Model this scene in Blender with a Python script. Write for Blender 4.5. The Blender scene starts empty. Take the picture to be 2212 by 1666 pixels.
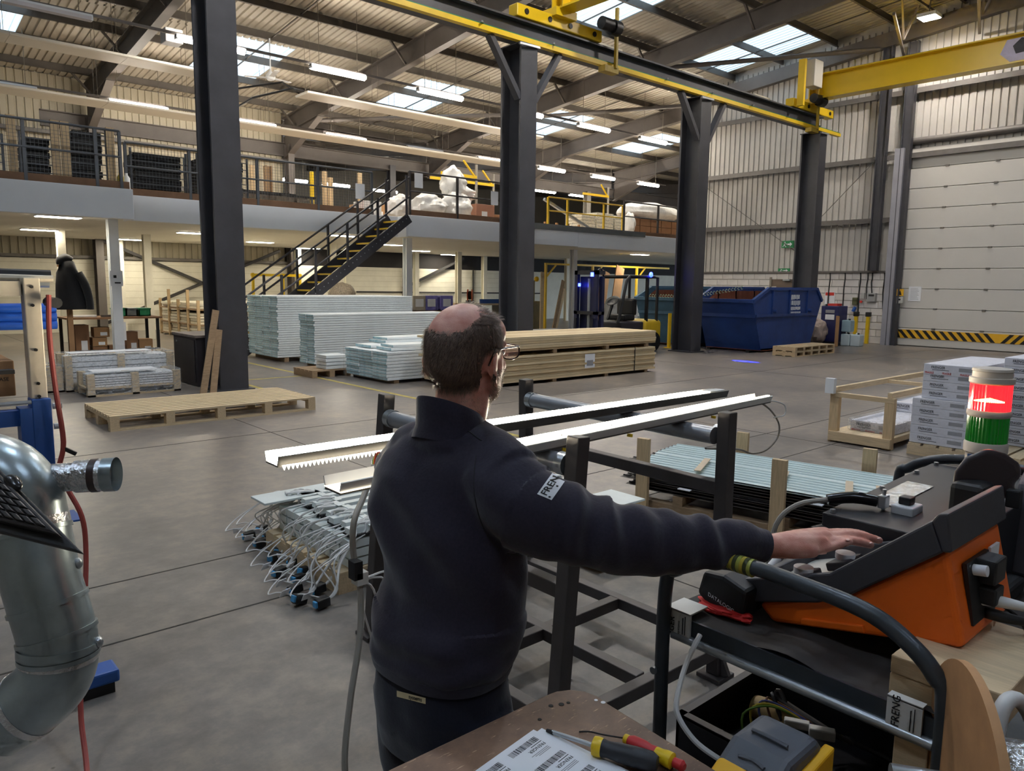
import bpy, bmesh, math, random
from mathutils import Vector, Matrix, Quaternion, noise
random.seed(7)
S = bpy.context.scene
COL = S.collection
# ---------------------------------------------------------------- camera
EYE = Vector((0, 0, 1.72))
def set_camera():
    y, p, r = math.radians(48.5), math.radians(-7.65), math.radians(0.72)
    f = Vector((math.cos(y)*math.cos(p), math.sin(y)*math.cos(p), math.sin(p)))
    rt = Vector((math.sin(y), -math.cos(y), 0)); up = rt.cross(f)
    R = rt*math.cos(r) + up*math.sin(r); U = up*math.cos(r) - rt*math.sin(r)
    cd = bpy.data.cameras.new('camera'); cd.sensor_fit = 'HORIZONTAL'; cd.sensor_width = 36
    cd.lens = 1620.0/2212*36; cd.clip_start = 0.05; cd.clip_end = 300
    c = bpy.data.objects.new('camera', cd); COL.objects.link(c)
    m = Matrix((R, U, -f)).transposed().to_4x4(); m.translation = EYE
    c.matrix_world = m
    S.camera = c
set_camera()
# ---------------------------------------------------------------- sky, exposure
w = bpy.data.worlds.new('sky'); S.world = w; w.use_nodes = True
bg = w.node_tree.nodes['Background']
bg.inputs[0].default_value = (0.66, 0.82, 1.0, 1); bg.inputs[1].default_value = 1.25
S.view_settings.view_transform = 'Standard'; S.view_settings.look = 'None'
S.view_settings.exposure = 1.25; S.view_settings.gamma = 1; S.view_settings.use_curve_mapping = False
S.cycles.use_denoising = True; S.cycles.use_light_tree = True
S.cycles.use_adaptive_sampling = True; S.cycles.adaptive_threshold = .05; S.cycles.adaptive_min_samples = 12
S.cycles.max_bounces = 8; S.cycles.diffuse_bounces = 4; S.cycles.glossy_bounces = 4; S.cycles.transmission_bounces = 8; S.cycles.transparent_max_bounces = 16
S.cycles.sample_clamp_indirect = 6; S.cycles.caustics_reflective = False; S.cycles.caustics_refractive = False
LED = 46.0       # tube lights of the hall
PANEL = 30.0      # square ceiling panels under the mezzanine
HIGHBAY = 150.0   # floodlights over the crane bay
# ---------------------------------------------------------------- materials
def lin(c):
    return tuple(((v/255)/12.92 if v/255 <= .04045 else ((v/255+.055)/1.055)**2.4) for v in c)
MATS = {}
def pm(name, rgb, rough=.6, metal=0., var=.12, scale=6., bump=0., bscale=None, stretch=None, rgb2=None, coat=0, spec=.5, alpha=1, trans=0, sheen=0, world=False):
    if name in MATS: return MATS[name]
    m = bpy.data.materials.new(name); m.use_nodes = True; MATS[name] = m
    n = m.node_tree.nodes; l = m.node_tree.links; b = n['Principled BSDF']
    c = lin(rgb)
    b.inputs['Roughness'].default_value = rough; b.inputs['Metallic'].default_value = metal
    b.inputs['Specular IOR Level'].default_value = spec
    b.inputs['Coat Weight'].default_value = coat
    b.inputs['Alpha'].default_value = alpha; b.inputs['Transmission Weight'].default_value = trans
    if sheen: b.inputs['Sheen Weight'].default_value = sheen
    b.inputs['Base Color'].default_value = (*c, 1)
    if var > 0 or bump > 0 or rgb2:
        tc = n.new('ShaderNodeTexCoord'); mp = n.new('ShaderNodeMapping')
        src = tc.outputs['Object']
        if world:
            g = n.new('ShaderNodeNewGeometry'); src = g.outputs['Position']
        l.new(src, mp.inputs[0])
        if stretch: mp.inputs['Scale'].default_value = stretch
    if var > 0 or rgb2:
        t = n.new('ShaderNodeTexNoise'); t.inputs['Scale'].default_value = scale; t.inputs['Detail'].default_value = 6; t.inputs['Roughness'].default_value = .62
        l.new(mp.outputs[0], t.inputs['Vector'])
        r = n.new('ShaderNodeValToRGB'); r.color_ramp.elements[0].position = .32; r.color_ramp.elements[1].position = .7
        c2 = lin(rgb2) if rgb2 else tuple(min(1, v*(1+var)) for v in c)
        c1 = c if rgb2 else tuple(v*(1-var) for v in c)
        r.color_ramp.elements[0].color = (*c1, 1); r.color_ramp.elements[1].color = (*c2, 1)
        l.new(t.outputs[0], r.inputs[0]); l.new(r.outputs[0], b.inputs['Base Color'])
    if bump > 0:
        t2 = n.new('ShaderNodeTexNoise'); t2.inputs['Scale'].default_value = bscale or scale*4; t2.inputs['Detail'].default_value = 4
        l.new(mp.outputs[0], t2.inputs['Vector'])
        bp = n.new('ShaderNodeBump'); bp.inputs['Strength'].default_value = bump; bp.inputs['Distance'].default_value = .02
        l.new(t2.outputs[0], bp.inputs['Height']); l.new(bp.outputs[0], b.inputs['Normal'])
    return m
def em(name, rgb, strength, base=(255, 255, 255)):
    if name in MATS: return MATS[name]
    m = bpy.data.materials.new(name); m.use_nodes = True; MATS[name] = m
    b = m.node_tree.nodes['Principled BSDF']
    b.inputs['Base Color'].default_value = (*lin(base), 1)
    b.inputs['Emission Color'].default_value = (*lin(rgb), 1); b.inputs['Emission Strength'].default_value = strength
    return m
def sky_pane():
    m = bpy.data.materials.new('skylight_sheet'); m.use_nodes = True; n = m.node_tree.nodes; l = m.node_tree.links
    n.remove(n['Principled BSDF'])
    a = n.new('ShaderNodeBsdfTranslucent'); a.inputs[0].default_value = (.8, .86, .88, 1)
    t = n.new('ShaderNodeBsdfDiffuse'); t.inputs[0].default_value = (.7, .76, .78, 1)
    mx = n.new('ShaderNodeMixShader'); mx.inputs[0].default_value = .12
    l.new(a.outputs[0], mx.inputs[1]); l.new(t.outputs[0], mx.inputs[2]); l.new(mx.outputs[0], n['Material Output'].inputs[0])
    return m
def film(name, amount, rgb=(235, 240, 245), rough=.12):
    """stretch wrap: a clear film with a bright skin of glossy creases"""
    m = bpy.data.materials.new(name); m.use_nodes = True; n = m.node_tree.nodes; l = m.node_tree.links
    b = n['Principled BSDF']; b.inputs['Base Color'].default_value = (*lin(rgb), 1); b.inputs['Roughness'].default_value = rough
    t = n.new('ShaderNodeBsdfTransparent'); mx = n.new('ShaderNodeMixShader')
    tc = n.new('ShaderNodeTexCoord'); mp = n.new('ShaderNodeMapping'); mp.inputs['Scale'].default_value = (3, 3, 9)
    ns = n.new('ShaderNodeTexNoise'); ns.inputs['Scale'].default_value = 5; ns.inputs['Detail'].default_value = 5; ns.inputs['Distortion'].default_value = 1.2
    l.new(tc.outputs['Object'], mp.inputs[0]); l.new(mp.outputs[0], ns.inputs['Vector'])
    r = n.new('ShaderNodeMapRange'); r.inputs['From Min'].default_value = .38; r.inputs['From Max'].default_value = .72
    r.inputs['To Min'].default_value = amount*.35; r.inputs['To Max'].default_value = min(1, amount*1.9)
    l.new(ns.outputs[0], r.inputs[0]); l.new(r.outputs[0], mx.inputs[0])
    bp = n.new('ShaderNodeBump'); bp.inputs['Strength'].default_value = .8; bp.inputs['Distance'].default_value = .03
    l.new(ns.outputs[0], bp.inputs['Height']); l.new(bp.outputs[0], b.inputs['Normal'])
    l.new(t.outputs[0], mx.inputs[1]); l.new(b.outputs[0], mx.inputs[2]); l.new(mx.outputs[0], n['Material Output'].inputs[0])
    MATS[name] = m
    return m
# ---------------------------------------------------------------- mesh builder
OFF = {}
class MB:
    def __init__(s): s.v = []; s.f = []
    def add(s, vs, fs):
        k = len(s.v); s.v += [Vector(p) for p in vs]; s.f += [tuple(i+k for i in f) for f in fs]; return s
    def box(s, x0, x1, y0, y1, z0, z1):
        return s.add([(x0,y0,z0),(x1,y0,z0),(x1,y1,z0),(x0,y1,z0),(x0,y0,z1),(x1,y0,z1),(x1,y1,z1),(x0,y1,z1)],
                     [(0,3,2,1),(4,5,6,7),(0,1,5,4),(1,2,6,5),(2,3,7,6),(3,0,4,7)])
    def obox(s, c, sz, M=None):
        c = Vector(c); M = M or Matrix.Identity(3); a, b, d = sz[0]/2, sz[1]/2, sz[2]/2
        vs = [c + M @ Vector((x, y, z)) for z in (-d, d) for (x, y) in ((-a,-b),(a,-b),(a,b),(-a,b))]
        return s.add(vs, [(0,3,2,1),(4,5,6,7),(0,1,5,4),(1,2,6,5),(2,3,7,6),(3,0,4,7)])
    def bar(s, p, q, w, h=None, up=(0,0,1)):
        p, q = Vector(p), Vector(q); h = h or w; d = (q-p).normalized(); up = Vector(up)
        if abs(d.dot(up)) > .99: up = Vector((1,0,0))
        r = d.cross(up).normalized(); u = r.cross(d)
        vs = [o + r*a*w/2 + u*b*h/2 for o in (p, q) for (a, b) in ((-1,-1),(1,-1),(1,1),(-1,1))]
        return s.add(vs, [(3,2,1,0),(4,5,6,7),(0,1,5,4),(1,2,6,5),(2,3,7,6),(3,0,4,7)])
    def ibeam(s, p, q, w, h, tw=.02, tf=.03, up=(0,0,1)):
        p, q = Vector(p), Vector(q); d = (q-p).normalized(); up = Vector(up)
        if abs(d.dot(up)) > .99: up = Vector((1,0,0))
        r = d.cross(up).normalized(); u = r.cross(d)
        s.bar(p+u*(h-tf)/2, q+u*(h-tf)/2, w, tf, u); s.bar(p-u*(h-tf)/2, q-u*(h-tf)/2, w, tf, u); s.bar(p, q, tw, h-2*tf, u)
        return s
    def cyl(s, p, q, r, n=12, r2=None, cap=True):
        p, q = Vector(p), Vector(q); d = (q-p).normalized(); a = d.orthogonal().normalized(); b = d.cross(a); r2 = r if r2 is None else r2
        vs = []
        for o, rr in ((p, r), (q, r2)):
            for i in range(n):
                t = 2*math.pi*i/n; vs.append(o + a*rr*math.cos(t) + b*rr*math.sin(t))
        fs = [(i, (i+1) % n, n+(i+1) % n, n+i) for i in range(n)]
        if cap: fs += [tuple(range(n-1, -1, -1)), tuple(range(n, 2*n))]
        return s.add(vs, fs)
    def tube(s, pts, r, n=8, sm=0, cap=True):
        P = [Vector(p) for p in pts]; R = list(r) if hasattr(r, '__len__') else [r]*len(P)
        if sm: P, R = catmull(P, R, sm)
        m = len(P); vs = []; a = None
        for i in range(m):
            d = (P[min(i+1, m-1)] - P[max(i-1, 0)])
            d = d.normalized() if d.length > 1e-9 else Vector((0,0,1))
            a = d.orthogonal() if a is None else a - d*a.dot(d)
            if a.length < 1e-6: a = d.orthogonal()
            a.normalize(); b = d.cross(a)
            for k in range(n):
                t = 2*math.pi*k/n; vs.append(P[i] + (a*math.cos(t) + b*math.sin(t))*R[i])
        fs = [(i*n+k, i*n+(k+1) % n, (i+1)*n+(k+1) % n, (i+1)*n+k) for i in range(m-1) for k in range(n)]
        if cap: fs += [tuple(range(n-1, -1, -1)), tuple(range((m-1)*n, m*n))]
        return s.add(vs, fs)
    def prism(s, poly, ax, a, b):
        n = len(poly)
        def P(t, u, v): return (t, u, v) if ax == 'x' else ((u, t, v) if ax == 'y' else (u, v, t))
        vs = [P(a, u, v) for u, v in poly] + [P(b, u, v) for u, v in poly]
        return s.add(vs, [tuple(range(n-1, -1, -1)), tuple(range(n, 2*n))] + [(i, (i+1) % n, n+(i+1) % n, n+i) for i in range(n)])
    def lathe(s, prof, c=(0,0,0), n=24, ax=(0,0,1)):
        c = Vector(c); d = Vector(ax).normalized(); a = d.orthogonal().normalized(); b = d.cross(a); vs = []
        for r, z in prof:
            for k in range(n):
                t = 2*math.pi*k/n; vs.append(c + d*z + (a*math.cos(t) + b*math.sin(t))*max(r, 1e-4))
        m = len(prof)
        return s.add(vs, [(i*n+k, i*n+(k+1) % n, (i+1)*n+(k+1) % n, (i+1)*n+k) for i in range(m-1) for k in range(n)] + [tuple(range(n-1, -1, -1)), tuple(range((m-1)*n, m*n))])
    def ell(s, c, r, n=16, m=10, M=None):
        c = Vector(c); M = M or Matrix.Identity(3); vs = [c + M @ Vector((0,0,-r[2]))]
        for i in range(1, m):
            p = -math.pi/2 + math.pi*i/m
            for k in range(n):
                t = 2*math.pi*k/n; vs.append(c + M @ Vector((r[0]*math.cos(p)*math.cos(t), r[1]*math.cos(p)*math.sin(t), r[2]*math.sin(p))))
        vs.append(c + M @ Vector((0,0,r[2]))); e = len(vs)-1
        fs = [(0, 1+(k+1) % n, 1+k) for k in range(n)] + [(e, 1+(m-2)*n+k, 1+(m-2)*n+(k+1) % n) for k in range(n)]
        fs += [(1+i*n+k, 1+i*n+(k+1) % n, 1+(i+1)*n+(k+1) % n, 1+(i+1)*n+k) for i in range(m-2) for k in range(n)]
        return s.add(vs, fs)
    def corr(s, u0, u1, pitch, depth, P, v0, v1, flat=.7, vs_=None):
        """ribbed sheet: P(u, off, v) -> point"""
        us = []; u = u0
        while u < u1-1e-6:
            for k, o in ((0, 0), (flat, 0), (flat+.06, 1), (1-.06, 1)):
                if u+k*pitch <= u1+1e-6: us.append((u+k*pitch, o*depth))
            u += pitch
        us.append((u1, 0)); n = len(us)
        vs = [P(a, o, v0) for a, o in us] + [P(a, o, v1) for a, o in us]
        return s.add(vs, [(i, i+1, n+i+1, n+i) for i in range(n-1)])
    def build(s, name, mat, parent=None, smooth=False, bev=0, local=False, seg=2):
        me = bpy.data.meshes.new(name); off = Vector((0,0,0)) if (local or parent is None) else OFF.get(parent.name, Vector((0,0,0)))
        me.from_pydata([tuple(p-off) for p in s.v], [], s.f); me.materials.append(mat)
        if smooth:
            me.polygons.foreach_set('use_smooth', [True]*len(me.polygons))
            me.set_sharp_from_angle(angle=math.radians(40))
        me.update()
        o = bpy.data.objects.new(name, me); COL.objects.link(o)
        if parent is not None: o.parent = parent; OFF[o.name] = off
        else: OFF[o.name] = Vector((0,0,0))
        if bev:
            b = o.modifiers.new('bevel', 'BEVEL'); b.width = bev; b.segments = seg; b.limit_method = 'ANGLE'; b.angle_limit = math.radians(40)
        return o
def catmull(P, R, k):
    out, rr = [], []; n = len(P)
    for i in range(n-1):
        p0, p1, p2, p3 = P[max(i-1, 0)], P[i], P[i+1], P[min(i+2, n-1)]
        for j in range(k):
            t = j/k; t2 = t*t; t3 = t2*t
            out.append(.5*((2*p1) + (p2-p0)*t + (2*p0-5*p1+4*p2-p3)*t2 + (3*p1-p0-3*p2+p3)*t3)); rr.append(R[i]*(1-t)+R[i+1]*t)
    return out+[P[-1]], rr+[R[-1]]
def tag(o, label=None, cat=None, group=None, kind=None):
    for k, v in (('label', label), ('category', cat), ('group', group), ('kind', kind)):
        if v: o[k] = v
    return o
def thing(name, loc, label=None, cat=None, group=None, kind=None, rz=0):
    o = bpy.data.objects.new(name, None); o.empty_display_size = .1; COL.objects.link(o); o.location = loc; o.rotation_euler = (0, 0, rz)
    OFF[o.name] = Vector(loc)
    return tag(o, label, cat, group, kind)
def copy_tree(o, parent=None, loc=None, rz=None, label=None):
    c = o.copy(); COL.objects.link(c); c.parent = parent
    OFF[c.name] = OFF.get(o.name, Vector((0,0,0)))
    if loc is not None: c.location = loc
    if rz is not None: c.rotation_euler = (0, 0, rz)
    if label: c['label'] = label
    for ch in o.children: copy_tree(ch, c)
    return c
FONT = {}
def lettering(s, size, loc, right, up, parent, mat, align='LEFT', name='lettering', squash=1., bold=0.):
    key = (s, align, round(bold, 4))
    if key not in FONT:
        cu = bpy.data.curves.new('t', 'FONT'); cu.body = s; cu.size = 1; cu.align_x = align; cu.align_y = 'CENTER'; cu.resolution_u = 2; cu.offset = bold
        t = bpy.data.objects.new('t', cu); COL.objects.link(t)
        dg = bpy.context.evaluated_depsgraph_get(); me = bpy.data.meshes.new_from_object(t.evaluated_get(dg))
        FONT[key] = ([v.co.copy() for v in me.vertices], [tuple(p.vertices) for p in me.polygons])
        bpy.data.objects.remove(t); bpy.data.curves.remove(cu); bpy.data.meshes.remove(me)
    vs, fs = FONT[key]; r = Vector(right).normalized(); u = Vector(up).normalized(); L = Vector(loc)
    mb = MB(); mb.add([L + r*(p.x*size*squash) + u*(p.y*size) for p in vs], fs)
    return mb.build(name, mat, parent)
ORD = ['first', 'second', 'third', 'fourth', 'fifth', 'sixth', 'seventh', 'eighth', 'ninth', 'tenth', 'eleventh', 'twelfth']
# ================================================================ materials
white_p = pm('white_paint', (228, 231, 234), .55, var=.05, scale=2)
cream_p = pm('cream_block_paint', (234, 230, 214), .7, var=.08, scale=1.5, bump=.15, bscale=30)
block_w = pm('white_block_paint', (218, 214, 210), .7, var=.09, scale=1.2, bump=.2, bscale=30)
steel = pm('dark_grey_steel', (66, 66, 71), .45, var=.16, scale=2.2, world=True)
rafter_m = pm('brown_grey_steel', (108, 102, 98), .55, var=.12, scale=1.5, world=True)
purlin_m = pm('galvanised_purlin', (100, 94, 88), .55, .2, var=.15, scale=2)
roofm = pm('roof_liner_sheet', (192, 184, 169), .6, var=.1, scale=.7, world=True)
cladm = pm('wall_cladding_sheet', (190, 187, 181), .55, var=.09, scale=.8, world=True)
yellow = pm('safety_yellow', (228, 190, 30), .4, var=.08, scale=2)
green_l = pm('green_strip', (30, 120, 70), .5, var=.05)
wood = pm('pale_timber', (208, 186, 150), .7, var=.16, scale=5, stretch=(1.2, 14, 14), bump=.1)
woody = pm('pale_timber_across', (206, 182, 146), .7, var=.16, scale=5, stretch=(14, 1.2, 14), bump=.1)
woodz = pm('pale_timber_upright', (202, 176, 138), .7, var=.16, scale=5, stretch=(14, 14, 1.2), bump=.1)
oldwood = pm('weathered_timber', (160, 134, 104), .75, var=.2, scale=6, stretch=(2, 9, 9), bump=.1)
brownwood = pm('brown_board', (126, 92, 66), .7, var=.15, scale=4)
card = pm('cardboard', (172, 132, 92), .8, var=.08, scale=5)
card_d = pm('dark_cardboard', (140, 102, 72), .8, var=.1, scale=5)
paper = pm('white_paper', (232, 234, 238), .7, var=.03)
blackp = pm('black_plastic', (24, 24, 26), .5, var=.1)
galv = pm('galvanised_steel', (176, 182, 186), .32, .75, var=.12, scale=9)
ink = pm('black_ink', (22, 22, 24), .7, var=0)
redink = pm('red_ink', (205, 60, 50), .6, var=0)
whitink = pm('white_lettering', (232, 236, 240), .6, var=0)
wrap = film('stretch_wrap', .34)
wrapclear = film('stretch_wrap_thin', .22)
skym = sky_pane()
blue_m = pm('blue_paint', (36, 84, 160), .45, var=.12, scale=3)
tubem = em('tube_light_diffuser', (255, 244, 228), LED)
panelm = em('ceiling_panel_diffuser', (255, 244, 220), PANEL)
# ================================================================ floor
def floor_mat():
    m = bpy.data.materials.new('power_floated_concrete'); m.use_nodes = True; n = m.node_tree.nodes; l = m.node_tree.links; b = n['Principled BSDF']
    g = n.new('ShaderNodeNewGeometry')
    a = n.new('ShaderNodeTexNoise'); a.inputs['Scale'].default_value = .55; a.inputs['Detail'].default_value = 8; a.inputs['Roughness'].default_value = .65
    c = n.new('ShaderNodeTexNoise'); c.inputs['Scale'].default_value = 7; c.inputs['Detail'].default_value = 7; c.inputs['Roughness'].default_value = .7
    l.new(g.outputs[0], a.inputs['Vector']); l.new(g.outputs[0], c.inputs['Vector'])
    mx = n.new('ShaderNodeMix'); mx.inputs[0].default_value = .45; l.new(a.outputs[0], mx.inputs[2]); l.new(c.outputs[0], mx.inputs[3])
    r = n.new('ShaderNodeValToRGB'); e = r.color_ramp.elements
    e[0].position = .3; e[0].color = (*lin((82, 79, 77)), 1); e[1].position = .68; e[1].color = (*lin((160, 147, 132)), 1)
    k = e.new(.48); k.color = (*lin((118, 112, 107)), 1)
    l.new(mx.outputs[0], r.inputs[0])
    v = n.new('ShaderNodeTexVoronoi'); v.inputs['Scale'].default_value = 3.2; l.new(g.outputs[0], v.inputs['Vector'])
    vr = n.new('ShaderNodeMapRange'); vr.inputs['From Min'].default_value = .012; vr.inputs['From Max'].default_value = .03; vr.inputs['To Min'].default_value = .45; l.new(v.outputs[0], vr.inputs[0])
    ml = n.new('ShaderNodeMix'); ml.data_type = 'RGBA'; ml.blend_type = 'MULTIPLY'; ml.inputs[0].default_value = 1
    l.new(r.outputs[0], ml.inputs[6]); l.new(vr.outputs[0], ml.inputs[7]); l.new(ml.outputs[2], b.inputs['Base Color'])
    rr = n.new('ShaderNodeMapRange'); rr.inputs['To Min'].default_value = .22; rr.inputs['To Max'].default_value = .5; l.new(mx.outputs[0], rr.inputs[0]); l.new(rr.outputs[0], b.inputs['Roughness'])
    bp = n.new('ShaderNodeBump'); bp.inputs['Strength'].default_value = .06; bp.inputs['Distance'].default_value = .01; l.new(c.outputs[0], bp.inputs['Height']); l.new(bp.outputs[0], b.inputs['Normal'])
    return m
fl = tag(MB().box(-9, 54, -11, 52, -.2, 0).build('floor', floor_mat()), kind='structure')
jm = pm('dark_joint', (58, 54, 50), .8, var=.1)
for y in (3.78, 4.57, 8.2, 12.9):
    MB().box(-9, 24.4, y-.006, y+.006, -.01, .0015).build('floor_joint', jm, fl)
for x in (-2.4, 3.55, 8.1, 14.1, 20.1):
    MB().box(x-.005, x+.005, -11, 27.8, -.01, .0014).build('floor_joint', jm, fl)
yl = pm('worn_yellow_line', (176, 160, 84), .7, var=.3, scale=9)
for x, y0, y1 in ((6.33, 8.9, 17.2), (4.94, 10.2, 12.9), (5.66, 2.0, 8.3)):
    MB().box(x-.04, x+.04, y0, y1, -.01, .002).build('painted_line', yl, fl)
MB().box(4.94, 6.3, 12.86, 12.94, -.01, .002).build('painted_line', yl, fl)
# ================================================================ roof
def zr(Y): return 9.60 + .098*(13.1-Y) if Y <= 28.2 else 8.12 + .098*(Y-28.2)
ceil = thing('ceiling', (0, 0, 8), kind='structure')
SKX = [(-4.8, -2.65), (1.9, 4.05), (8.65, 10.8), (15.4, 17.6), (22.1, 24.2)]
SKF = [(28.7, 30.9), (35.4, 37.6), (42.1, 44.3)]
def roof_strip(y0, y1, x0, x1, holes):
    cuts = [x0]
    for a, b in holes:
        if a >= x0 and b <= x1: cuts += [a, b]
    cuts.append(x1)
    for i in range(0, len(cuts)-1, 2):
        if cuts[i+1]-cuts[i] > .01:
            MB().corr(cuts[i], cuts[i+1], .2, -.04, lambda u, o, v: (u, v, zr(v)-o), y0, y1).build('roof_sheet', roofm, ceil)
    for a, b in holes:
        if a >= x0 and b <= x1:
            MB().corr(a, b, .2, -.04, lambda u, o, v: (u, v, zr(v)+.01-o), y0, y1).build('skylight_pane', skym, ceil)
XW = 25.3
def roof_leak_backing(y0, y1, x0, x1, holes):  # unseen slabs added over the roof sheets to stop light leaks
    cuts = [x0]
    for a, b in holes:
        if a >= x0 and b <= x1: cuts += [a, b]
    cuts.append(x1)
    for i in range(0, len(cuts)-1, 2):
        a, b = cuts[i], cuts[i+1]
        MB().add([(a, y0, zr(y0)+.06), (b, y0, zr(y0)+.06), (b, y1, zr(y1)+.06), (a, y1, zr(y1)+.06), (a, y0, zr(y0)+.12), (b, y0, zr(y0)+.12), (b, y1, zr(y1)+.12), (a, y1, zr(y1)+.12)],
                 [(0,3,2,1),(4,5,6,7),(0,1,5,4),(1,2,6,5),(2,3,7,6),(3,0,4,7)]).build('roof_leak_backing', roofm, ceil)
for y0, y1, sk, x1 in ((-11, 1.0, 0, XW), (1.0, 4.6, 1, XW), (4.6, 12.4, 0, XW), (12.4, 14.2, 1, XW), (14.2, 16.1, 1, XW), (16.1, 22.3, 0, 54), (22.3, 24.0, 1, 54), (24.0, 25.7, 1, 54), (25.7, 28.2, 0, 54),
                       (28.2, 31.2, 0, 54), (31.2, 34.8, 1, 54), (34.8, 40, 0, 54), (40, 43.6, 1, 54), (43.6, 52, 0, 54)):
    hs = (SKX + (SKF if x1 > 30 else [])) if sk else []
    roof_strip(y0, y1, -9, x1, hs); roof_leak_backing(y0, y1, -9, x1, hs)
RX = [-.35, 6.35, 13.1, 19.8]
for x in RX + [25.35, 32.2, 38.9, 45.6]:
    y0 = -11 if x < 25 else 16.5
    mb = MB(); d = .62
    mb.ibeam((x, y0, zr(y0)-.22-d/2), (x, 28.1, zr(28.1)-.22-d/2), .24, d, .02, .035)
    # eaves haunch
    mb.prism([(25.2, zr(25.2)-.84), (28.1, zr(28.1)-.84), (28.1, zr(28.1)-1.75)], 'x', x-.012, x+.012)
    mb.bar((x, 25.2, zr(25.2)-.86), (x, 28.1, zr(28.1)-1.77), .24, .035)
    mb.build('rafter', rafter_m, ceil)
    if x > 5:
        mb = MB(); mb.ibeam((x, 28.3, zr(28.3)-.5), (x, 51, zr(51)-.5), .24, .56, .02, .035)
        mb.prism([(28.3, zr(28.3)-.8), (31.2, zr(31.2)-.8), (28.3, zr(28.3)-1.7)], 'x', x-.012, x+.012)
        mb.bar((x, 31.2, zr(31.2)-.8), (x, 28.3, zr(28.3)-1.7), .24, .035)
        mb.build('rafter', rafter_m, ceil)
ys = [27.1 - 1.86*i for i in range(20)]
for y in ys:
    for i, x0 in enumerate([-9]+RX):
        x1 = (RX+[25.3])[i]
        mb = MB(); mb.bar((x0, y, zr(y)-.12), (x1, y, zr(y)-.12), .02, .22); mb.bar((x0, y-.03, zr(y)-.225), (x1, y-.03, zr(y)-.225), .07, .012)
        mb.build('purlin', purlin_m, ceil)
    if y > 16:
        MB().bar((25.3, y, zr(y)-.12), (54, y, zr(y)-.12), .06, .22).build('purlin', purlin_m, ceil)
for i in range(12):
    y = 29.2 + 1.86*i
    MB().bar((5, y, zr(y)-.12), (54, y, zr(y)-.12), .06, .22).build('purlin', purlin_m, ceil)
for x in RX:
    for y in ys[::2]:
        if y > 10: MB().bar((x-.62, y, zr(y)-.2), (x-.06, y, zr(y)-.8), .06, .06).build('rafter_stay', purlin_m, ceil)
for x in (2.9, 9.7, 16.4, 22.9):
    MB().bar((x, 27.5, zr(27.5)-.16), (x, 5, zr(5)-.16), .03, .03).build('sag_rod', purlin_m, ceil)
# round wind brace under the end bay, and lattice by the end wall
for p, q in (((19.9, 15.4, 8.55), (24.3, 10.7, 9.0)), ((19.9, 21.2, 7.95), (25.3, 15.8, 8.5)), ((13.2, 25.8, 7.5), (19.7, 20.9, 7.98))):
    MB().cyl(p, q, .07, 12).build('brace_tube', rafter_m, ceil, True)
for y0 in (9.2, 7.2):
    mb = MB(); mb.bar((20.0, y0, zr(y0)-.25), (24.5, y0-.2, zr(y0)-.45), .07, .07); mb.bar((21.6, y0, zr(y0)-.95), (24.4, y0+.8, zr(y0)-1.3), .07, .07)
    mb.bar((22.0, y0, zr(y0)-.3), (23.3, y0+.4, zr(y0)-1.15), .05); mb.bar((23.2, y0, zr(y0)-.35), (23.3, y0+.4, zr(y0)-1.15), .05)
    mb.build('lattice_brace', rafter_m, ceil)
# valley beam and its columns
MB().ibeam((5.0, 28.2, 6.75), (54, 28.2, 6.75), .25, .5, .02, .03).build('valley_beam', rafter_m, ceil)
vcol = pm('grey_white_column', (150, 146, 138), .6, var=.06)
for x, z0, m in ((30.15, 0, vcol), (38.9, 0, vcol), (17.9, 3.5, steel)):
    MB().ibeam((x, 28.2, z0), (x, 28.2, 6.7), .28, .3, .03, .04, (0, 1, 0)).build('valley_column', m, ceil)
# ================================================================ end wall with the big door
we = thing('wall_end', (24.6, 13, 0), kind='structure')
XE = 24.6
y = 17.6; k = 0
while y > -11:
    y2 = max(y-1.0, -11); z1 = 8.9 + .098*(13.1-(y+y2)/2) + .5
    z0 = 2.28
    if y2 < 9.7 and y > 3.1: z0 = 5.95
    MB().corr(y2, y, .2, .04, lambda u, o, v: (XE+o, u, v), z0, z1, .72).build('cladding_sheet', cladm, we)
    y = y2
MB().box(24.66, 24.9, -11, 17.6, 0, 11.6).build('leak_backing', cladm, we)  # unseen box added behind the cladding against light leaks
girtm = pm('grey_girt', (110, 106, 102), .5, .2, var=.15, scale=3)
for z in (3.87, 5.74, 7.62):
    mb = MB(); y0 = 9.7 if z < 5 else -11
    mb.box(24.40, 24.56, y0, 17.5, z-.03, z+.03); mb.box(24.38, 24.41, y0, 17.5, z-.09, z+.06)
    mb.build('girt', girtm, we)
MB().bar((24.45, 17.6, 8.55), (24.45, -11, 8.55+.098*28.6), .22, .42).build('gable_rafter', rafter_m, we)
for yy in (10.4, 9.68):
    MB().ibeam((24.3, yy, 2.3 if yy > 10 else 0), (24.3, yy, 9.0), .2, .28, .02, .025, (0, 1, 0)).build('stanchion', steel, we)
MB().ibeam((24.3, 3.0, 0), (24.3, 3.0, 9.6), .2, .28, .02, .025, (0, 1, 0)).build('stanchion', steel, we)
rodm = pm('thin_rod', (120, 116, 110), .5, .5, var=0)
for p, q in (((24.36, 17.2, 5.7), (24.36, 12.5, 2.6)), ((24.36, 12.4, 3.9), (24.36, 10.6, 5.7))):
    MB().cyl(p, q, .012, 6).build('tie_rod', rodm, we)
MB().box(24.44, 24.60, 9.95, 17.6, 2.24, 2.30).build('wall_ledge', girtm, we)
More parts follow.
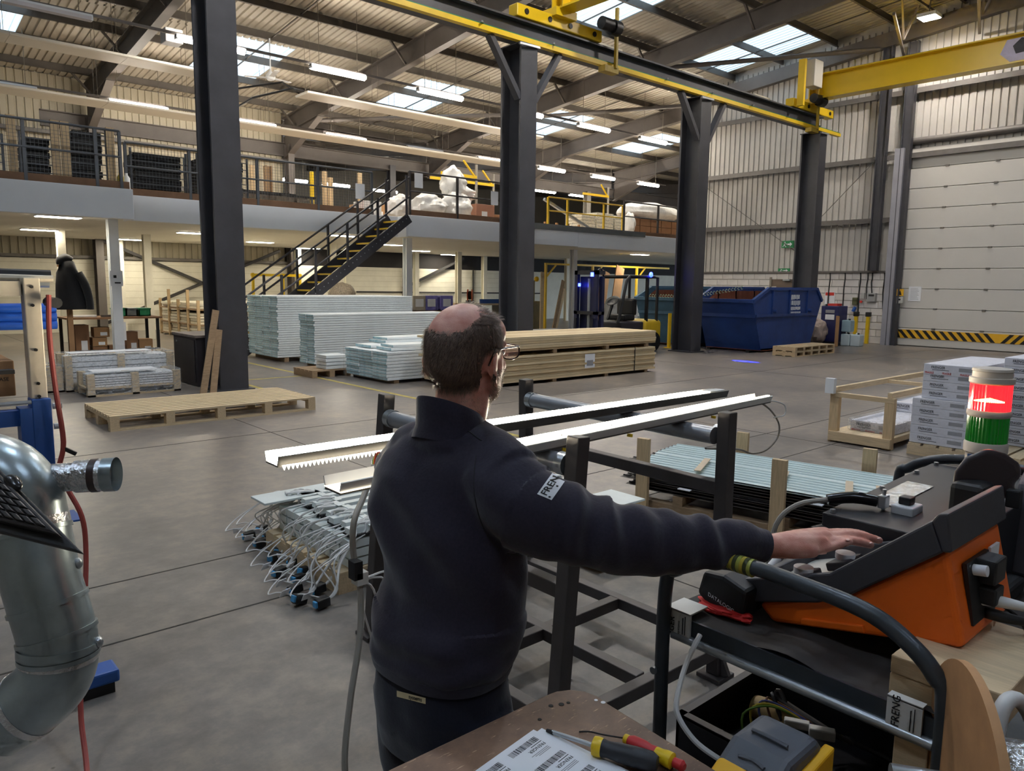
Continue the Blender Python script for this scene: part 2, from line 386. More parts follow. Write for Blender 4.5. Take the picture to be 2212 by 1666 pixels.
# painted blocks, one by one
blk = MB().box(-.055, .055, -.216, .216, -.104, .104)
bo = blk.build('block', block_w, we, bev=.006, seg=1, local=True); bm0 = bo.data
first = True
for r in range(10):
    z = .112 + r*.224; yy = 17.5 - (.22 if r % 2 else 0)
    while yy > 10.1:
        if not (13.05 < yy < 13.98 and z < 2.05):
            o = bo if first else bo.copy()
            if not first: COL.objects.link(o)
            first = False
            o.location = (24.555-24.6+random.uniform(-.004, .004), yy-.216-13, z)
        yy -= .44
MB().box(24.57, 24.62, 9.92, 17.6, 0, 2.25).build('block_backing', block_w, we)
MB().box(24.2, 24.62, 9.70, 9.97, 0, 5.95).build('door_reveal', pm('grey_reveal', (150, 150, 158), .5, var=.12, scale=1.5), we)
# door, ten sectional panels and a striped bottom rail
d1 = thing('door_1', (24.5, 6.4, 0), kind='structure')
doorp = pm('door_panel_white', (204, 201, 195), .45, var=.03, scale=.8)
for i in range(9):
    z = .55 + i*.6
    MB().box(24.52, 24.58, 3.1, 9.62, z+.006, z+.594).build('door_panel', doorp, d1, bev=.012)
MB().box(24.52, 24.58, 3.1, 9.62, .02, .545).build('bottom_panel', doorp, d1, bev=.01)
stm = pm('hazard_yellow', (236, 180, 40), .5, var=.04); stb = pm('hazard_black', (30, 28, 26), .5, var=.05)
MB().box(24.505, 24.52, 3.1, 9.62, .24, .5).build('warning_strip', stm, d1)
yy = 9.6; k = 0
while yy > 3.3:
    s = 1 if yy > 6.9 else -1
    MB().prism([(yy, .245), (yy-.11, .245), (min(yy-.11+s*.22, 9.615), .495), (min(yy+s*.22, 9.62), .495)], 'x', 24.498, 24.506).build('stripe', stb, d1)
    yy -= .235
for i in range(9):
    for yy in (9.62-1.05, 9.62-2.35, 9.62-4.0):
        MB().box(24.49, 24.53, yy-.05, yy+.05, .53+i*.6, .575+i*.6).build('hinge', pm('hinge_grey', (120, 116, 110), .4, .4, var=0), d1)
MB().box(24.40, 24.60, 9.60, 9.72, 0, 6.1).build('guide_track', blackp, d1)
for i in range(12): MB().box(24.36, 24.42, 9.58, 9.66, .5+i*.5, .58+i*.5).build('track_roller', blackp, d1)
MB().cyl((24.5, 3, 6.15), (24.5, 9.8, 6.15), .1, 14).build('spring_drum', girtm, d1, True)
# small personnel door behind the skip
d2 = thing('door_2', (24.5, 13.5, 0), kind='structure')
MB().box(24.50, 24.55, 13.08, 13.96, 0, 2.06).build('door_leaf', pm('brown_door', (112, 96, 84), .5, var=.05), d2)
for a, b in ((13.02, 13.09), (13.95, 14.02)): MB().box(24.46, 24.6, a, b, 0, 2.1).build('door_jamb', pm('door_frame', (140, 132, 120), .5, var=.05), d2)
MB().box(24.44, 24.5, 13.2, 13.42, 1.5, 1.62).build('notice', paper, d2)
MB().box(24.42, 24.5, 13.25, 13.5, 1.97, 2.03).build('door_closer', galv, d2)
# ================================================================ back wall
wb = thing('wall_back', (5, 28, 0), kind='structure')
MB().box(-9, 13.0, 28.28, 28.4, 2.3, 8.3).build('leak_backing', cladm, wb)  # unseen backing added so no daylight leaks through this wall
MB().corr(-9, 13.0, .22, -.04, lambda u, o, v: (u, 28.2-o, v), 2.4, 8.1).build('cladding_sheet', pm('cream_cladding', (188, 180, 158), .55, var=.08, scale=.8, world=True), wb)
MB().box(-9, 54, 28.0, 28.25, 0, 2.38).build('painted_blockwork', cream_p, wb)
for r in range(1, 11): MB().box(-2, 26, 27.992, 28.0, r*.224-.004, r*.224+.004).build('mortar_joint', pm('joint_cream', (188, 180, 156), .8, var=.05), wb)
for z in (2.45, 4.9, 6.3): MB().box(-9, 13, 27.9, 28.1, z-.05, z+.05).build('girt', girtm, wb)
MB().box(13.0, 40, 28.05, 28.2, 2.38, 3.4).build('opening_shade_sheet', pm('dark_opening', (40, 36, 36), .7, var=.1), wb)  # dark sheet paints the shade of the openings above the blockwork
for x in (6.35, 13.1): MB().ibeam((x, 27.8, 0), (x, 27.8, 6.9), .24, .4, .02, .03, (0, 1, 0)).build('portal_column', rafter_m, wb)
bracem = pm('dark_brace', (58, 56, 56), .5, var=.05)
for p, q in (((6.5, 27.85, 3.0), (12.6, 27.85, .4)), ((6.5, 27.75, .3), (12.6, 27.75, 2.9)), ((18.2, 27.8, 1.5), (21.5, 27.8, 2.9))):
    MB().bar(p, q, .1, .1).build('cross_brace', bracem, wb)
for p, q in (((16, 27.95, 1.35), (27, 27.95, 1.3)),): MB().cyl(p, q, .03, 8).build('wall_pipe', bracem, wb)
for x in (18.3, 22.2, 24.6): MB().cyl((x, 27.95, .2), (x, 27.95, 2.4), .035, 8).build('wall_pipe', bracem, wb)
for nm, b in (('wall_far', (-9, 54, 51.5, 51.8, 0, 11)), ('wall_right', (53.7, 54, 16, 52, 0, 11)), ('wall_left', (-9.3, -9, -11, 52, 0, 12.5)), ('wall_near', (-9, 25.3, -11.3, -11, 0, 12.5))):
    tag(MB().box(*b).build(nm, pm('hall_wall_sheet', (176, 170, 158), .6, var=.08, scale=.8)), kind='structure')
tag(MB().box(24.7, 54, 17.4, 17.7, 3.6, 9.4).build('wall_side', pm('hall_wall_sheet', (176, 170, 158))), kind='structure')
# ================================================================ mezzanine
mz = thing('mezzanine_floor', (10, 22, 0), kind='structure')
MB().box(-9, 4.75, 17.72, 27.95, 3.06, 3.5).build('deck', pm('deck_board', (178, 164, 146), .7, var=.1, scale=3), mz)
MB().box(4.75, 11.8, 18.3, 27.95, 3.06, 3.5).build('deck', pm('deck_board', (178, 164, 146), .7, var=.1, scale=3), mz)
MB().box(11.8, 40, 17.9, 27.95, 3.06, 3.5).build('deck', pm('deck_board', (178, 164, 146), .7, var=.1, scale=3), mz)
soff = pm('soffit_white', (238, 234, 222), .6, var=.04, scale=1)
MB().box(-9, 4.7, 17.75, 27.9, 3.03, 3.06).build('soffit', soff, mz)
MB().box(4.7, 11.8, 18.3, 27.9, 3.03, 3.06).build('soffit', soff, mz)
MB().box(11.8, 40, 17.9, 27.9, 3.03, 3.06).build('soffit', soff, mz)
fas = pm('fascia_white', (238, 241, 246), .5, var=.03, scale=1)
for b in ((-9, 4.75, 17.6, 17.72, 3.0, 3.63), (4.69, 4.75, 17.72, 18.25, 3.0, 3.6), (4.75, 11.8, 18.18, 18.3, 3.02, 3.57), (11.8, 18.6, 17.76, 17.9, 3.02, 3.6), (18.6, 40, 17.76, 17.9, 3.0, 3.56), (11.74, 11.8, 17.76, 18.3, 3.0, 3.57)):
    MB().box(*b).build('fascia_panel', fas, mz, bev=.01)
MB().box(15.9, 22.1, 17.72, 17.78, 3.50, 3.68).build('edge_angle', pm('edge_grey', (108, 112, 114), .5, .2, var=.05), mz)
kick = pm('kickboard_brown', (124, 92, 68), .7, var=.15, scale=3)
for b in ((-9, 4.7, 17.64, 17.68, 3.63, 3.78), (4.8, 11.0, 18.22, 18.26, 3.57, 3.72), (11.9, 15.8, 17.8, 17.84, 3.6, 3.75), (22.2, 30, 17.8, 17.84, 3.56, 3.7)):
    MB().box(*b).build('kickboard', kick, mz)
for x, y in ((4.5, 18.4), (12.4, 18.7), (20.3, 19.6), (4.5, 23.7), (6.65, 23.6), (6.9, 27.5), (12.6, 23.6), (19.0, 24.9), (25.4, 27.4), (26.6, 26.1), (15.2, 27.3), (18.6, 27.4), (-1, 23.6), (10.1, 27.5), (13.2, 27.5), (2.5, 27.5), (22.5, 27.5)):
    front = y < 20
    MB().ibeam((x, y, 0), (x, y, 3.05), .2, .2, .02, .025, (0, 1, 0)).build('column', white_p if front else cream_p, mz)
# ================================================================ crane columns
BZ = 6.55
CX = [4.5, 10.7, 16.85, 23.1]
clab = ['dark steel crane column at the left with planks leaning on it', 'dark steel crane column rising behind the sawn timber stack', 'dark steel crane column standing between the two blue skips', 'dark steel crane column behind the blue skip, farthest of the four']
for x, lb in zip(CX, clab):
    t = thing('steel_column', (x, 11.9, 0), lb, 'column', 'crane columns')
    mb = MB(); mb.ibeam((x, 12.0, .03), (x, 12.0, BZ-.05), .44, .62, .03, .05, (0, 1, 0)); mb.build('shaft', steel, t)
    MB().box(x-.3, x+.3, 11.63, 12.37, 0, .03).build('base_plate', steel, t)
    MB().box(x-.26, x+.26, 11.66, 12.34, BZ-.05, BZ-.03).build('cap_plate', steel, t)
    for sx in ((-1, 1) if 5 < x < 20 else ()):
        MB().bar((x+sx*.2, 11.78, BZ-1.1), (x+sx*.95, 11.82, BZ-.02), .16, .1).build('knee_brace', steel, t)
    MB().bar((x-.35, 11.6, BZ-.1), (x+.25, 11.66, BZ-.06), .04).build('stay_bolt', galv, t)
t = thing('crane_rail_beam', (9, 11.9, BZ), 'long dark steel crane rail beam with yellow lower edge across the columns', 'beam')
MB().ibeam((-8, 11.9, BZ+.215), (23.15, 11.9, BZ+.215), .3, .43, .025, .035).build('beam', steel, t)
MB().box(-8, 23.15, 11.86, 11.94, BZ+.43, BZ+.47).build('rail', galv, t)
MB().box(-8, 24.2, 11.68, 11.80, BZ-.02, BZ+.075).build('yellow_edge', yellow, t)
MB().box(-8, 24.2, 11.70, 11.77, BZ+.076, BZ+.10).build('conductor_strip', green_l, t)
for i in range(14): MB().bar((-2+i*1.9, 11.6, BZ+.09), (-2+i*1.9+.12, 11.72, BZ+.12), .03).build('strip_bracket', galv, t)
def crane(xc, lb, near):
    t = thing('bridge_crane', (xc, 11.9, BZ+.47), lb, 'crane', 'overhead travelling cranes')
    z = BZ+.47
    MB().box(xc-1.25, xc+1.25, 11.74, 12.0, z, z+.24).build('end_carriage', yellow, t, bev=.02)
    for dx in (-.35, .25, -1.0, 1.0):
        MB().cyl((xc+dx, 11.72, z+.12), (xc+dx, 11.76, z+.12), .055, 14).build('wheel_hole', blackp, t)
    g = MB(); h = .72; zc = z+.34+h/2
    g.ibeam((xc, 11.95, zc), (xc, -8, zc), .42, h, .03, .04)
    g.build('girder', pm('crane_yellow', (226, 190, 24), .35, var=.06, scale=1), t)
    MB().box(xc-.3, xc+.3, 11.6, 12.05, z+.2, z+.36).build('girder_seat', yellow, t)
    for dy in (.25, -.05): MB().box(xc-.22, xc+.22, 11.55+dy, 11.58+dy, z+.34, z+.34+h).build('stiffener', yellow, t)
    m = MB(); m.cyl((xc+.95 if not near else xc-.55, 11.5, z+.3), (xc+1.35 if not near else xc-.15, 11.5, z+.3), .13, 16); m.build('motor', blackp, t, True)
    m = MB(); m.cyl((xc+1.3 if not near else xc-.2, 11.5, z+.28), (xc+1.5 if not near else xc+.05, 11.5, z+.28), .16, 16); m.build('gearbox', blackp, t, True)
    px = xc+1.55 if not near else xc-.05
    MB().box(px-.03, px+.03, 11.55, 11.62, BZ-.05, z+.75).build('collector_arm', pm('dull_yellow', (176, 150, 50), .5, var=.2), t)
    MB().box(px-.35, px+.1, 11.58, 11.78, BZ-.15, BZ-.02).build('collector_shoe', pm('dull_yellow', (176, 150, 50)), t)
    if near:
        MB().box(xc-.95, xc-.45, 11.3, 11.62, z+.55, z+1.3).build('control_box', pm('box_grey', (196, 192, 182), .5, var=.03), t, bev=.02)
        MB().box(xc-1.15, xc-1.05, 11.5, 11.7, z, z+1.3).build('box_post', yellow, t)
        # curling blue band painted on the girder
        hz = MB(); hz.prism([(6.62, zc-.27), (6.85, zc-.05), (6.72, zc+.27), (6.35, zc+.28), (6.2, zc-.27)], 'x', xc-.032, xc-.016); hz.build('girder_decal', pm('decal_lilac', (196, 190, 214), .5, var=.1), t)
        hz = MB(); hz.prism([(6.5, zc-.1), (6.58, zc+.1), (6.4, zc+.27), (6.2, zc+.2), (6.25, zc-.08)], 'x', xc-.036, xc-.03); hz.build('girder_decal', pm('decal_dark', (40, 40, 52), .5, var=.3, scale=12), t)
    return t
crane(22.5, 'yellow overhead crane girder crossing in front of the end wall', True)
crane(11.65, 'yellow overhead crane cropped at the top edge of the photo', False)
# conduit with junction boxes beside the rail beam
t = thing('cable_conduit', (14, 12.5, 7.1), 'grey cable conduit running along the far side of the crane beam', 'conduit')
MB().cyl((12.6, 12.5, 7.12), (23.4, 12.5, 7.12), .035, 8).build('pipe', galv, t)
MB().bar((12.6, 12.52, 7.06), (23.4, 12.52, 7.06), .06, .03).build('cable_tray', steel, t)
for x, lb in ((13.9, 'pale junction box on conduit, nearest the cropped yellow crane'), (17.2, 'pale junction box on conduit halfway along the crane beam'), (20.6, 'pale junction box on conduit beside the crane control box')):
    MB().box(x-.42, x+.42, 12.36, 12.62, 7.08, 7.3).build('junction_box', pm('box_cream', (216, 210, 192), .5, var=.03), t, bev=.015)
# ================================================================ tube lights
wirem = pm('hanger_wire', (120, 112, 100), .5, .3, var=0)
offm = pm('unlit_diffuser', (206, 202, 206), .5, var=.03)
def tube_light(x, y, z, lb, on=True, L=1.62, wires=True, group='suspended tube lights'):
    t = thing('tube_light', (x, y, z), lb, 'light', group)
    MB().box(x, x+L, y-.055, y+.055, z+.03, z+.09).build('housing', white_p, t)
    m = MB(); pr = [(y-.085, z+.04), (y-.07, z-.03), (y, z-.06), (y+.07, z-.03), (y+.085, z+.04)]
    m.prism(pr, 'x', x+.03, x+L-.03); m.build('diffuser', tubem if on else offm, t)
    for e in (x, x+L-.04): MB().box(e, e+.04, y-.075, y+.075, z-.03, z+.06).build('end_cap', white_p, t)
    if wires:
        for e in (x+.25, x+L-.25): MB().cyl((e, y, z+.09), (e, y, zr(y)-.2), .008, 5).build('hanger_wire', wirem, t)
    return t
up = ['unlit tube light at the upper left corner', 'lit upper-row tube light half hidden behind the leftmost column', 'lit upper-row tube light just right of the ceiling fan', 'lit upper-row tube light in front of the middle skylight', 'lit upper-row tube light cut by the second column',
      'lit upper-row tube light just right of the second column', 'lit upper-row tube light midway between second and third columns', 'lit upper-row tube light touching the left edge of the third column']
for i, lb in enumerate(up): tube_light(2.78+3.31*i, 18.6, 7.2, lb, i > 0)
lo = ['unlit lilac tube light at the left edge above the railing', 'lit lower-row tube light left of the leftmost column', 'lit lower-row tube light right of the leftmost column', 'lit lower-row tube light above the stair head', 'unlit lower-row tube light left of the second column', 'lit lower-row tube light above the white sacks', 'lit lower-row tube light right of the second column', 'lit lower-row tube light behind the pale far column', 'lit lower-row tube light right of the pale far column']
for i, lb in enumerate(lo): tube_light(2.68+3.37*i, 24.35, 6.75, lb, i not in (0, 4))
for x, y, lb in ((28.0, 30.1, 'far lit tube light above the yellow railing, low beside second column'), (30.7, 30.1, 'far lit tube light beside the foot of the pale far column'), (16.4, 36.2, 'far small lit light behind the mezzanine railing, left one'), (18.8, 36.2, 'far small lit light behind the mezzanine railing, second one'), (22.0, 36.6, 'far lit light glimpsed behind the stair handrail')):
    tube_light(x, y, 6.75, lb, group='far hall lights')
for k, (x0, x1, y, z, lb) in enumerate(((-6, 27, 18.6, 7.33, 'thin suspended lighting trunking carrying the upper row of lights'), (-6, 32, 24.35, 6.88, 'thin suspended lighting trunking carrying the lower row of lights'))):
    tag(MB().box(x0, x1, y+.09, y+.15, z-.03, z+.03).build('lighting_trunking', rafter_m), lb, 'trunking', 'lighting trunking')
# radiant panels
radm = pm('radiant_panel_white', (228, 224, 214), .5, var=.04, scale=1)
def radiant(x0, x1, y, z, wd, lb, grid=False):
    t = thing('radiant_panel', (x0, y, z), lb, 'ceiling panel', 'hanging radiant panels')
    n = max(2, round((x1-x0)/2.4)); s = (x1-x0)/n
    for i in range(n):
        MB().prism([(y-wd/2, z+.07), (y-wd/2, z+.02), (y-wd/2+.05, z), (y+wd/2-.05, z), (y+wd/2, z+.02), (y+wd/2, z+.07)], 'x', x0+i*s, x0+(i+1)*s-.006).build('panel_section', radm, t)
    for i in range(n+1):
        for dy in (-.2, .2): MB().cyl((x0+.2+i*s*.96, y+dy*wd, z+.07), (x0+.2+i*s*.96, y+dy*wd, zr(y)-.1), .006, 5).build('hanger_wire', wirem, t)
    for dy in (-.18, .18): MB().cyl((x0, y+dy*wd, z+.09), (x1, y+dy*wd, z+.09), .02, 8).build('water_pipe', wirem, t)
    return t
radiant(-4, 7.9, 20.65, 7.0, .78, 'long white radiant panel crossing the left rafter at upper left')
t = radiant(10.2, 19.4, 20.75, 7.0, .78, 'long white radiant panel starting beside the ceiling fan')
MB().tube([(10.2, 20.6, 7.09), (9.9, 20.6, 7.12), (9.3, 22.0, 7.0), (9.3, 23.8, 6.9), (9.3, 23.9, 6.5)], .03, 8).build('feed_pipe', blackp, t)
MB().tube([(10.2, 20.9, 7.09), (9.7, 20.9, 7.3), (8.8, 22.3, 7.2), (8.8, 24.2, 7.05), (8.8, 24.3, 6.5)], .03, 8).build('feed_pipe', blackp, t)
radiant(-4, 20, 23.0, 6.35, .9, 'longest white radiant panel under the lower row of lights')
t = thing('ceiling_fan', (9.36, 20.9, 7.35), 'white three-blade ceiling fan hanging on a rod near the skylight', 'fan')
MB().cyl((9.36, 20.9, 7.42), (9.36, 20.9, 8.4), .02, 8).build('rod', white_p, t); MB().lathe([(.02, .22), (.05, .16), (.12, .08), (.14, 0), (.1, -.06), (.02, -.08)], (9.36, 20.9, 7.36), 16).build('motor_hub', white_p, t, True)
for a in (20, 140, 260):
    c, s_ = math.cos(math.radians(a)), math.sin(math.radians(a)); MB().bar((9.36+c*.1, 20.9+s_*.1, 7.36), (9.36+c*.72, 20.9+s_*.72, 7.39), .14, .012).build('blade', white_p, t)
tag(MB().box(6.1, 6.5, 19.3, 19.7, 7.3, 7.62).build('heater_unit', pm('unit_grey', (176, 176, 178), .5, var=.05), bev=.02), 'small grey heater unit hung beside the left rafter', 'heater')
# high bay floodlights over the crane bay
hb = em('floodlight_face', (255, 246, 236), HIGHBAY); hb2 = em('floodlight_face_bright', (250, 246, 242), HIGHBAY*1.25); hbc = em('floodlight_face_cool', (214, 232, 255), HIGHBAY*.5)
for i, (x, y) in enumerate(((22.75, 8.74), (16.5, 8.4), (10.2, 8.4), (4.0, 8.4), (-2.2, 8.4), (17.5, 2.2), (10.2, 2.2), (3.2, 2.6), (-3.2, 2.2), (4, -4.5), (-2.5, -4.5))):  # last two are unseen, added to brighten the terminal's near faces
    z = zr(y)-.95
    t = thing('floodlight', (x, y, z), 'square white floodlight glowing at the top edge, upper right', 'light') if i == 0 else ceil
    MB().box(x-.24, x+.24, y-.24, y+.24, z, z+.09).build('flood_housing', white_p, t); MB().box(x-.21, x+.21, y-.21, y+.21, z-.012, z+.001).build('flood_lens', (hb2 if i in (2, 3) else hb) if i < 4 else hbc, t)
    MB().cyl((x, y, z+.09), (x, y, zr(y)-.1), .015, 6).build('flood_stem', wirem, t)
# ================================================================ fixtures on the end wall
sg = pm('sign_green', (30, 132, 76), .5, var=0)
def exit_sign(y0, y1, z0, z1, lb):
    t = thing('exit_sign', (24.5, (y0+y1)/2, z0), lb, 'sign', 'green exit signs')
    MB().box(24.46, 24.5, y0, y1, z0, z1).build('plate', sg, t)
    h = z1-z0; ym = y1-(y1-y0)*.28
    m = MB(); m.ell((24.455, ym, z0+h*.78), (.004, h*.09, h*.09), 8, 6); m.bar((24.456, ym, z0+h*.7), (24.456, ym+.02, z0+h*.38), .006, h*.13, (0, 1, 0)); m.bar((24.456, ym+.02, z0+h*.4), (24.456, ym-.05, z0+h*.12), .006, h*.09, (0, 1, 0)); m.bar((24.456, ym+.02, z0+h*.4), (24.456, ym+.08, z0+h*.15), .006, h*.09, (0, 1, 0)); m.bar((24.456, ym, z0+h*.62), (24.456, ym-.08, z0+h*.52), .006, h*.08, (0, 1, 0))
    m.build('running_figure', whitink, t)
    m = MB(); m.prism([(y0+.05, z0+h*.5), (y0+.13, z0+h*.8), (y0+.13, z0+h*.6), (y0+.22, z0+h*.6), (y0+.22, z0+h*.4), (y0+.13, z0+h*.4), (y0+.13, z0+h*.2)], 'x', 24.452, 24.458); m.build('arrow', whitink, t)
exit_sign(13.2, 13.64, 3.1, 3.34, 'green exit sign mounted high on the cladding left of the far column')
exit_sign(13.29, 13.72, 2.26, 2.4, 'small green exit sign directly above the brown door')
t = thing('safety_notice', (24.48, 11.8, 1.2), 'white notice with red header on the block wall beside the skip', 'sign')
MB().box(24.47, 24.49, 11.65, 11.98, 1.2, 1.62).build('board', paper, t); MB().box(24.465, 24.472, 11.67, 11.96, 1.5, 1.6).build('red_header', redink, t)
t = thing('paper_notice', (24.5, 9.2, 1.4), 'white printed A4 notice taped to the big door', 'notice')
MB().box(24.505, 24.512, 9.0, 9.36, 1.38, 1.82).build('sheet', paper, t)
for i in range(9): MB().box(24.502, 24.506, 9.06+.02*(i % 3), 9.3, 1.43+i*.04, 1.44+i*.04).build('print_line', pm('grey_print', (150, 150, 154), .7, var=0), t)
t = thing('warning_sign', (24.3, 9.5, 1.5), 'yellow warning sign at the left jamb of the big door', 'sign')
MB().box(24.28, 24.3, 9.42, 9.62, 1.53, 1.74).build('plate', stm, t); MB().prism([(9.47, 1.56), (9.57, 1.56), (9.52, 1.7)], 'x', 24.272, 24.28).build('triangle', ink, t)
t = thing('door_control', (24.3, 9.5, 1.3), 'grey push-button control box under the yellow warning sign', 'control box')
MB().box(24.26, 24.34, 9.42, 9.6, 1.3, 1.5).build('case', pm('case_grey', (186, 186, 180), .5, var=.03), t, bev=.01); MB().cyl((24.25, 9.51, 1.42), (24.27, 9.51, 1.42), .03, 10).build('button', blackp, t)
t = thing('control_panel', (24.45, 10.42, 1.33), 'grey electrical control panel on the block wall left of the door', 'control box')
MB().box(24.36, 24.5, 10.29, 10.56, 1.33, 1.6).build('case', pm('panel_grey', (150, 150, 150), .5, var=.05), t, bev=.01)
MB().box(24.355, 24.362, 10.33, 10.5, 1.5, 1.56).build('display', blackp, t)
for i, (y, z0, z1, lb) in enumerate(((11.85, 1.0, 2.25, 'leftmost black conduit dropping down the block wall'), (11.35, 1.1, 2.25, 'second black conduit dropping down the block wall'), (10.85, .7, 2.25, 'black conduit above the blue plug socket'), (10.62, 1.4, 2.25, 'short black conduit above the isolator switch'), (10.48, 1.6, 2.25, 'black conduit feeding the grey control panel'), (10.1, .95, 2.25, 'black conduit nearest to the door jamb'))):
    tag(MB().tube([(24.46, y, z1), (24.45, y-.02, z1-.2), (24.45, y, (z0+z1)/2), (24.45, y-.01*i, z0)], .02, 7, 4).build('wall_conduit', blackp, smooth=True), lb, 'conduit', 'conduits on the block wall')
t = thing('wall_socket', (24.44, 10.95, 1.3), 'dark isolator with a blue plug hanging on the block wall', 'socket'); MB().box(24.38, 24.5, 10.86, 11.02, 1.22, 1.45).build('case', pm('olive_case', (90, 90, 60), .5, var=.1), t, bev=.01); MB().cyl((24.4, 10.98, 1.0), (24.42, 10.92, 1.15), .05, 10).build('plug', blue_m, t)
t = thing('isolator_switch', (24.45, 10.7, 1.4), 'small grey switch with red button on the block wall', 'switch'); MB().box(24.4, 24.5, 10.66, 10.76, 1.42, 1.6).build('case', pm('case_grey', (186, 186, 180)), t); MB().cyl((24.38, 10.74, 1.32), (24.42, 10.74, 1.32), .04, 10).build('red_button', redink, t)
for y, lb in ((10.8, 'left yellow guard post against the block wall'), (10.42, 'right yellow guard post against the block wall')):
    t = thing('guard_post', (24.3, y, 0), lb, 'bollard', 'guard posts by the wall')
    MB().box(24.22, 24.32, y-.05, y+.05, 0, .92).build('post', yellow, t, bev=.01); MB().box(24.2, 24.34, y-.07, y+.07, .86, 1.0).build('cap', stb, t, bev=.01)
# ================================================================ mezzanine guard rails
railm = pm('rail_grey', (92, 96, 102), .45, .3, var=.08, scale=4)
meshm = pm('mesh_wire', (96, 100, 104), .5, .4, var=0)
def guard(xs, y, z0, h, lb, m=railm, mesh=False, mids=(.55,)):
    t = thing('guard_rail', (xs[0], y, z0), lb, 'railing', 'mezzanine railings')
    for x in xs: MB().bar((x, y, z0), (x, y, z0+h), .06, .06).build('post', m, t)
    MB().cyl((xs[0], y-.02, z0+h), (xs[-1], y-.02, z0+h), .025, 8).build('top_rail', m, t)
    for k in mids: MB().cyl((xs[0], y-.02, z0+h*k), (xs[-1], y-.02, z0+h*k), .022, 8).build('mid_rail', m, t)
    if mesh:
        mb = MB(); x = xs[0]
        while x < xs[-1]: mb.bar((x, y+.03, z0+.1), (x, y+.03, z0+h-.02), .006); x += .07
        for i in range(14): mb.bar((xs[0], y+.03, z0+.12+i*.07), (xs[-1], y+.03, z0+.12+i*.07), .005)
        tag(mb.build('wire_mesh', meshm, t), kind='stuff')
    return t
guard([-3, -1, 1.2, 2.83, 4.09, 4.55], 17.66, 3.63, 1.17, 'grey mesh-backed railing on the raised left part of the mezzanine', mesh=True)
guard([4.8, 6.15, 7.75, 9.36, 10.95], 18.24, 3.57, 1.12, 'grey railing along the mezzanine between left column and stair head', mesh=True)
guard([11.9, 13.55, 15.3], 17.82, 3.6, 1.18, 'dark railing in front of the white sacks right of the stair head', pm('rail_dark', (58, 56, 58), .5, .2, var=.05))
guard([21.0, 22.95, 24.4, 26.4], 17.84, 3.56, 1.15, 'dark railing in front of the wrapped pallets near third column', pm('rail_dark', (58, 56, 58)))
guard([17.3, 18.2, 20.0, 21.0], 17.9, 3.6, .95, 'yellow railing on the mezzanine right of the second column', pm('rail_yellow', (206, 170, 40), .5, var=.06))
for x, z, lb in ((10.55, 4.15, 'white printed sheet tied to railing left of the stair head'), (12.15, 4.55, 'white printed sheet tied to railing right of the stair head'), (14.9, 4.3, 'white printed sheet tied to railing in front of the brown carton')):
    t = thing('printed_sheet', (x, 17.75, z), lb, 'notice', 'sheets tied to the railing'); MB().box(x-.14, x+.14, 17.74 if x > 11.5 else 18.16, 17.745 if x > 11.5 else 18.165, z-.2, z+.2).build('sheet', paper, t)
# staircase
t = thing('staircase', (6.7, 17.6, 0), 'dark steel staircase with yellow tread edges climbing to the mezzanine', 'staircase')
stairm = pm('stair_steel', (62, 60, 64), .5, .1, var=.08)
sl = 3.5/4.65; x0, x1 = 6.72, 11.37
for y in (17.05, 18.0):
    MB().bar((x0, y, .05), (x1, y, 3.45), .05, .26).build('stringer', stairm, t)
ny = pm('tread_nosing_yellow', (222, 186, 40), .5, var=.1)
for i in range(16):
    x = x0 + (i+.7)*(x1-x0)/16.4; z = .16 + (i+.7)*3.36/16.4
    tr = MB().box(x-.02, x+.24, 17.08, 17.97, z-.03, z).build('tread', stairm, t)
    MB().box(x-.03, x+.03, 17.08, 17.97, z-.035, z+.006).build('nosing', ny, tr)
for y in (17.02, 18.03):
    for dz in (.5, 1.0): MB().cyl((x0-.2, y, dz+.12), (x1, y, 3.5+dz), .026, 8).build('handrail', stairm, t)
    for k in range(6):
        x = x0+.15+k*(x1-x0-.25)/5; z = (x-x0)*sl+.05; MB().bar((x, y, z), (x, y, z+1.06), .05, .05).build('baluster', stairm, t)
    for k in range(40):
        x = x0+.15+k*.115; MB().cyl((x, y-.04 if y < 17.5 else y, (x-x0)*sl*.985+.06), (x, y-.035 if y < 17.5 else y+.01, (x-x0)*sl*.985+.06), .012, 6).build('bolt', galv, t)
# ceiling panels under the mezzanine
pl_ = [(3.47, 18.35, 'nearest glowing ceiling panel under the raised mezzanine at left'), (4.0, 23.6, 'glowing ceiling panel behind the left white column, left edge'), (7.05, 26.6, 'glowing ceiling panel beside the cream column at left'), (7.26, 21.4, 'glowing ceiling panel touching the left dark column'), (10.4, 24.4, 'glowing ceiling panel left of the staircase'), (13.97, 22.1, 'glowing ceiling panel right of the staircase'), (17.28, 25.2, 'glowing ceiling panel right of the front white column'), (20.3, 27.2, 'glowing ceiling panel deepest under the mezzanine centre'), (13.5, 27.2, 'glowing ceiling panel seen below the stair flight'), (10.5, 19.0, 'glowing ceiling panel seen through the stair handrails'), (24.5, 19.9, 'glowing ceiling panel above the forklift')]
for x, y, lb in pl_:
    t = thing('ceiling_panel_light', (x, y, 3.0), lb, 'light', 'ceiling panels under the mezzanine')
    MB().box(x-.42, x+.42, y-.18, y+.18, 3.005, 3.03).build('frame', white_p, t); MB().box(x-.4, x+.4, y-.16, y+.16, 2.997, 3.006).build('diffuser', panelm, t)
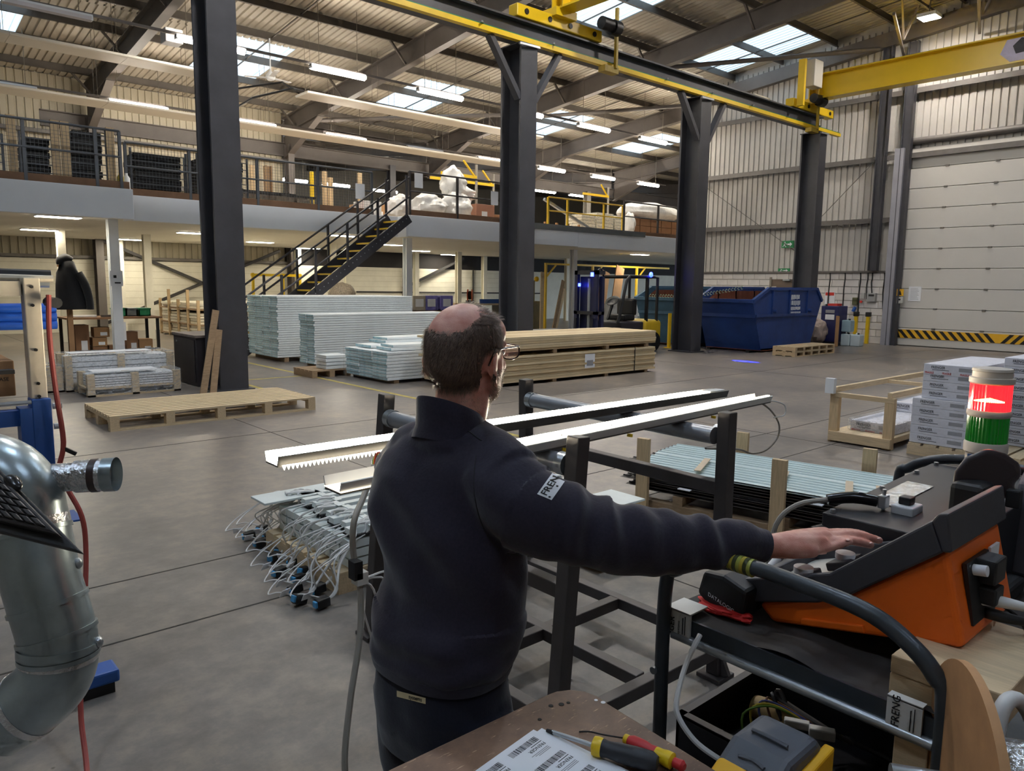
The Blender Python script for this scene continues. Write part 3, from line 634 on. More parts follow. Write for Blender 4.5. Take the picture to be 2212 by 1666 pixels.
# ================================================================ pallets, crates and cabinet at left
def two_mat(o, m2, test):
    o.data.materials.append(m2)
    for p in o.data.polygons:
        if test(p.normal): p.material_index = 1
    return o
t = thing('long_pallet', (2.14, 9.31, 0), 'long low pine pallet lying on the floor in front of the left column', 'pallet')
for i in range(10):
    y = 9.31+i*.124; MB().box(2.14, 4.67, y, y+.088, .155, .178).build('deck_board', wood, t)
for i in range(5):
    x = 2.14 + i*.608
    MB().box(x, x+.1, 9.31, 10.53, .115, .155).build('cross_board', woody, t)
    for y in (9.31, 9.87, 10.43): MB().box(x, x+.1, y, y+.1, .022, .115).build('block', woody, t)
for y in (9.31, 9.87, 10.43): MB().box(2.14, 4.67, y, y+.1, 0, .022).build('runner', wood, t)
def wrapped_crate(x0, x1, y0, y1, h, lb):
    t = thing('wrapped_crate', (x0, y0, 0), lb, 'crate', 'film-wrapped crates')
    for x in (x0, (x0+x1)/2-.05, x1-.1): MB().box(x, x+.1, y0, y0+.1, 0, h-.03).build('post', wood, t); MB().box(x, x+.1, y1-.1, y1, 0, h-.03).build('post', wood, t)
    MB().box(x0, x1, y0, y0+.03, .0, .03).build('runner', wood, t); MB().box(x0, x1, y1-.03, y1, .0, .03).build('runner', wood, t)
    MB().box(x0, x1, y0+.02, y1-.02, .1, .13).build('deck', wood, t)
    n = 5
    for i in range(n):
        z = .135+i*(h-.18)/n; MB().box(x0+.06, x1-.06, y0+.05, y1-.05, z, z+(h-.18)/n-.01).build('packed_panel', white_p, t)
    MB().box(x0-.01, x1+.01, y0-.01, y1+.01, .02, h).build('stretch_film', wrapclear, t, bev=.01)
    MB().box(x0+.1, x1-.3, y0+.1, y0+.45, h+.001, h+.004).build('label_sheet', paper, t)
wrapped_crate(2.55, 3.86, 12.26, 12.92, .36, 'film-wrapped low crate nearest the long pine pallet')
wrapped_crate(2.42, 4.0, 13.02, 13.66, .58, 'taller film-wrapped crate right behind the low one')
wrapped_crate(2.05, 2.4, 13.1, 13.6, .42, 'film-wrapped crate at left, partly behind the white post')
t = thing('steel_cabinet', (4.2, 12.5, 0), 'black steel cabinet standing beside the leftmost column', 'cabinet')
cabm = pm('cabinet_black', (44, 40, 44), .5, var=.1)
MB().box(4.2, 5.0, 12.5, 13.62, 0, .8).build('body', cabm, t, bev=.01); MB().box(4.18, 5.02, 12.48, 13.64, .8, .84).build('top', pm('cabinet_top', (120, 108, 100), .6, var=.2), t)
MB().box(4.185, 4.2, 12.56, 13.56, .06, .76).build('door', cabm, t, bev=.006); MB().cyl((4.17, 13.4, .7), (4.19, 13.4, .7), .018, 10).build('knob', galv, t)
for i, (bx, by, tx, ty, tz, lb) in enumerate(((3.92, 11.45, 4.22, 11.62, 1.28, 'long weathered plank leaning on the left column'), (4.08, 11.48, 4.26, 11.63, .98, 'shorter weathered plank leaning on the left column'))):
    tag(MB().bar((bx, by, .02), (tx, ty, tz), .1, .025, (0, 1, 0)).build('plank', oldwood), lb, 'plank', 'planks on the left column')
# ================================================================ stacks of white panels
wrapfaint = film('stretch_wrap_faint', .06)
pw = pm('panel_white', (230, 236, 237), .45, var=.07, scale=2); pblue = pm('film_blue_end', (116, 176, 194), .3, var=.3, scale=7, rgb2=(216, 230, 232))
def panel_stack(x0, x1, y0, y1, z0, n, th, cols, lb, jit=.02):
    t = thing('panel_stack', (x0, y0, 0), lb, 'panel stack', 'stacks of white panels')
    wd = (y1-y0)/cols
    base = MB().box(0, x1-x0, 0, wd-.012, 0, th-.007).build('panel', pw, t, local=True, bev=.005, seg=1)
    two_mat(base, pblue, lambda nn: abs(nn.x) > .9)
    k = 0
    for i in range(n):
        for c in range(cols):
            o = base if k == 0 else base.copy()
            if k: COL.objects.link(o)
            k += 1
            o.location = (random.uniform(-jit, jit), c*wd, z0+i*th)
    MB().box(x0+.05, x1, y0+.05, y1-.05, z0+.002, z0+n*th-.02).build('gap_shade_core', pm('gap_shade', (60, 70, 76), .8, var=.1), t)  # dark core paints shade into the gaps between panels
    for x in (x0+.15, (x0+x1)/2, x1-.25): MB().box(x, x+.1, y0+.02, y1-.02, 0, z0-.005).build('bearer', oldwood, t)
    return t
ta = panel_stack(6.87, 10.3, 15.36, 16.95, .1, 27, .049, 4, 'tallest film-wrapped stack of white panels behind the other stacks')
MB().box(6.83, 10.33, 15.33, 16.98, .09, 1.435).build('stretch_film', wrapfaint, ta, bev=.02)
panel_stack(6.98, 10.35, 13.9, 14.55, .08, 21, .048, 2, 'middle stack of white panels with open gaps, in front of the tallest')
tc = panel_stack(6.84, 9.9, 10.96, 12.4, .06, 9, .055, 3, 'lowest stack of white panels with blue ends, nearest the camera')
MB().box(6.80, 9.9, 10.93, 12.43, .05, .565).build('stretch_film', wrapfaint, tc, bev=.02)
for i, (x, y, z, L, a, lb) in enumerate(((7.0, 11.75, .56, 2.6, 0, 'white panel lying on the lowest stack, bottom left of three'), (7.4, 11.9, .62, 2.4, 3, 'white panel with dark hollow end on top of the lowest stack'), (6.98, 11.05, .56, 2.6, -4, 'loose white panel tilted over the front of the lowest stack'))):
    t = thing('loose_panel', (x, y, z), lb, 'panel', 'loose panels on the lowest stack', rz=math.radians(a))
    two_mat(MB().box(0, L, 0, .55, .0, .05).build('tray', pw, t, local=True, bev=.006), pblue, lambda nn: abs(nn.x) > .9)
    if i: two_mat(MB().box(.06, L, .04, .5, .055, .1).build('upper_tray', pw, t, local=True, bev=.006), pblue, lambda nn: abs(nn.x) > .9)
t = thing('small_panel_bundle', (6.5, 12.5, .14), 'short bundle of white offcuts on a small pallet before the stacks', 'panel bundle')
for i in range(4): MB().box(6.5+.01*(i % 2), 6.95, 12.5, 12.9, .14+i*.065, .195+i*.065).build('offcut', pw, t, bev=.004)
t = thing('small_pallet', (6.2, 12.45, 0), 'small dark wooden pallet under the short bundle of white offcuts', 'pallet')
for i in range(5): MB().box(6.2, 6.98, 12.45+i*.16, 12.57+i*.16, .11, .135).build('deck_board', oldwood, t)
for x in (6.2, 6.55, 6.88): MB().box(x, x+.1, 12.45, 13.2, 0, .11).build('bearer', oldwood, t)
# ================================================================ sawn timber
t = thing('timber_stack', (7.4, 9.5, 0), 'long two-tier stack of pale sawn boards with a white label', 'timber stack')
bms = []
for k in range(3):
    m = pm('sawn_board_%d' % k, [(212, 190, 150), (218, 198, 160), (202, 178, 138)][k], .75, var=.14, scale=4, stretch=(.8, 12, 12), bump=.1)
    bms.append(MB().box(0, 4.9, 0, .186, 0, .038).build('board', m, t, local=True))
cnt = 0
for z0, n in ((.06, 11), (.59, 6)):
    for i in range(n):
        for c in range(7):
            if 0 < c and i < n-1: continue
            s = bms[cnt % 3]; o = s if cnt < 3 else s.copy()
            if cnt >= 3: COL.objects.link(o)
            cnt += 1
            o.location = (random.uniform(-.05, .05) if c else random.uniform(-.03, .03), c*.19+random.uniform(-.012, .012), z0+i*.0415)
MB().box(7.5, 12.25, 9.68, 10.8, .065, .48).build('inner_boards', wood, t); MB().box(7.5, 12.25, 9.68, 10.8, .6, .8).build('inner_boards', wood, t)
for x in (8.0, 9.4, 10.8, 12.0):
    MB().box(x, x+.09, 9.52, 10.8, .52, .588).build('bearer', oldwood, t); MB().box(x, x+.09, 9.52, 10.8, 0, .058).build('bearer', oldwood, t)
MB().box(10.2, 10.47, 9.492, 9.496, .2, .46).build('label_sheet', paper, t); MB().box(10.25, 10.42, 9.489, 9.492, .24, .34).build('label_print', pm('grey_print', (150, 150, 154)), t)
MB().box(11.63, 11.645, 9.485, 9.497, .05, .53).build('steel_strap', blackp, t)
# ================================================================ skips
skb = pm('skip_blue', (34, 66, 132), .55, var=.25, scale=1.6, bump=.08); rust = pm('rust_brown', (112, 60, 40), .8, var=.25, scale=4)
def skip(y0, y1, lb, m, text):
    t = thing('waste_skip', (18.2, y0, 0), lb, 'skip', 'blue waste skips')
    out = [(18.25, .06), (17.72, 1.38), (18.48, 1.70), (21.13, 1.71), (21.46, 1.36), (20.9, .06)]
    for ya, yb in ((y0, y0+.03), (y1-.03, y1)):
        MB().prism(out, 'y', ya, yb).build('side_plate', m, t)
    MB().add([(18.25, y0, .06), (18.25, y1, .06), (17.72, y1, 1.36), (17.72, y0, 1.36), (18.29, y0, .06), (18.29, y1, .06), (17.76, y1, 1.36), (17.76, y0, 1.36)], [(0,1,2,3), (7,6,5,4), (3,2,6,7)]).build('end_plate', m, t)
    MB().add([(20.9, y0, .06), (20.9, y1, .06), (21.46, y1, 1.36), (21.46, y0, 1.36), (20.86, y0, .06), (20.86, y1, .06), (21.42, y1, 1.36), (21.42, y0, 1.36)], [(3,2,1,0), (4,5,6,7)]).build('end_plate', m, t)
    MB().box(18.25, 20.9, y0, y1, .04, .1).build('floor_plate', rust, t)
    MB().prism([(18.34, .1), (17.9, 1.2), (18.6, 1.62), (21.05, 1.63), (21.3, 1.3), (20.8, .1)], 'y', y0+.031, y0+.04).build('rusty_lining', rust, t)
    MB().prism([(18.34, .1), (17.9, 1.2), (18.6, 1.62), (21.05, 1.63), (21.3, 1.3), (20.8, .1)], 'y', y1-.04, y1-.031).build('rusty_lining', rust, t)
    MB().box(17.68, 17.8, y0-.03, y1+.03, 1.32, 1.42).build('rim', m, t, bev=.01)
    for ya in (y0, y1):
        MB().bar((18.46, ya, 1.7), (21.15, ya, 1.71), .08, .08).build('rim', m, t); MB().bar((17.72, ya, 1.37), (18.48, ya, 1.7), .08, .08).build('rim', m, t); MB().bar((21.13, ya, 1.71), (21.46, ya, 1.36), .08, .08).build('rim', m, t)
        MB().box(17.9, 21.2, ya-.035, ya+.035, .95, 1.02).build('side_rib', m, t)
        for x in (18.7, 19.6, 20.6): MB().box(x-.03, x+.03, ya-.04, ya+.03, 1.02, 1.68).build('side_rib', m, t)
        for x in (18.75, 20.7): MB().cyl((x, ya-.12, 1.1), (x, ya+.12, 1.1), .05, 12).build('lifting_lug', m, t)
    MB().box(17.86, 17.93, y0, y1, .93, 1.02).build('side_rib', m, t)
    for y in (y0+.2, y1-.3): MB().box(18.0, 21.0, y, y+.1, 0, .05).build('skid', blackp, t)
    if text:
        for z, h, wd in ((1.47, .14, .5), (1.31, .14, .58), (1.16, .1, .62), (1.05, .05, .6)):
            x = 19.95-wd/2
            while x < 19.95+wd/2-.03:
                w_ = random.uniform(.04, .075); MB().box(x, x+w_, y0-.006, y0-.002, z-h/2+random.uniform(0, h*.2), z+h/2).build('blurred_lettering', whitink, t); x += w_+.032
skip(10.6, 12.32, 'dark blue waste skip with white lettering right of the third column', skb, True)
skip(12.78, 14.5, 'teal-blue waste skip left of the third column', pm('skip_teal', (62, 98, 122), .6, var=.22, scale=1.6, bump=.1), False)  # paler and greener blue than the other skip
t = thing('plastic_chain', (17.75, 12.5, 1.45), 'pale green twisted plastic chain strung between the two skips', 'chain')
for i in range(34):
    u = i/33; x, y, z = 17.66, 14.0-u*3.1, 1.46+.26*u-.1*math.sin(math.pi*u)
    MB().tube([(x, y-.03, z-.03), (x-.01, y, z-.045), (x, y+.03, z), (x+.01, y, z+.045), (x, y-.03, z+.02)], .009, 5).build('link', pm('chain_green', (150, 170, 140), .6, var=.1), t)
# ================================================================ pallets, bollard, waste by the skip
t = thing('flat_pallet_pair', (17.83, 9.4, 0), 'pair of pale pine pallets stacked on the floor before the blue skip', 'pallet stack')
for k in (0, 1):
    z = k*.125
    for i in range(6): MB().box(17.83, 19.95, 9.4+i*.105, 9.49+i*.105, z+.1, z+.12).build('deck_board', wood, t)
    for i in range(6): MB().box(17.83+i*.405, 17.93+i*.405, 9.4, 10.02, z+.02, z+.1).build('bearer', woody, t)
    for y in (9.4, 9.66, 9.93): MB().box(17.83, 19.95, y, y+.09, z, z+.02).build('runner', wood, t)
t = thing('bollard', (17.39, 12.97, 0), 'slim yellow bollard between the third column and the forklift', 'bollard')
MB().cyl((17.39, 12.97, .02), (17.39, 12.97, .98), .05, 14).build('post', yellow, t, True); MB().box(17.29, 17.49, 12.87, 13.07, 0, .02).build('base_plate', yellow, t)
def lumpy(c, r, seed, k=.25, n=28, m=18):
    mb = MB(); mb.ell((0, 0, 0), (1, 1, 1), n, m); c = Vector(c)
    for i, p in enumerate(mb.v):
        d = noise.noise(p*1.7+Vector((seed, seed*2, 0)))*k + noise.noise(p*4.5+Vector((seed, 0, seed)))*k*.5
        q = p*(1+d); q.z = max(q.z, -.93); mb.v[i] = c + Vector((q.x*r[0], q.y*r[1], q.z*r[2]))
    return mb
tag(lumpy((22.3, 11.25, .42), (.5, .42, .42), 3).build('waste_sack', pm('crumpled_plastic', (192, 172, 160), .35, var=.25, scale=7, bump=.3), smooth=True), 'crumpled pinkish plastic waste sack beside the blue skip', 'sack')
t = thing('barrel_unit', (22.9, 10.85, 0), 'dark blue drum cabinet with pale labels beside the skip', 'drum')
MB().box(22.6, 23.2, 10.6, 11.15, .1, 1.2).build('body', pm('navy_paint', (38, 44, 92), .5, var=.15), t, bev=.02); MB().box(22.58, 22.6, 10.72, 11.0, .78, .94).build('label', paper, t); MB().box(22.58, 22.6, 10.72, 11.0, .98, 1.08).build('label', pm('grey_print', (150, 150, 154)), t)
MB().box(22.56, 23.24, 10.56, 11.2, 0, .1).build('base', blackp, t); MB().box(22.7, 23.0, 10.7, 11.0, 1.2, 1.27).build('lid_clutter', redink, t); MB().box(22.75, 22.95, 10.95, 11.1, 1.2, 1.25).build('lid_clutter', blackp, t)
tag(MB().box(22.2, 22.24, 10.38, 10.48, 0, .92).build('upright_plank', card, bev=.004), 'brown plank standing upright in front of the navy drum cabinet', 'plank')
tag(MB().box(21.9, 21.95, 11.35, 11.42, 0, .95).build('upright_plank', oldwood, bev=.004), 'dark plank standing between the skip and the sack', 'plank')
jm_ = pm('jerrycan_white', (196, 210, 216), .4, var=.06)
for i, (y, z, lb) in enumerate(((10.42, 0, 'left white jerrycan on the floor by the block wall'), (10.12, 0, 'right white jerrycan on the floor by the block wall'), (10.42, .42, 'pale blue jerrycan stacked above the white ones'))):
    t = thing('jerrycan', (22.9, y, z), lb, 'jerrycan', 'jerrycans by the wall')
    MB().box(22.75, 23.05, y-.14, y+.14, z, z+.36).build('body', jm_ if i < 2 else pm('jerrycan_blue', (150, 176, 188), .4, var=.05), t, bev=.03); MB().cyl((22.83, y-.07, z+.36), (22.83, y-.07, z+.4), .03, 10).build('cap', blackp, t); MB().tube([(22.85, y, z+.36), (22.87, y, z+.4), (22.95, y, z+.4), (22.98, y, z+.36)], .015, 6).build('handle', jm_, t)
# ================================================================ forklift
t = thing('forklift', (14, 13.1, 0), 'yellow and black forklift with glowing blue beacon behind the timber stack', 'forklift')
fy = pm('forklift_yellow', (200, 168, 40), .4, var=.1); fk = pm('forklift_dark', (38, 38, 44), .5, var=.1)
MB().box(14.7, 15.9, 12.6, 13.6, .2, .8).build('chassis', fk, t, bev=.04); MB().box(15.85, 16.85, 12.55, 13.65, .22, .84).build('counterweight', fy, t, bev=.12, seg=4)
for x in (13.62, 13.9):
    for y in (12.75, 13.4): MB().box(x-.06, x+.06, y-.05, y+.05, .05, 2.1 if x < 13.8 else 1.95).build('mast_rail', pm('mast_blue_black', (30, 34, 66), .45, var=.1), t)
MB().box(13.56, 13.98, 12.7, 13.46, 2.0, 2.1).build('mast_crosshead', fk, t); MB().box(13.56, 13.98, 12.7, 13.46, 1.0, 1.08).build('mast_crossbar', fk, t)
for y in (12.8, 13.35): MB().tube([(13.5, y, .9), (13.45, y, .08), (12.6, y, .05)], .05, 6).build('fork', fk, t)
MB().cyl((13.75, 13.07, .3), (13.75, 13.07, 1.9), .05, 10).build('lift_cylinder', galv, t, True)
MB().tube([(13.8, 12.9, 2.0), (14.1, 12.95, 2.15), (14.35, 13.0, 1.9), (14.3, 13.0, 1.2)], .025, 6, 4).build('hose', blackp, t)
for y in (12.62, 13.58):
    MB().tube([(14.55, y, .78), (14.75, y, 1.3), (14.95, y, 1.86), (15.1, y, 1.96), (16.1, y, 1.97), (16.62, y, 1.95), (16.62, y, .8)], .045, 8).build('guard_post', blackp, t, True)
for i in range(5): MB().bar((15.15+i*.33, 12.62, 1.98), (15.15+i*.33, 13.58, 1.98), .04).build('guard_slat', blackp, t)
MB().bar((16.05, 12.62, 1.96), (16.05, 12.62, .8), .08, .07).build('guard_post', blackp, t)
MB().box(15.2, 15.75, 12.8, 13.4, .82, .98).build('seat', blackp, t, bev=.05); MB().box(15.65, 15.85, 12.8, 13.4, .95, 1.4).build('backrest', blackp, t, bev=.06)
MB().bar((14.75, 13.1, .85), (15.0, 13.1, 1.3), .06).build('steering_column', blackp, t); MB().lathe([(.17, 0), (.19, .015), (.17, .03), (.15, .015)], (15.0, 13.1, 1.3), 20, (-.5, 0, .85)).build('steering_wheel', blackp, t, True)
for x in (14.9, 16.35):
    for y in (12.5, 13.55):
        wm = MB().cyl((x, y, .26), (x, y+.16, .26), .26, 20)
        for p in wm.v: p.x = x+(p.x-x)/.76
        wm.build('wheel', blackp, t, True)
bl = MB(); bl.ell((16.12, 12.55, 2.03), (.07, .05, .07)); bl.build('beacon', em('blue_beacon', (20, 40, 255), 9), t, True)
MB().box(13.55, 13.58, 12.8, 12.9, 1.95, 2.05).build('blue_marker', em('blue_marker', (30, 50, 255), 8), t); MB().box(13.55, 13.58, 13.25, 13.32, 1.7, 1.78).build('blue_marker', em('blue_marker', (30, 50, 255), 8), t)
sp = bpy.data.lights.new('blue_spot', 'SPOT'); sp.color = (.01, .02, 1); sp.energy = 11000; sp.spot_size = math.radians(7.5); sp.spot_blend = .5; sp.shadow_soft_size = .03
so = bpy.data.objects.new('blue_spot_lamp', sp); COL.objects.link(so); so.parent = t; L = Vector((16.2, 12.3, 2.05)); T = Vector((15.95, 9.55, 0)); so.location = L-Vector((14, 13.1, 0)); so.rotation_euler = (T-L).to_track_quat('-Z', 'Y').to_euler()
MB().box(13.74, 13.78, 12.78, 13.38, .1, 1.95).build('mast_plate', pm('mast_blue_black', (30, 34, 66)), t); t.location.x = 14.33; t.scale.x = .76; so.location.x = (15.95-14.33)/.76
# ================================================================ cartons with printing at right
box_w = pm('carton_white', (214, 214, 222), .55, var=.04, scale=2)
def carton(x0, y0, z0, L, W, H, lb, fragile=False, grp='white printed cartons'):
    t = thing('carton', (x0, y0, z0), lb, 'carton', grp)
    MB().box(x0, x0+L, y0, y0+W, z0, z0+H).build('body', box_w, t, bev=.003, seg=1)
    c = z0+H*.55
    lettering('FRENGER', H*.42, (x0-.002, y0+W*.86, c+H*.08), (0, -1, 0), (0, 0, 1), t, ink, squash=.85, bold=.012)
    MB().box(x0-.002, x0-.001, y0+W*.52, y0+W*.84, c-H*.22, c-H*.17).build('underline', ink, t); MB().box(x0-.002, x0-.001, y0+W*.1, y0+W*.34, c-H*.2, c+H*.2).build('address_block', pm('grey_print', (150, 150, 154)), t)
    if fragile:
        MB().box(x0-.004, x0-.003, y0+.002, y0+W-.002, z0-H*.22, z0+H*.2).build('tape', box_w, t)
        for k in range(3): lettering('FRAGILE', H*.32, (x0-.006, y0+W*(.97-.33*k), z0-.01*H), (0, -1, 0), (0, 0, 1), t, redink, squash=.8, bold=.02, name='tape_lettering')
    return t
def carton_stack(x0, y0, z0, n, L, W, H, what, frag=()):
    for i in range(n):
        place = 'bottom' if i == 0 else ('topmost' if i == n-1 else ORD[i]+' from bottom')
        carton(x0, y0, z0+i*(H+.002), L, W, H, 'white printed carton, %s of the %s' % (place, what), i in frag)
carton_stack(8.32, 2.5, .13, 5, 1.5, .55, .093, 'lower wrapped stack on the pallet')
carton_stack(8.36, 2.48, .13+5*.095, 4, 1.4, .5, .088, 'upper stack with the red tape', (3,))
carton_stack(8.95, 1.9, .13, 10, 1.4, .52, .089, 'rear stack at the right edge', (8,))
t = thing('carton_pallet', (8.3, 1.88, 0), 'wooden pallet carrying the wrapped white cartons', 'pallet')
for i in range(8): MB().box(8.3, 10.4, 1.88+i*.15, 2.0+i*.15, .1, .125).build('deck_board', wood, t)
for x in (8.3, 9.3, 10.28): MB().box(x, x+.1, 1.88, 3.06, 0, .1).build('bearer', woody, t)
t = thing('stretch_film', (8.3, 2.5, .1), 'clear glossy stretch film around the stacked white cartons', 'film')
MB().box(8.295, 9.85, 2.485, 3.065, .02, .607).build('film_sleeve', wrapfaint, t, bev=.01); MB().box(8.34, 9.8, 2.465, 2.995, .61, .99).build('film_sleeve', wrapfaint, t, bev=.02)
t = thing('open_crate', (8.3, 3.2, 0), 'open pine crate frame with upright posts at right', 'crate')
for x in (8.3, 11.4):
    for y in (3.22, 3.82): MB().box(x, x+.07, y, y+.1, 0, .508).build('post', woodz, t, bev=.003)
for y in (3.25, 3.86): MB().box(8.3, 11.5, y, y+.045, .56, .62).build('top_rail', wood, t)
MB().box(8.3, 8.36, 3.22, 3.92, .51, .56).build('end_rail', woody, t); MB().box(9.7, 9.76, 3.22, 3.92, .56, .6).build('cross_rail', woody, t)
MB().box(8.3, 11.5, 3.24, 3.9, .06, .12).build('deck', wood, t); MB().box(8.26, 8.3, 3.22, 3.9, .02, .12).build('front_rail', woody, t)
MB().box(8.24, 8.3, 3.86, 3.96, .55, .72).build('corner_pad', white_p, t)
carton(8.55, 3.3, .125, 1.6, .48, .11, 'white printed carton lying inside the open pine crate, lower one', True)
carton(9.6, 3.32, .24, 1.4, .45, .11, 'white printed carton inside the open pine crate, rear upper one')
t = thing('crate_film', (8.5, 3.3, .12), 'crumpled clear film over the carton in the open pine crate', 'film'); MB().box(8.52, 10.2, 3.28, 3.81, .12, .26).build('film_sleeve', wrapclear, t, bev=.02)
# ================================================================ ribbed metal sheets with posts
t = thing('sheet_metal_stack', (4.63, 3.46, 0), 'stack of pale green-white ribbed metal sheets on bearers at right', 'sheet stack', rz=math.atan2(-.983, .184))
shm = pm('ribbed_sheet_white', (206, 222, 222), .35, .1, var=.04); shd = pm('sheet_edge_dark', (84, 80, 78), .5, .3, var=.2, scale=5)
for i in range(9):
    z = .14+i*.022
    for k, y in enumerate((0.0, .46)):
        mb = MB(); o_ = (0, .0, 0); dy = random.uniform(-.015, .015)
        mb.corr(y+dy, y+.43+dy, .072, -.01, lambda u, o, v: (v, u, z-o+.012), -.35+random.uniform(-.06, .1), 2.7, .78)
        mb.box(-.2, 2.7, y+dy, y+.43+dy, z-.004, z+.0015)
        mb.build('ribbed_sheet', shm if i == 8 else shd, t, local=True)
for x in (.1, .9, 1.9): MB().box(x, x+.08, -.02, .95, .06, .13).build('bearer', oldwood, t, local=True)
MB().box(-.2, 2.7, -.02, .07, 0, .06).build('skid', oldwood, t, local=True); MB().box(-.2, 2.7, .8, .9, 0, .06).build('skid', oldwood, t, local=True)
for x in (.28, .9, 1.35, 1.55, 1.95):
    MB().bar((x, .0, .356), (x-.1, .42, .358), .05, .006).build('packing_strip', pm('strip_beige', (204, 186, 160), .7, var=.06), t, local=True)
for x, z in ((.35, .3), (1.1, .27), (1.7, .2), (.3, .25), (1.6, .16), (.15, .2)): MB().box(x, x+.1, -.05, .05, z, z+.006).build('spacer_card', paper, t, local=True)
for x, y, lb in ((-.13, -.08, 'wooden post at the left front of the metal sheet stack'), (.92, -.1, 'wooden post in front of the metal sheets, left of the black box'), (.25, .98, 'wooden post at the left back of the metal sheets'), (1.25, 1.0, 'wooden post behind the metal sheets, in front of the pine crate')):
    c, s_ = .184, -.983; wx, wy = 4.63+c*x-s_*y, 3.46+s_*x+c*y
    o = tag(MB().box(-.05, .05, -.02, .02, 0, .56 if y < 0 else .5).build('wooden_post', woodz, bev=.003), lb, 'post', 'posts around the metal sheets'); o.location = (wx, wy, 0); o.rotation_euler = (0, 0, math.atan2(-.983, .184))
# ================================================================ under the mezzanine
t = thing('workbench', (3.8, 18.9, 0), 'long workbench under the mezzanine with cartons stored below', 'workbench')
MB().box(3.6, 5.6, 18.9, 19.9, .83, .87).build('bench_top', brownwood, t)
for x in (3.65, 5.5):
    for y in (18.95, 19.82): MB().bar((x, y, 0), (x, y, .83), .06).build('leg', blackp, t)
MB().bar((3.65, 18.95, .12), (5.5, 18.95, .12), .04).build('stretcher', blackp, t)
bx = [(3.78, .0, .28, .42, .7, 'tall carton leftmost under the workbench'), (4.12, .0, .3, .3, .2, 'carton at the bottom of the middle pile under the workbench'), (4.12, .21, .3, .3, .2, 'carton second in the middle pile under the workbench'), (4.16, .42, .32, .3, .22, 'carton topmost in the middle pile under the workbench'), (4.46, .0, .26, .3, .22, 'carton with black mark beside the middle pile'), (4.82, .0, .26, .36, .52, 'upright carton with white strip under the workbench'), (5.1, .0, .3, .3, .34, 'open carton rightmost under the workbench')]
for x, z, w_, d, h, lb in bx:
    t = thing('cardboard_box', (x, 19.05, z), lb, 'box', 'cartons under the workbench'); MB().box(x, x+w_, 19.05, 19.05+d, z, z+h).build('body', card if random.random() < .6 else card_d, t, bev=.004, seg=1); MB().box(x+w_*.4, x+w_*.85, 19.044, 19.049, z+h*.15, z+h*.5).build('label', paper, t)
tag(MB().box(4.52, 4.78, 18.84, 18.845, .34, .76).build('hanging_sheet', paper), 'white paper hanging from the front edge of the workbench', 'paper')
for x, c, lb in ((4.68, (40, 130, 90), 'green plastic crate on the workbench, left one'), (4.9, (100, 108, 110), 'grey plastic crate between two green ones'), (5.2, (40, 130, 90), 'green plastic crate on the workbench, right one')):
    t = thing('plastic_crate', (x, 19.3, .87), lb, 'crate', 'crates on the workbench'); m = pm('crate_%d' % c[0], c, .45, var=.06); mb = MB(); mb.box(x, x+.26, 19.3, 19.7, .87, .89); mb.box(x, x+.26, 19.3, 19.32, .87, 1.05); mb.box(x, x+.26, 19.68, 19.7, .87, 1.05); mb.box(x, x+.02, 19.3, 19.7, .87, 1.05); mb.box(x+.24, x+.26, 19.3, 19.7, .87, 1.05); mb.build('shell', m, t); MB().box(x-.01, x+.27, 19.29, 19.71, 1.03, 1.06).build('rim', m, t)
for x, w_, c, lb in ((3.75, .5, (210, 210, 212), 'white flat profiles lying on the workbench'), (4.35, .28, (60, 58, 58), 'black hand tool lying on the workbench')):
    tag(MB().box(x, x+w_, 19.1, 19.22, .871, .92).build('bench_item', pm('item_%d' % c[0], c, .5, var=.1), bev=.01), lb, 'tool')
t = thing('coat_stand', (3.58, 18.4, 0), 'wooden post carrying a black hooded coat under the mezzanine', 'coat stand'); MB().box(3.53, 3.63, 18.38, 18.46, 0, 2.05).build('post', card, t); MB().box(3.4, 3.7, 18.4, 18.44, 1.98, 2.02).build('peg_rail', card, t); MB().box(3.38, 3.78, 18.2, 18.6, 0, .04).build('foot', card, t)
cm = pm('coat_black', (20, 20, 24), .85, var=.15, sheen=.2); mb = MB()
prof = [(2.14, .07, .06), (2.08, .14, .12), (1.95, .17, .13), (1.85, .21, .14), (1.6, .24, .15), (1.35, .27, .16), (1.12, .3, .17), (1.08, .28, .15)]
vs = []
for z, a, b in prof:
    for k in range(24):
        th = 2*math.pi*k/24; q = 1+.1*math.sin(5*th+z*3)*(1 if z < 1.9 else .3); vs.append((3.57+a*math.cos(th)*q+.05*(2.1-z), 18.33+b*math.sin(th)*q, z))
mb.add(vs, [(i*24+k, i*24+(k+1) % 24, (i+1)*24+(k+1) % 24, (i+1)*24+k) for i in range(7) for k in range(24)]+[tuple(range(24)), tuple(range(191, 167, -1))])
c_ = thing('coat', (3.57, 18.33, 1.1), 'black hooded coat hanging on the wooden post', 'coat'); mb.build('body', cm, c_, True)
MB().tube([(3.42, 18.3, 2.02), (3.44, 18.3, 2.12), (3.55, 18.32, 2.17), (3.66, 18.32, 2.12)], [.05, .08, .09, .06], 14, 3).build('hood', cm, c_, True)
MB().tube([(3.75, 18.25, 1.85), (3.86, 18.2, 1.6), (3.92, 18.18, 1.3), (3.93, 18.18, 1.08)], [.09, .085, .075, .07], 12, 3).build('sleeve', cm, c_, True)
t = thing('column_notice', (4.5, 18.27, 1.6), 'white printed notice taped to the left white column', 'notice'); MB().box(4.37, 4.63, 18.275, 18.28, 1.58, 1.92).build('sheet', paper, t); MB().box(4.44, 4.5, 18.27, 18.275, 1.76, 1.82).build('print_mark', ink, t); MB().box(4.46, 4.58, 18.27, 18.275, 1.64, 1.67).build('print_line', ink, t)
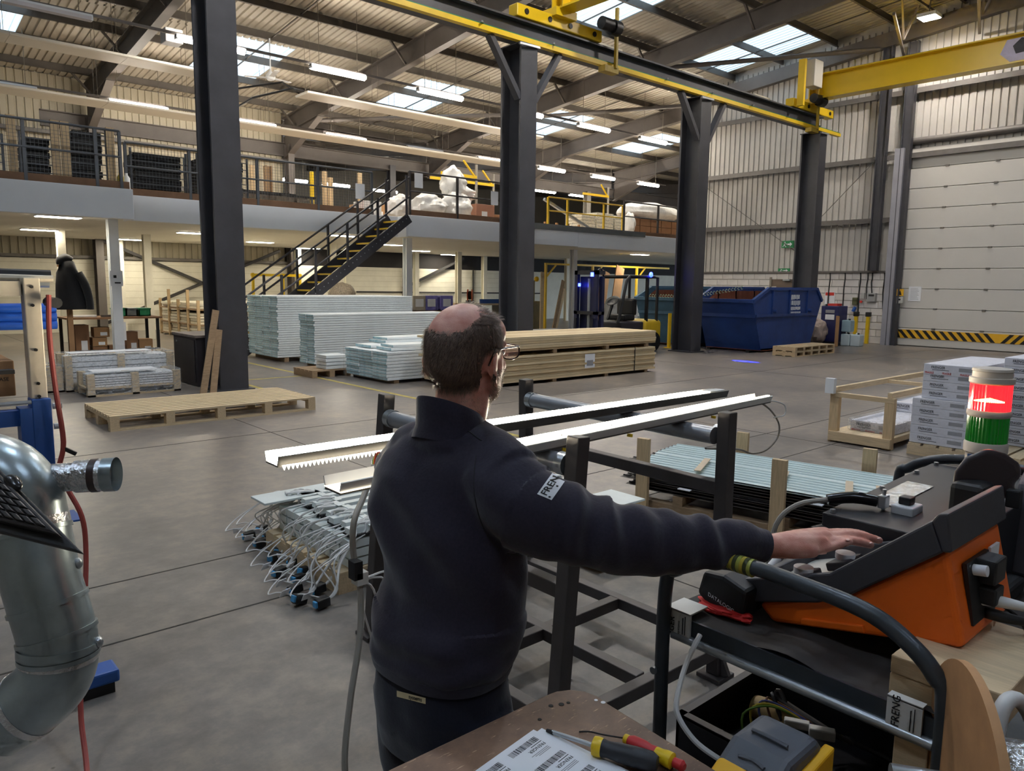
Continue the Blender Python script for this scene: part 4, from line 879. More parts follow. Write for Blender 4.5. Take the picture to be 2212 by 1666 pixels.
# racking of white profiles
t = thing('profile_rack', (7.7, 22.6, 0), 'timber racking packed with white profiles behind the workbench', 'racking')
for k in range(5): MB().box(7.66, 7.74, 22.6+k*.88-.03, 22.6+k*.88+.03, 0, 1.15+.3*(k % 2)).build('post', woodz, t)
for z in (.04, .4, .85): MB().box(7.68, 11, 22.6, 26.1, z, z+.04).build('shelf', oldwood, t)
prm = pm('profile_cream', (236, 230, 212), .5, var=.05)
for z in (.08, .44, .9):
    for k in range(4):
        for j in range(4):
            if z > .8 and j > 1: continue
            MB().box(7.7+random.uniform(0, .06), 10.9, 22.66+k*.88, 22.66+k*.88+.76, z+j*.085, z+j*.085+.07).build('profile_bundle', prm, t)
# blue wrapped boxes, reel, bench behind the man
for i, (x, y, z, c, lb) in enumerate(((13.5, 19.4, .86, 0, 'violet-blue wrapped carton on the upper shelf, left of two'), (14.1, 19.4, .86, 0, 'violet-blue wrapped carton on the upper shelf, right of two'), (13.5, 19.4, .35, 0, 'violet-blue wrapped carton on the lower level, left of two'), (14.1, 19.4, .35, 0, 'violet-blue wrapped carton on the lower level, right of two'), (13.05, 19.4, .86, 1, 'beige wrapped carton left of the violet ones, upper'), (13.05, 19.4, .35, 1, 'beige wrapped carton left of the violet ones, lower'))):
    t = thing('wrapped_carton', (x, y, z), lb, 'carton', 'wrapped cartons behind the panel stacks'); z_ = z + (.03 if z > .5 else 0)
    MB().box(x, x+.5, y, y+.4, z_, z_+.46).build('body', pm('violet_wrap', (126, 122, 196), .4, var=.15) if c == 0 else pm('beige_wrap', (186, 176, 158), .5, var=.1), t, bev=.02); MB().box(x+.1, x+.4, y-.006, y-.001, z_+.12, z_+.36).build('label', paper, t)
t = thing('carton_shelf', (13.0, 19.3, 0), 'brown steel shelf frame carrying the violet wrapped cartons', 'shelf')
for z in (.31, .84): MB().box(13.0, 14.7, 19.36, 19.85, z, z+.04).build('shelf_board', oldwood, t)
for x in (12.97, 14.72):
    for y in (19.4, 19.82): MB().bar((x, y, 0), (x, y, 1.1), .05).build('post', oldwood, t)
t = thing('hose_reel', (15.36, 19.5, 1.1), 'orange cable reel standing on the far bench', 'reel'); MB().lathe([(.05, -.08), (.2, -.08), (.2, -.06), (.08, -.05), (.08, .05), (.2, .06), (.2, .08), (.05, .08)], (15.36, 19.5, 1.36), 20, (.7, -.7, 0)).build('drum', pm('reel_orange', (206, 90, 40), .5, var=.1), t, True); MB().lathe([(.12, -.05), (.15, 0), (.12, .05)], (15.36, 19.5, 1.36), 16, (.7, -.7, 0)).build('cable', blackp, t, True); MB().box(15.26, 15.46, 19.4, 19.6, 1.1, 1.2).build('stand', blackp, t)
t = thing('far_bench', (15.2, 19.2, 0), 'pale bench with blue rail behind the second column', 'bench'); MB().box(15.0, 17.4, 19.2, 20.0, 1.04, 1.1).build('bench_top', wood, t); MB().box(15.6, 17.0, 19.25, 19.3, 1.1, 1.24).build('blue_rail', blue_m, t)
for x in (15.05, 17.3): MB().box(x, x+.08, 19.25, 19.95, 0, 1.04).build('leg', pm('olive_panel', (120, 112, 90), .6, var=.1), t)
MB().box(16.1, 17.0, 19.22, 19.26, .5, 1.04).build('front_panel', pm('olive_panel', (120, 112, 90)), t)
t = thing('net_bale', (10.8, 20.4, 1.0), 'net-covered grey bale stacked behind the staircase', 'bale'); lumpy((11.3, 20.6, 1.35), (.42, .35, .38), 5, .12).build('bale', pm('net_grey', (130, 120, 108), .7, var=.5, scale=30), t, True)
t = thing('wrapped_profiles', (9.2, 20.2, 0), 'long wrapped profile packs stacked behind the staircase', 'profile stack')
for i in range(9): MB().box(8.3, 13.0, 20.2, 21.3, .03+i*.11, .13+i*.11).build('profile_pack', prm, t)
MB().box(11.9, 12.7, 20.15, 20.25, .3, 1.2).build('front_board', wood, t)
t = thing('yellow_barrier', (8.2, 19.9, 0), 'yellow tube barrier seen through the staircase', 'barrier')
for x in (8.25, 9.1, 9.6): MB().bar((x, 19.9, 0), (x, 19.9, 1.95), .06).build('post', yellow, t)
MB().bar((8.2, 19.9, 1.9), (9.65, 19.9, 1.9), .07).build('rail', yellow, t)
# leaning boards and yellow jib frame by the forklift
for i, (a, b, m, lb) in enumerate((((19.6, 19.9, .0), (20.5, 20.3, 1.9), oldwood, 'brown board leaning right, left of the forklift mast'), ((19.8, 20.0, .0), (20.65, 20.4, 1.6), wood, 'pale board leaning right, left of the forklift mast'), ((19.0, 19.9, .0), (19.3, 20.2, 2.2), wood, 'tall pale board standing beside the second column'), ((23.0, 20.0, 0), (23.9, 20.4, 2.5), card, 'wide brown sheet leaning behind the forklift, right one'), ((22.2, 20.0, 0), (23.0, 20.4, 2.3), card, 'wide brown sheet leaning behind the forklift, left one'))):
    tag(MB().bar(a, b, .5 if m is card else .16, .04, (0, 1, 0)).build('leaning_board', m), lb, 'board', 'boards leaning under the mezzanine')
t = thing('jib_frame', (19.8, 20.6, 0), 'yellow steel jib frame under the mezzanine behind the forklift', 'frame')
for x in (19.85, 22.45, 25.2): MB().bar((x, 20.6, 0), (x, 20.6, 2.55), .08).build('post', yellow, t); MB().bar((x, 20.6, 2.0), (x+.55, 20.6, 2.5), .05).build('knee_brace', yellow, t)
MB().bar((19.8, 20.6, 2.52), (27.4, 20.6, 2.52), .07).build('beam', yellow, t)
t = thing('green_machine', (19.9, 21.2, 0), 'olive drill machine with yellow ball knob under the mezzanine', 'machine'); MB().box(19.75, 20.4, 21.2, 21.8, 0, 1.1).build('base', pm('olive_machine', (120, 104, 50), .5, var=.15), t, bev=.03); MB().bar((20.0, 21.5, 1.1), (20.0, 21.5, 1.9), .15).build('column', pm('olive_machine', (120, 104, 50)), t); MB().ell((19.95, 21.2, 1.95), (.1, .1, .1)).build('knob', yellow, t, True)
for i, (x, lb) in enumerate(((21.7, 'white bulk sack beside the forklift seat, left one'), (22.5, 'white bulk sack with black print behind the forklift'))):
    tag(lumpy((x, 18.8, .68), (.42, .4, .68), 11+i, .08).build('bulk_sack', pm('sack_white', (206, 206, 204), .7, var=.06), smooth=True), lb, 'sack', 'sacks behind the forklift')
t = thing('wall_tray', (14.6, 17.2, 0), 'grey flat trolley deck behind the timber stack', 'trolley'); MB().box(13.6, 15.4, 14.8, 15.6, .42, .48).build('deck', galv, t)
for x in (13.7, 15.2): MB().box(x, x+.1, 14.9, 15.5, 0, .42).build('leg', blackp, t)
# ================================================================ on the mezzanine
def cage(x0, x1, y0, h, n, lb):
    t = thing('storage_cage', (x0, y0, 3.5), lb, 'cage', 'cages of black parts on the mezzanine')
    for x in (x0, x1):
        for y in (y0, y0+.9): MB().bar((x, y, 3.5), (x, y, 3.5+h), .04).build('post', railm, t)
    for i in range(7): MB().bar((x0, y0-.02, 3.56+i*h/7), (x1, y0-.02, 3.56+i*h/7), .02).build('bar', railm, t)
    for i in range(n):
        z = 3.52+i*(h-.1)/n
        MB().box(x0+.06+random.uniform(0, .05), x1-.06-random.uniform(0, .05), y0+.06, y0+.84, z, z+(h-.1)/n-.012).build('black_part', pm('black_part', (22, 21, 24), .6, var=.3, scale=20), t, bev=.01, seg=1)
cage(2.0, 2.6, 18.5, 1.1, 7, 'cage of black parts at the left edge of the mezzanine'); cage(2.9, 3.5, 18.5, 1.2, 8, 'cage of black parts second from the left edge'); cage(3.75, 4.5, 18.5, 1.45, 10, 'tallest cage of black parts beside the raised mezzanine corner')
cage(5.0, 6.2, 18.6, 1.15, 8, 'wide barred cage of black parts left of the leftmost column'); cage(6.45, 7.65, 18.6, 1.2, 9, 'barred cage of black parts split by the leftmost column')
for x, lb in ((2.75, 'upright pale board leftmost behind the mesh railing'), (3.52, 'upright pale board second behind the mesh railing'), (3.7, 'upright pale board third behind the mesh railing'), (4.56, 'upright pale board at the raised mezzanine corner')):
    tag(MB().box(x-.08, x+.08, 18.38, 18.42, 3.5, 4.98).build('upright_board', woodz), lb, 'board', 'boards behind the mesh railing')
for x, c, lb in ((4.62, (220, 190, 60), 'small yellow canister at the raised mezzanine corner'), (4.74, (230, 232, 230), 'small white canister at the raised mezzanine corner')):
    tag(MB().lathe([(.07, 0), (.07, .4), (.03, .46), (.03, .5)], (x, 18.0, 3.5), 12).build('canister', pm('can_%d' % c[2], c, .5, var=.05), smooth=True), lb, 'canister')
# tables, posts and goods between left column and stairs
t = thing('assembly_table', (8.0, 20.0, 3.5), 'dark assembly table with black profiles on the mezzanine', 'table'); MB().box(7.9, 10.2, 20.0, 21.2, 4.05, 4.11).build('table_top', blackp, t)
for x in (7.95, 10.1):
    for y in (20.05, 21.1): MB().bar((x, y, 3.5), (x, y, 4.05), .06).build('leg', railm, t)
for i in range(6): MB().box(8.0, 9.6+.1*i, 20.1+i*.16, 20.2+i*.16, 4.11, 4.15+.02*(i % 3)).build('black_profile', pm('black_part', (22, 21, 24)), t)
for x, y, h, lb in ((9.2, 22, 1.6, 'pale timber upright left on the mezzanine deck'), (11.0, 21, 1.5, 'pale timber upright in the middle of the mezzanine deck'), (11.4, 21.4, 1.4, 'short pale timber upright beside the yellow post'), (11.9, 20.5, 1.5, 'pale timber upright nearest to the stair head')):
    tag(MB().box(x-.06, x+.06, y-.05, y+.05, 3.5, 3.5+h).build('timber_upright', woodz), lb, 'post', 'timber uprights on the mezzanine')
tag(MB().box(10.35, 10.45, 20.6, 20.68, 3.5, 4.9).build('yellow_post', yellow, bev=.01), 'yellow upright post on the mezzanine left of the stair head', 'post')
tag(MB().ibeam((9.9, 22.5, 3.5), (9.9, 22.5, 5.2), .2, .2).build('brown_post', oldwood), 'brown steel upright on the mezzanine left of the stairs', 'post')
for i, (x, y, w_, d, h, m, lb) in enumerate(((10.6, 20.4, .6, .5, .35, blackp, 'black tray unit on the mezzanine beside the yellow post'), (10.9, 19.4, .5, .4, .25, redink, 'small red toolbox on the mezzanine near the stair head'), (11.5, 19.6, .6, .6, .6, pm('sack_white', (206, 206, 204)), 'white carton on the mezzanine right at the stair head'), (12.6, 21.5, 1.2, .9, .75, card, 'large carton on the mezzanine behind the sacks'), (15.0, 18.75, .75, .6, .72, pm('pink_carton', (170, 122, 100), .7, var=.08), 'pinkish brown carton beside the white sacks'), (13.6, 26, 1.6, .8, .9, card, 'low carton far behind on the mezzanine deck'), (16.2, 19.2, .5, .5, .5, card_d, 'dark carton left of the second column on the mezzanine'))):
    t = thing('mezzanine_box', (x, y, 3.5), lb, 'box', 'boxes on the mezzanine'); MB().box(x, x+w_, y, y+d, 3.5, 3.5+h).build('body', m, t, bev=.01); MB().box(x+w_*.3, x+w_*.6, y-.004, y, 3.5+h*.4, 3.5+h*.7).build('label', paper, t)
sackm = pm('sack_film_white', (226, 226, 224), .3, var=.12, scale=5, bump=.4, bscale=14)
for i, (c, r, lb) in enumerate((((13.3, 18.9, 3.92), (.6, .5, .45), 'wide slumped white sack at the left of the sack pile'), ((14.2, 18.8, 3.98), (.5, .45, .5), 'crumpled clear-white sack at the front right of the sack pile'), ((14.25, 19.0, 4.78), (.4, .35, .48), 'tall upright white sack crowning the sack pile'), ((14.9, 19.5, 4.55), (.55, .4, .25), 'flat white sack behind the pinkish carton'), ((12.5, 19.3, 3.9), (.4, .4, .42), 'grey-white sack just right of the stair head'))):
    tag(lumpy(c, r, 20+i*3, .3, 40, 26).build('packing_sack', sackm, smooth=True), lb, 'sack', 'white sacks on the mezzanine')
# yellow lifting arms above
for i, (x, y, z, L, lb) in enumerate(((15.6, 19.5, 5.15, 1.4, 'yellow lifting arm left of the second column'), (18.0, 21.5, 5.3, 2.8, 'yellow lifting arm right of the second column'), (25.4, 22.5, 5.6, 1.6, 'yellow lifting arm near the third column'))):
    t = thing('lifting_arm', (x, y, 3.5), lb, 'jib arm', 'yellow jib arms'); MB().bar((x-L, y, z), (x, y, z), .07, .09).build('arm', yellow, t); MB().bar((x-.05, y, z), (x-.6, y-.1, z+.45), .05).build('tie', yellow, t); MB().bar((x, y, 3.5), (x, y, z+.4), .06).build('mast', vcol, t)
# wrapped pallets by the third column
for i, (x, y, w_, h, lb) in enumerate(((19.95, 18.9, .7, .75, 'wrapped white stack left of the pale column on the mezzanine'), (20.75, 18.9, .9, .85, 'wrapped white stack centre on the mezzanine edge'), (21.75, 18.9, .7, .8, 'wrapped white stack right, beside the brown bundle'))):
    t = thing('wrapped_stack', (x, y, 3.5), lb, 'wrapped stack', 'wrapped stacks on the mezzanine')
    for k in range(7): MB().box(x, x+w_, y, y+.8, 3.52+k*h/7, 3.52+(k+1)*h/7-.012).build('layer', pm('layer_cream', (224, 216, 190), .6, var=.05), t, bev=.01)
    MB().box(x-.01, x+w_+.01, y-.01, y+.81, 3.505, 3.53+h).build('stretch_film', wrapclear, t)
t = thing('covered_pallet', (22.4, 18.8, 3.5), 'brown boxes under a white plastic sheet beside the third column', 'covered pallet')
for k in range(5):
    for j in range(3): MB().box(22.45+k*.66, 23.08+k*.66, 18.8, 19.7, 3.5+j*.27, 3.76+j*.27).build('carton', card_d, t, bev=.008)
mb = lumpy((24.2, 19.3, 4.62), (1.75, .75, .38), 44, .12, 40, 20); mb.build('plastic_sheet', sackm, t, True)
tag(lumpy((22.35, 18.75, 4.0), (.22, .3, .48), 47, .2).build('hanging_sheet', sackm, smooth=True), 'white plastic sheet hanging at the left of the brown boxes', 'plastic sheet')
t = thing('timber_trestle', (17.3, 18.6, 3.5), 'pale metal chute resting on orange-brown trestles on the mezzanine', 'chute'); MB().bar((17.6, 18.4, 4.55), (19.8, 18.2, 3.62), .1, .08).build('chute', galv, t)
for i in range(5): MB().bar((17.4+i*.55, 18.7, 3.5), (17.4+i*.55, 18.7, 3.85), .07).build('trestle_leg', card, t)
MB().bar((17.3, 18.7, 3.6), (19.8, 18.7, 3.58), .06).build('trestle_rail', card, t)
# ================================================================ test rack with rollers
rackm = pm('rack_steel', (72, 68, 68), .5, .2, var=.15, scale=6); rollm = pm('roller_grey', (150, 154, 160), .35, .5, var=.08)
t = thing('roller_rack', (2.3, 2.4, 0), 'dark square-tube steel rack with two rollers in front of the person', 'rack')
PB = {'a': ((1.815, 3.07), (1.90, 3.05)), 'b': ((2.86, 3.09), (2.83, 3.08)), 'c': ((1.812, 1.79), (1.895, 1.785)), 'd': ((2.775, 1.745), (2.776, 1.75))}
for k, ((x0, y0), (x1, y1)) in PB.items():
    MB().bar((x0, y0, .02), (x1, y1, 1.195), .06, .06, (0, 1, 0)).build('leg', rackm, t, bev=.004)
    MB().box(x0-.06, x0+.06, y0-.06, y0+.06, 0, .02).build('foot', rackm, t, bev=.004)
    MB().bar((x0, y0-.05, .02), (x0, y0, .12), .05, .02, (1, 0, 0)).build('foot_gusset', rackm, t)
for (p, q) in (('a', 'c'), ('b', 'd')):
    (x0, y0), (x1, y1) = PB[p][1], PB[q][1]
    dx = -.01; r = MB().cyl((x0+dx, y0-.05, 1.085), (x1+dx, y1+.05, 1.085), .038, 20).build('roller', rollm, t, True)
    for yy in (y0-.06, y1+.06): MB().cyl((x0+dx, yy-.02, 1.085), (x0+dx, yy+.02, 1.085), .043, 20).build('roller_collar', galv, r, True)
def rail(p, q, w_=.055): MB().bar(p, q, w_, w_).build('rail', rackm, t, bev=.004)
rail((1.82, 1.82, .13), (1.82, 3.05, .13)); rail((2.83, 1.78, .13), (2.83, 3.06, .13)); rail((1.84, 1.77, .13), (2.75, 1.745, .13)); rail((1.84, 3.08, .13), (2.84, 3.09, .13))
rail((2.3, 1.79, .132), (2.3, 3.05, .132)); rail((1.85, 2.36, .131), (2.8, 2.36, .131)); rail((2.79, 1.78, .855), (2.83, 3.05, .855)); rail((1.875, 1.82, .62), (1.88, 3.03, .62))
# two lit test lamps on the rollers
ledm = em('lit_test_strip', (255, 241, 214), 95); ledsoft = em('painted_reflector_glow', (255, 240, 212), 5); lbody = pm('lamp_body_white', (214, 214, 210), .45, var=.04); ldark = pm('lamp_side_grey', (84, 82, 78), .5, var=.1)  # soft emission paints the strip's light on the parts around it
def lamp(x0, x1, y, lit0, lit1, lb, front):
    t = thing('test_lamp', (x0, y, 1.125), lb, 'lamp', 'lamps under test')
    MB().box(x0, x1, y-.045, y+.045, 1.126, 1.132).build('base_plate', ldark, t)
    MB().prism([(y-.055, 1.162), (y-.045, 1.132), (y-.04, 1.132), (y-.05, 1.164)], 'x', x0, x1).build('side_wing', ldark if not front else lbody, t); MB().prism([(y+.055, 1.162), (y+.05, 1.164), (y+.04, 1.132), (y+.045, 1.132)], 'x', x0, x1).build('side_wing', lbody, t)
    MB().box(lit0, lit1, y-.012, y+.03, 1.134, 1.166 if not front else 1.156).build('led_strip', ledm, t)
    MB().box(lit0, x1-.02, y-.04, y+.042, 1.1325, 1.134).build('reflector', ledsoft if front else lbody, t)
    if front: MB().box(x0, lit0, y-.05, y+.05, 1.1325, 1.136).build('painted_tail_glow', em('painted_tail_glow', (255, 240, 212), 1.0), t)  # emission paints the far lamp's light onto this unlit end
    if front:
        MB().box(lit0, x1-.02, y-.047, y-.034, 1.15, 1.168).build('painted_edge_glow', ledsoft, t)
        for x in (1.6, 1.95, 2.25, 2.6): MB().box(x-.004, x+.004, y-.034, y-.028, 1.133, 1.172).build('clip', ink, t)
        for x in (1.95, 2.35, 3.0): MB().cyl((x, y-.05, 1.112), (x+.002, y-.05, 1.124), .012, 8).build('bolt', yellow, t)
    else:
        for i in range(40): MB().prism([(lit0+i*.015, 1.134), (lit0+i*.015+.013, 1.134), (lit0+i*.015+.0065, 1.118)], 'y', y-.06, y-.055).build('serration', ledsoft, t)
        MB().box(x1-.14, x1, y-.03, y+.03, 1.134, 1.165).build('end_box', lbody, t, bev=.004)
    return t
lamp(1.0, 3.58, 2.31, 1.01, 3.38, 'brightly lit slim lamp on the rack, far one, poking out left of the person', False)
tl = lamp(1.0, 3.58, 1.90, 1.5, 3.45, 'open lit lamp tray on the rack, near one, with wiring at right end', True)
for o in tl.children:
    for v in o.data.vertices: v.co.y += v.co.x*.058
MB().box(1.38, 1.46, 2.2, 2.25, 1.08, 1.14).build('terminal_box', lbody, tl, bev=.003)
for i, c in enumerate(((200, 60, 40), (210, 180, 40), (60, 120, 60), (230, 230, 230))): MB().tube([(1.38, 2.21, 1.12), (1.33, 2.2+.01*i, 1.14-.01*i), (1.31, 2.19, 1.09)], .0035, 5, 4).build('core_wire', pm('wire_%d' % i, c, .5, var=0), tl)
cabm_ = pm('grey_cable', (150, 146, 138), .5, var=.05); cabw = pm('white_cable', (214, 214, 212), .45, var=.04)
t = thing('hanging_cable', (1.2, 2.1, 0), 'thick grey cable hanging from the lamp left of the person down to the floor', 'cable')
MB().tube([(1.31, 2.19, 1.1), (1.25, 2.15, 1.02), (1.18, 2.1, .95), (1.165, 2.08, .85), (1.17, 2.05, .76), (1.15, 2.02, .6), (1.09, 1.98, .42), (1.05, 1.95, .24), (1.06, 1.93, .1), (1.1, 1.9, .014)], .0105, 9, 5).build('sheath', cabm_, t, True)
MB().box(1.15, 1.19, 2.03, 2.07, .76, .8).build('connector', lbody, t); MB().box(1.14, 1.17, 2.03, 2.07, .78, .84).build('connector_wires', ink, t)
for i in range(4): MB().tube([(1.17, 2.05, .77), (1.2+.05*i, 2.1, .68+.02*i), (1.27+.06*i, 2.15+.03*i, .5), (1.36+.06*i, 2.25+.05*i, .33+.06*i)], .004, 5, 4).build('tail_wire', cabw, t)
t = thing('lamp_tail_cable', (3.5, 2.03, 1.1), 'thin grey cable looping from the right end of the lamp', 'cable')
MB().tube([(3.5, 2.02, 1.135), (3.6, 2.01, 1.08), (3.67, 2.0, 1.0), (3.66, 2.0, .93), (3.56, 2.0, .88), (3.42, 2.0, .878), (3.28, 2.0, .92), (2.85, 1.9, 1.0)], .005, 6, 5).build('sheath', cabm_, t, True)
MB().tube([(3.52, 2.02, 1.14), (3.62, 2.0, 1.13), (3.7, 1.99, 1.1), (3.7, 1.99, 1.05), (3.61, 2.0, 1.045)], .0035, 5, 5).build('core_wire', cabw, t, True)
# ================================================================ heap of lamp fittings with plugs
t = thing('fitting_pallet', (1.9, 3.6, 0), 'pale pallet on the floor under the heap of lamp fittings', 'pallet')
for i in range(7): MB().box(1.92, 3.9, 3.6+i*.14, 3.71+i*.14, .105, .125).build('deck_board', wood, t)
for x in (1.92, 2.8, 3.7): MB().box(x, x+.12, 3.6, 4.56, 0, .105).build('block', woody, t)
frm = pm('fitting_white', (208, 216, 214), .4, var=.05); frd = pm('fitting_gap_shade', (38, 38, 40), .7, var=.1)  # near-black tray colour paints the shade between the white spines
def fitting(y, z, x0, x1, lb, tilt=0):
    t = thing('lamp_fitting', (x0, y, z), lb, 'lamp fitting', 'heap of lamp fittings')
    MB().box(x0, x1, y, y+.105, z, z+.012).build('tray', frd, t)
    MB().prism([(y+.02, z+.012), (y+.09, z+.012), (y+.082, z+.045), (y+.028, z+.045)], 'x', x0, x1).build('spine', frm, t)
    for x in (x0+.12, (x0+x1)/2, x1-.2): MB().box(x, x+.045, y+.0, y+.11, z+.045, z+.049).build('bridge_plate', frm, t)
for i in range(8):
    fitting(3.62+i*.115, .30, 2.02+.03*(i % 2)+.012*i, 3.85-.03*(i % 3), 'lamp fitting in the heap, %s from the near side' % ORD[i])
for k, (z) in enumerate((.13, .185, .24)):
    mb = MB()
    for i in range(8): mb.box(2.0, 3.9, 3.62+i*.115, 3.72+i*.115, z, z+.045)
    tag(mb.build('lower_fittings', frm), ['bottom layer of lamp fittings directly on the pallet', 'middle layer of lamp fittings in the heap', 'upper hidden layer of lamp fittings in the heap'][k], 'lamp fittings', kind='stuff')
for x, y, z, lx, ly, lb in ((1.86, 4.42, .33, .6, .22, 'flat white panel at the far left of the lamp heap'), (2.22, 3.55, .3, .25, .16, 'small white plate at the near side of the lamp heap'), (3.45, 3.05, .3, .45, .3, 'flat white panel jutting out right of the lamp heap'), (3.3, 3.25, .2, .6, .28, 'second white panel under the jutting one at right'), (3.6, 2.85, .2, .4, .25, 'lowest white panel at the right end of the lamp heap')):
    tag(MB().box(x, x+lx, y, y+ly, z, z+.015).build('white_panel', frm, bev=.003), lb, 'panel', 'loose panels on the lamp heap')
t = thing('panel_rest', (3.2, 2.85, 0), 'low stack of white panels on the floor right of the lamp heap', 'panel stack')
for k in range(5): MB().box(3.25+.05*(k % 3), 4.0+.03*(k % 2), 2.88, 3.55-.02*k, .03+k*.033, .055+k*.033).build('panel', frm, t, bev=.003)
for x in (3.3, 3.85): MB().box(x, x+.08, 2.9, 3.5, 0, .03).build('bearer', oldwood, t)
pb = pm('plug_blue', (70, 150, 200), .4, var=.05)
plug_pts = [(2.02, 4.86), (2.0, 4.68), (1.9, 4.6), (1.95, 4.4), (1.92, 4.14), (1.9, 3.97), (1.82, 3.88), (1.84, 3.68), (1.77, 3.5), (1.86, 4.3), (1.78, 4.05), (1.74, 3.76), (1.9, 4.78), (1.7, 3.62)]
plab = ['farthest at the left end of the heap', 'second from the left end', 'third from the left end', 'fourth from the left end', 'fifth from the left end', 'sixth from the left end', 'seventh from the left end', 'eighth from the left end', 'nearest one on the bare floor', 'behind the fourth, closer to the camera', 'in front of the fifth and sixth', 'beside the eighth', 'half under the flat white panel', 'lowest, beside the nearest one']
for i, ((x, y), lb) in enumerate(zip(plug_pts, plab)):
    t = thing('plug_lead', (x, y, 0), 'white lead with black and blue plug, %s' % lb, 'plug lead', 'leads with plugs'); a = random.uniform(-.6, .6); R3 = Matrix.Rotation(a, 3, 'Z') @ Matrix.Rotation(random.uniform(-.3, .3), 3, 'Y')
    z = .035
    MB().obox((x, y, z), (.075, .05, .05), R3).build('plug', blackp, t, bev=.006); MB().obox(Vector((x, y, z)) + R3 @ Vector((-.042, 0, .002)), (.014, .034, .034), R3).build('blue_face', pb, t, bev=.003)
    ex = Vector((2.1+.03*(i % 4), min(max(y-.1+random.uniform(-.1, .1), 3.66), 4.5), .33)); s0 = Vector((x, y, z)) + R3 @ Vector((.038, 0, 0))
    for j in range(3):
        w_ = random.uniform(-.08, .08); h = random.uniform(.03, .13)
        MB().tube([s0, s0+Vector((.05, w_*.3, .05)), (s0*.6+ex*.4)+Vector((-.06*j, w_, h)), (s0*.25+ex*.75)+Vector((0, w_*.6, h*.6)), ex+Vector((-.05+.03*j, .02*j, .03)), ex+Vector((.06, .02*j, .02))], .007 if j == 0 else .0045, 6, 5).build('cable', cabw, t, True)
    lo = s0+Vector((-.02, .06, 0))
    MB().tube([s0, lo+Vector((-.08, .03, .03)), lo+Vector((-.12, .1, .01)), lo+Vector((-.02, .16, .06)), lo+Vector((.12, .1, .16))], .004, 6, 5).build('cable_loop', cabw, t, True)
    MB().obox((x-.05, y+.07, .06), (.06, .003, .045), Matrix.Rotation(a*1.5, 3, 'Z') @ Matrix.Rotation(.5, 3, 'X')).build('paper_tag', paper, t)
# ================================================================ blue stand, duct and keyboard at left
bl_ = pm('machine_blue', (36, 84, 158), .4, var=.1, scale=4); offw = pm('profile_offwhite', (206, 196, 176), .4, .2, var=.12, scale=8)
t = thing('assembly_stand', (.3, 3.4, 0), 'blue and off-white assembly stand with rollers at the left edge', 'machine')
MB().box(.505, .56, 3.36, 3.44, 1.2, 1.725).build('upright_profile', offw, t, bev=.004)
for z in (1.27, 1.32, 1.45, 1.62, 1.69): MB().cyl((.53, 3.35, z), (.53, 3.36, z), .006, 8).build('bolt_hole', ink, t)
MB().box(-1.2, .5, 3.38, 3.44, 1.655, 1.71).build('cross_profile', offw, t); MB().box(.5, .565, 3.33, 3.42, .72, 1.262).build('column', bl_, t, bev=.004)
MB().box(.46, .5, 3.33, 3.42, .72, 1.23).build('column_flange', bl_, t); MB().box(-1.2, .5, 3.36, 3.42, 1.16, 1.22).build('cross_bar', bl_, t); MB().cyl((-1.2, 3.34, 1.245), (.5, 3.34, 1.252), .008, 8).build('guide_rod', galv, t)
MB().box(.36, .48, 3.3, 3.5, .92, 1.0).build('bracket', bl_, t); MB().box(.5, .64, 3.3, 3.46, .765, .772).build('shelf_plate', bl_, t)
MB().box(.5, .56, 3.36, 3.46, .1, .77).build('lower_column', bl_, t); MB().box(.36, .74, 3.3, 3.42, .045, .1).build('foot', bl_, t, bev=.01); MB().box(.55, .72, 3.31, 3.41, 0, .045).build('foot_pad', blackp, t)
for z in (.5, .58): MB().cyl((.57, 3.34, z+.65), (.6, 3.34, z+.65), .012, 8).build('bolt', galv, t)
MB().cyl((.6, 3.46, 1.63), (.6, 3.3, 1.63), .02, 10).build('hook', blackp, t)
MB().box(-1.2, .45, 3.62, 3.9, 1.48, 1.5).build('shelf', offw, t)
for z in (1.53, 1.565, 1.6): MB().cyl((-1.2, 3.66, z), (.66, 3.66, z), .02, 12).build('blue_roller', pm('roller_blue', (36, 90, 196), .3, var=.05), t, True)
for i, (z, r) in enumerate(((1.73, .014), (1.745, .02), (1.72, .025))): MB().tube([(-1.2, 3.5+i*.06, z), (.1, 3.48+i*.05, z), (.62, 3.45+i*.04, z-.01)], r, 8).build('foil_roll', [offw, blackp, galv][i], t, True)
MB().box(-1.2, .46, 3.38, 3.43, 1.36, 1.375).build('rear_shelf', blackp, t)
t = thing('waste_carton', (0, 3.55, 0), 'cardboard box with handwritten GREASE lettering on the blue stand', 'box'); MB().box(-.6, .475, 3.5, 3.9, 1.26, 1.40).build('body', card, t, bev=.004)
for s_, z in (('BOX FOR GREASE', 1.328), ('MASTS', 1.305)): lettering(s_, .02, (.455, 3.495, z) if 'G' in s_ else (.40, 3.495, z), (1, 0, 0), (0, 0, 1), t, ink, align='RIGHT', bold=.006)
t = thing('air_hose', (.5, 2.6, 0), 'thin red air hose hanging down the blue stand to the floor', 'hose'); hm = pm('hose_red', (150, 64, 58), .45, var=.08)
MB().tube([(.575, 3.3, 1.66), (.565, 3.28, 1.5), (.57, 3.26, 1.3), (.582, 3.25, 1.1), (.56, 3.24, 1.0), (.575, 3.2, .93), (.61, 3.16, .82), (.612, 3.14, .69), (.58, 3.06, .5), (.52, 2.92, .2), (.5, 2.78, .06), (.47, 2.62, .014), (.42, 2.5, .012)], .0095, 8, 5).build('hose', hm, t, True); MB().bar((.575, 3.25, 1.08), (.62, 3.24, 1.05), .014).build('hose_clip', ink, t)
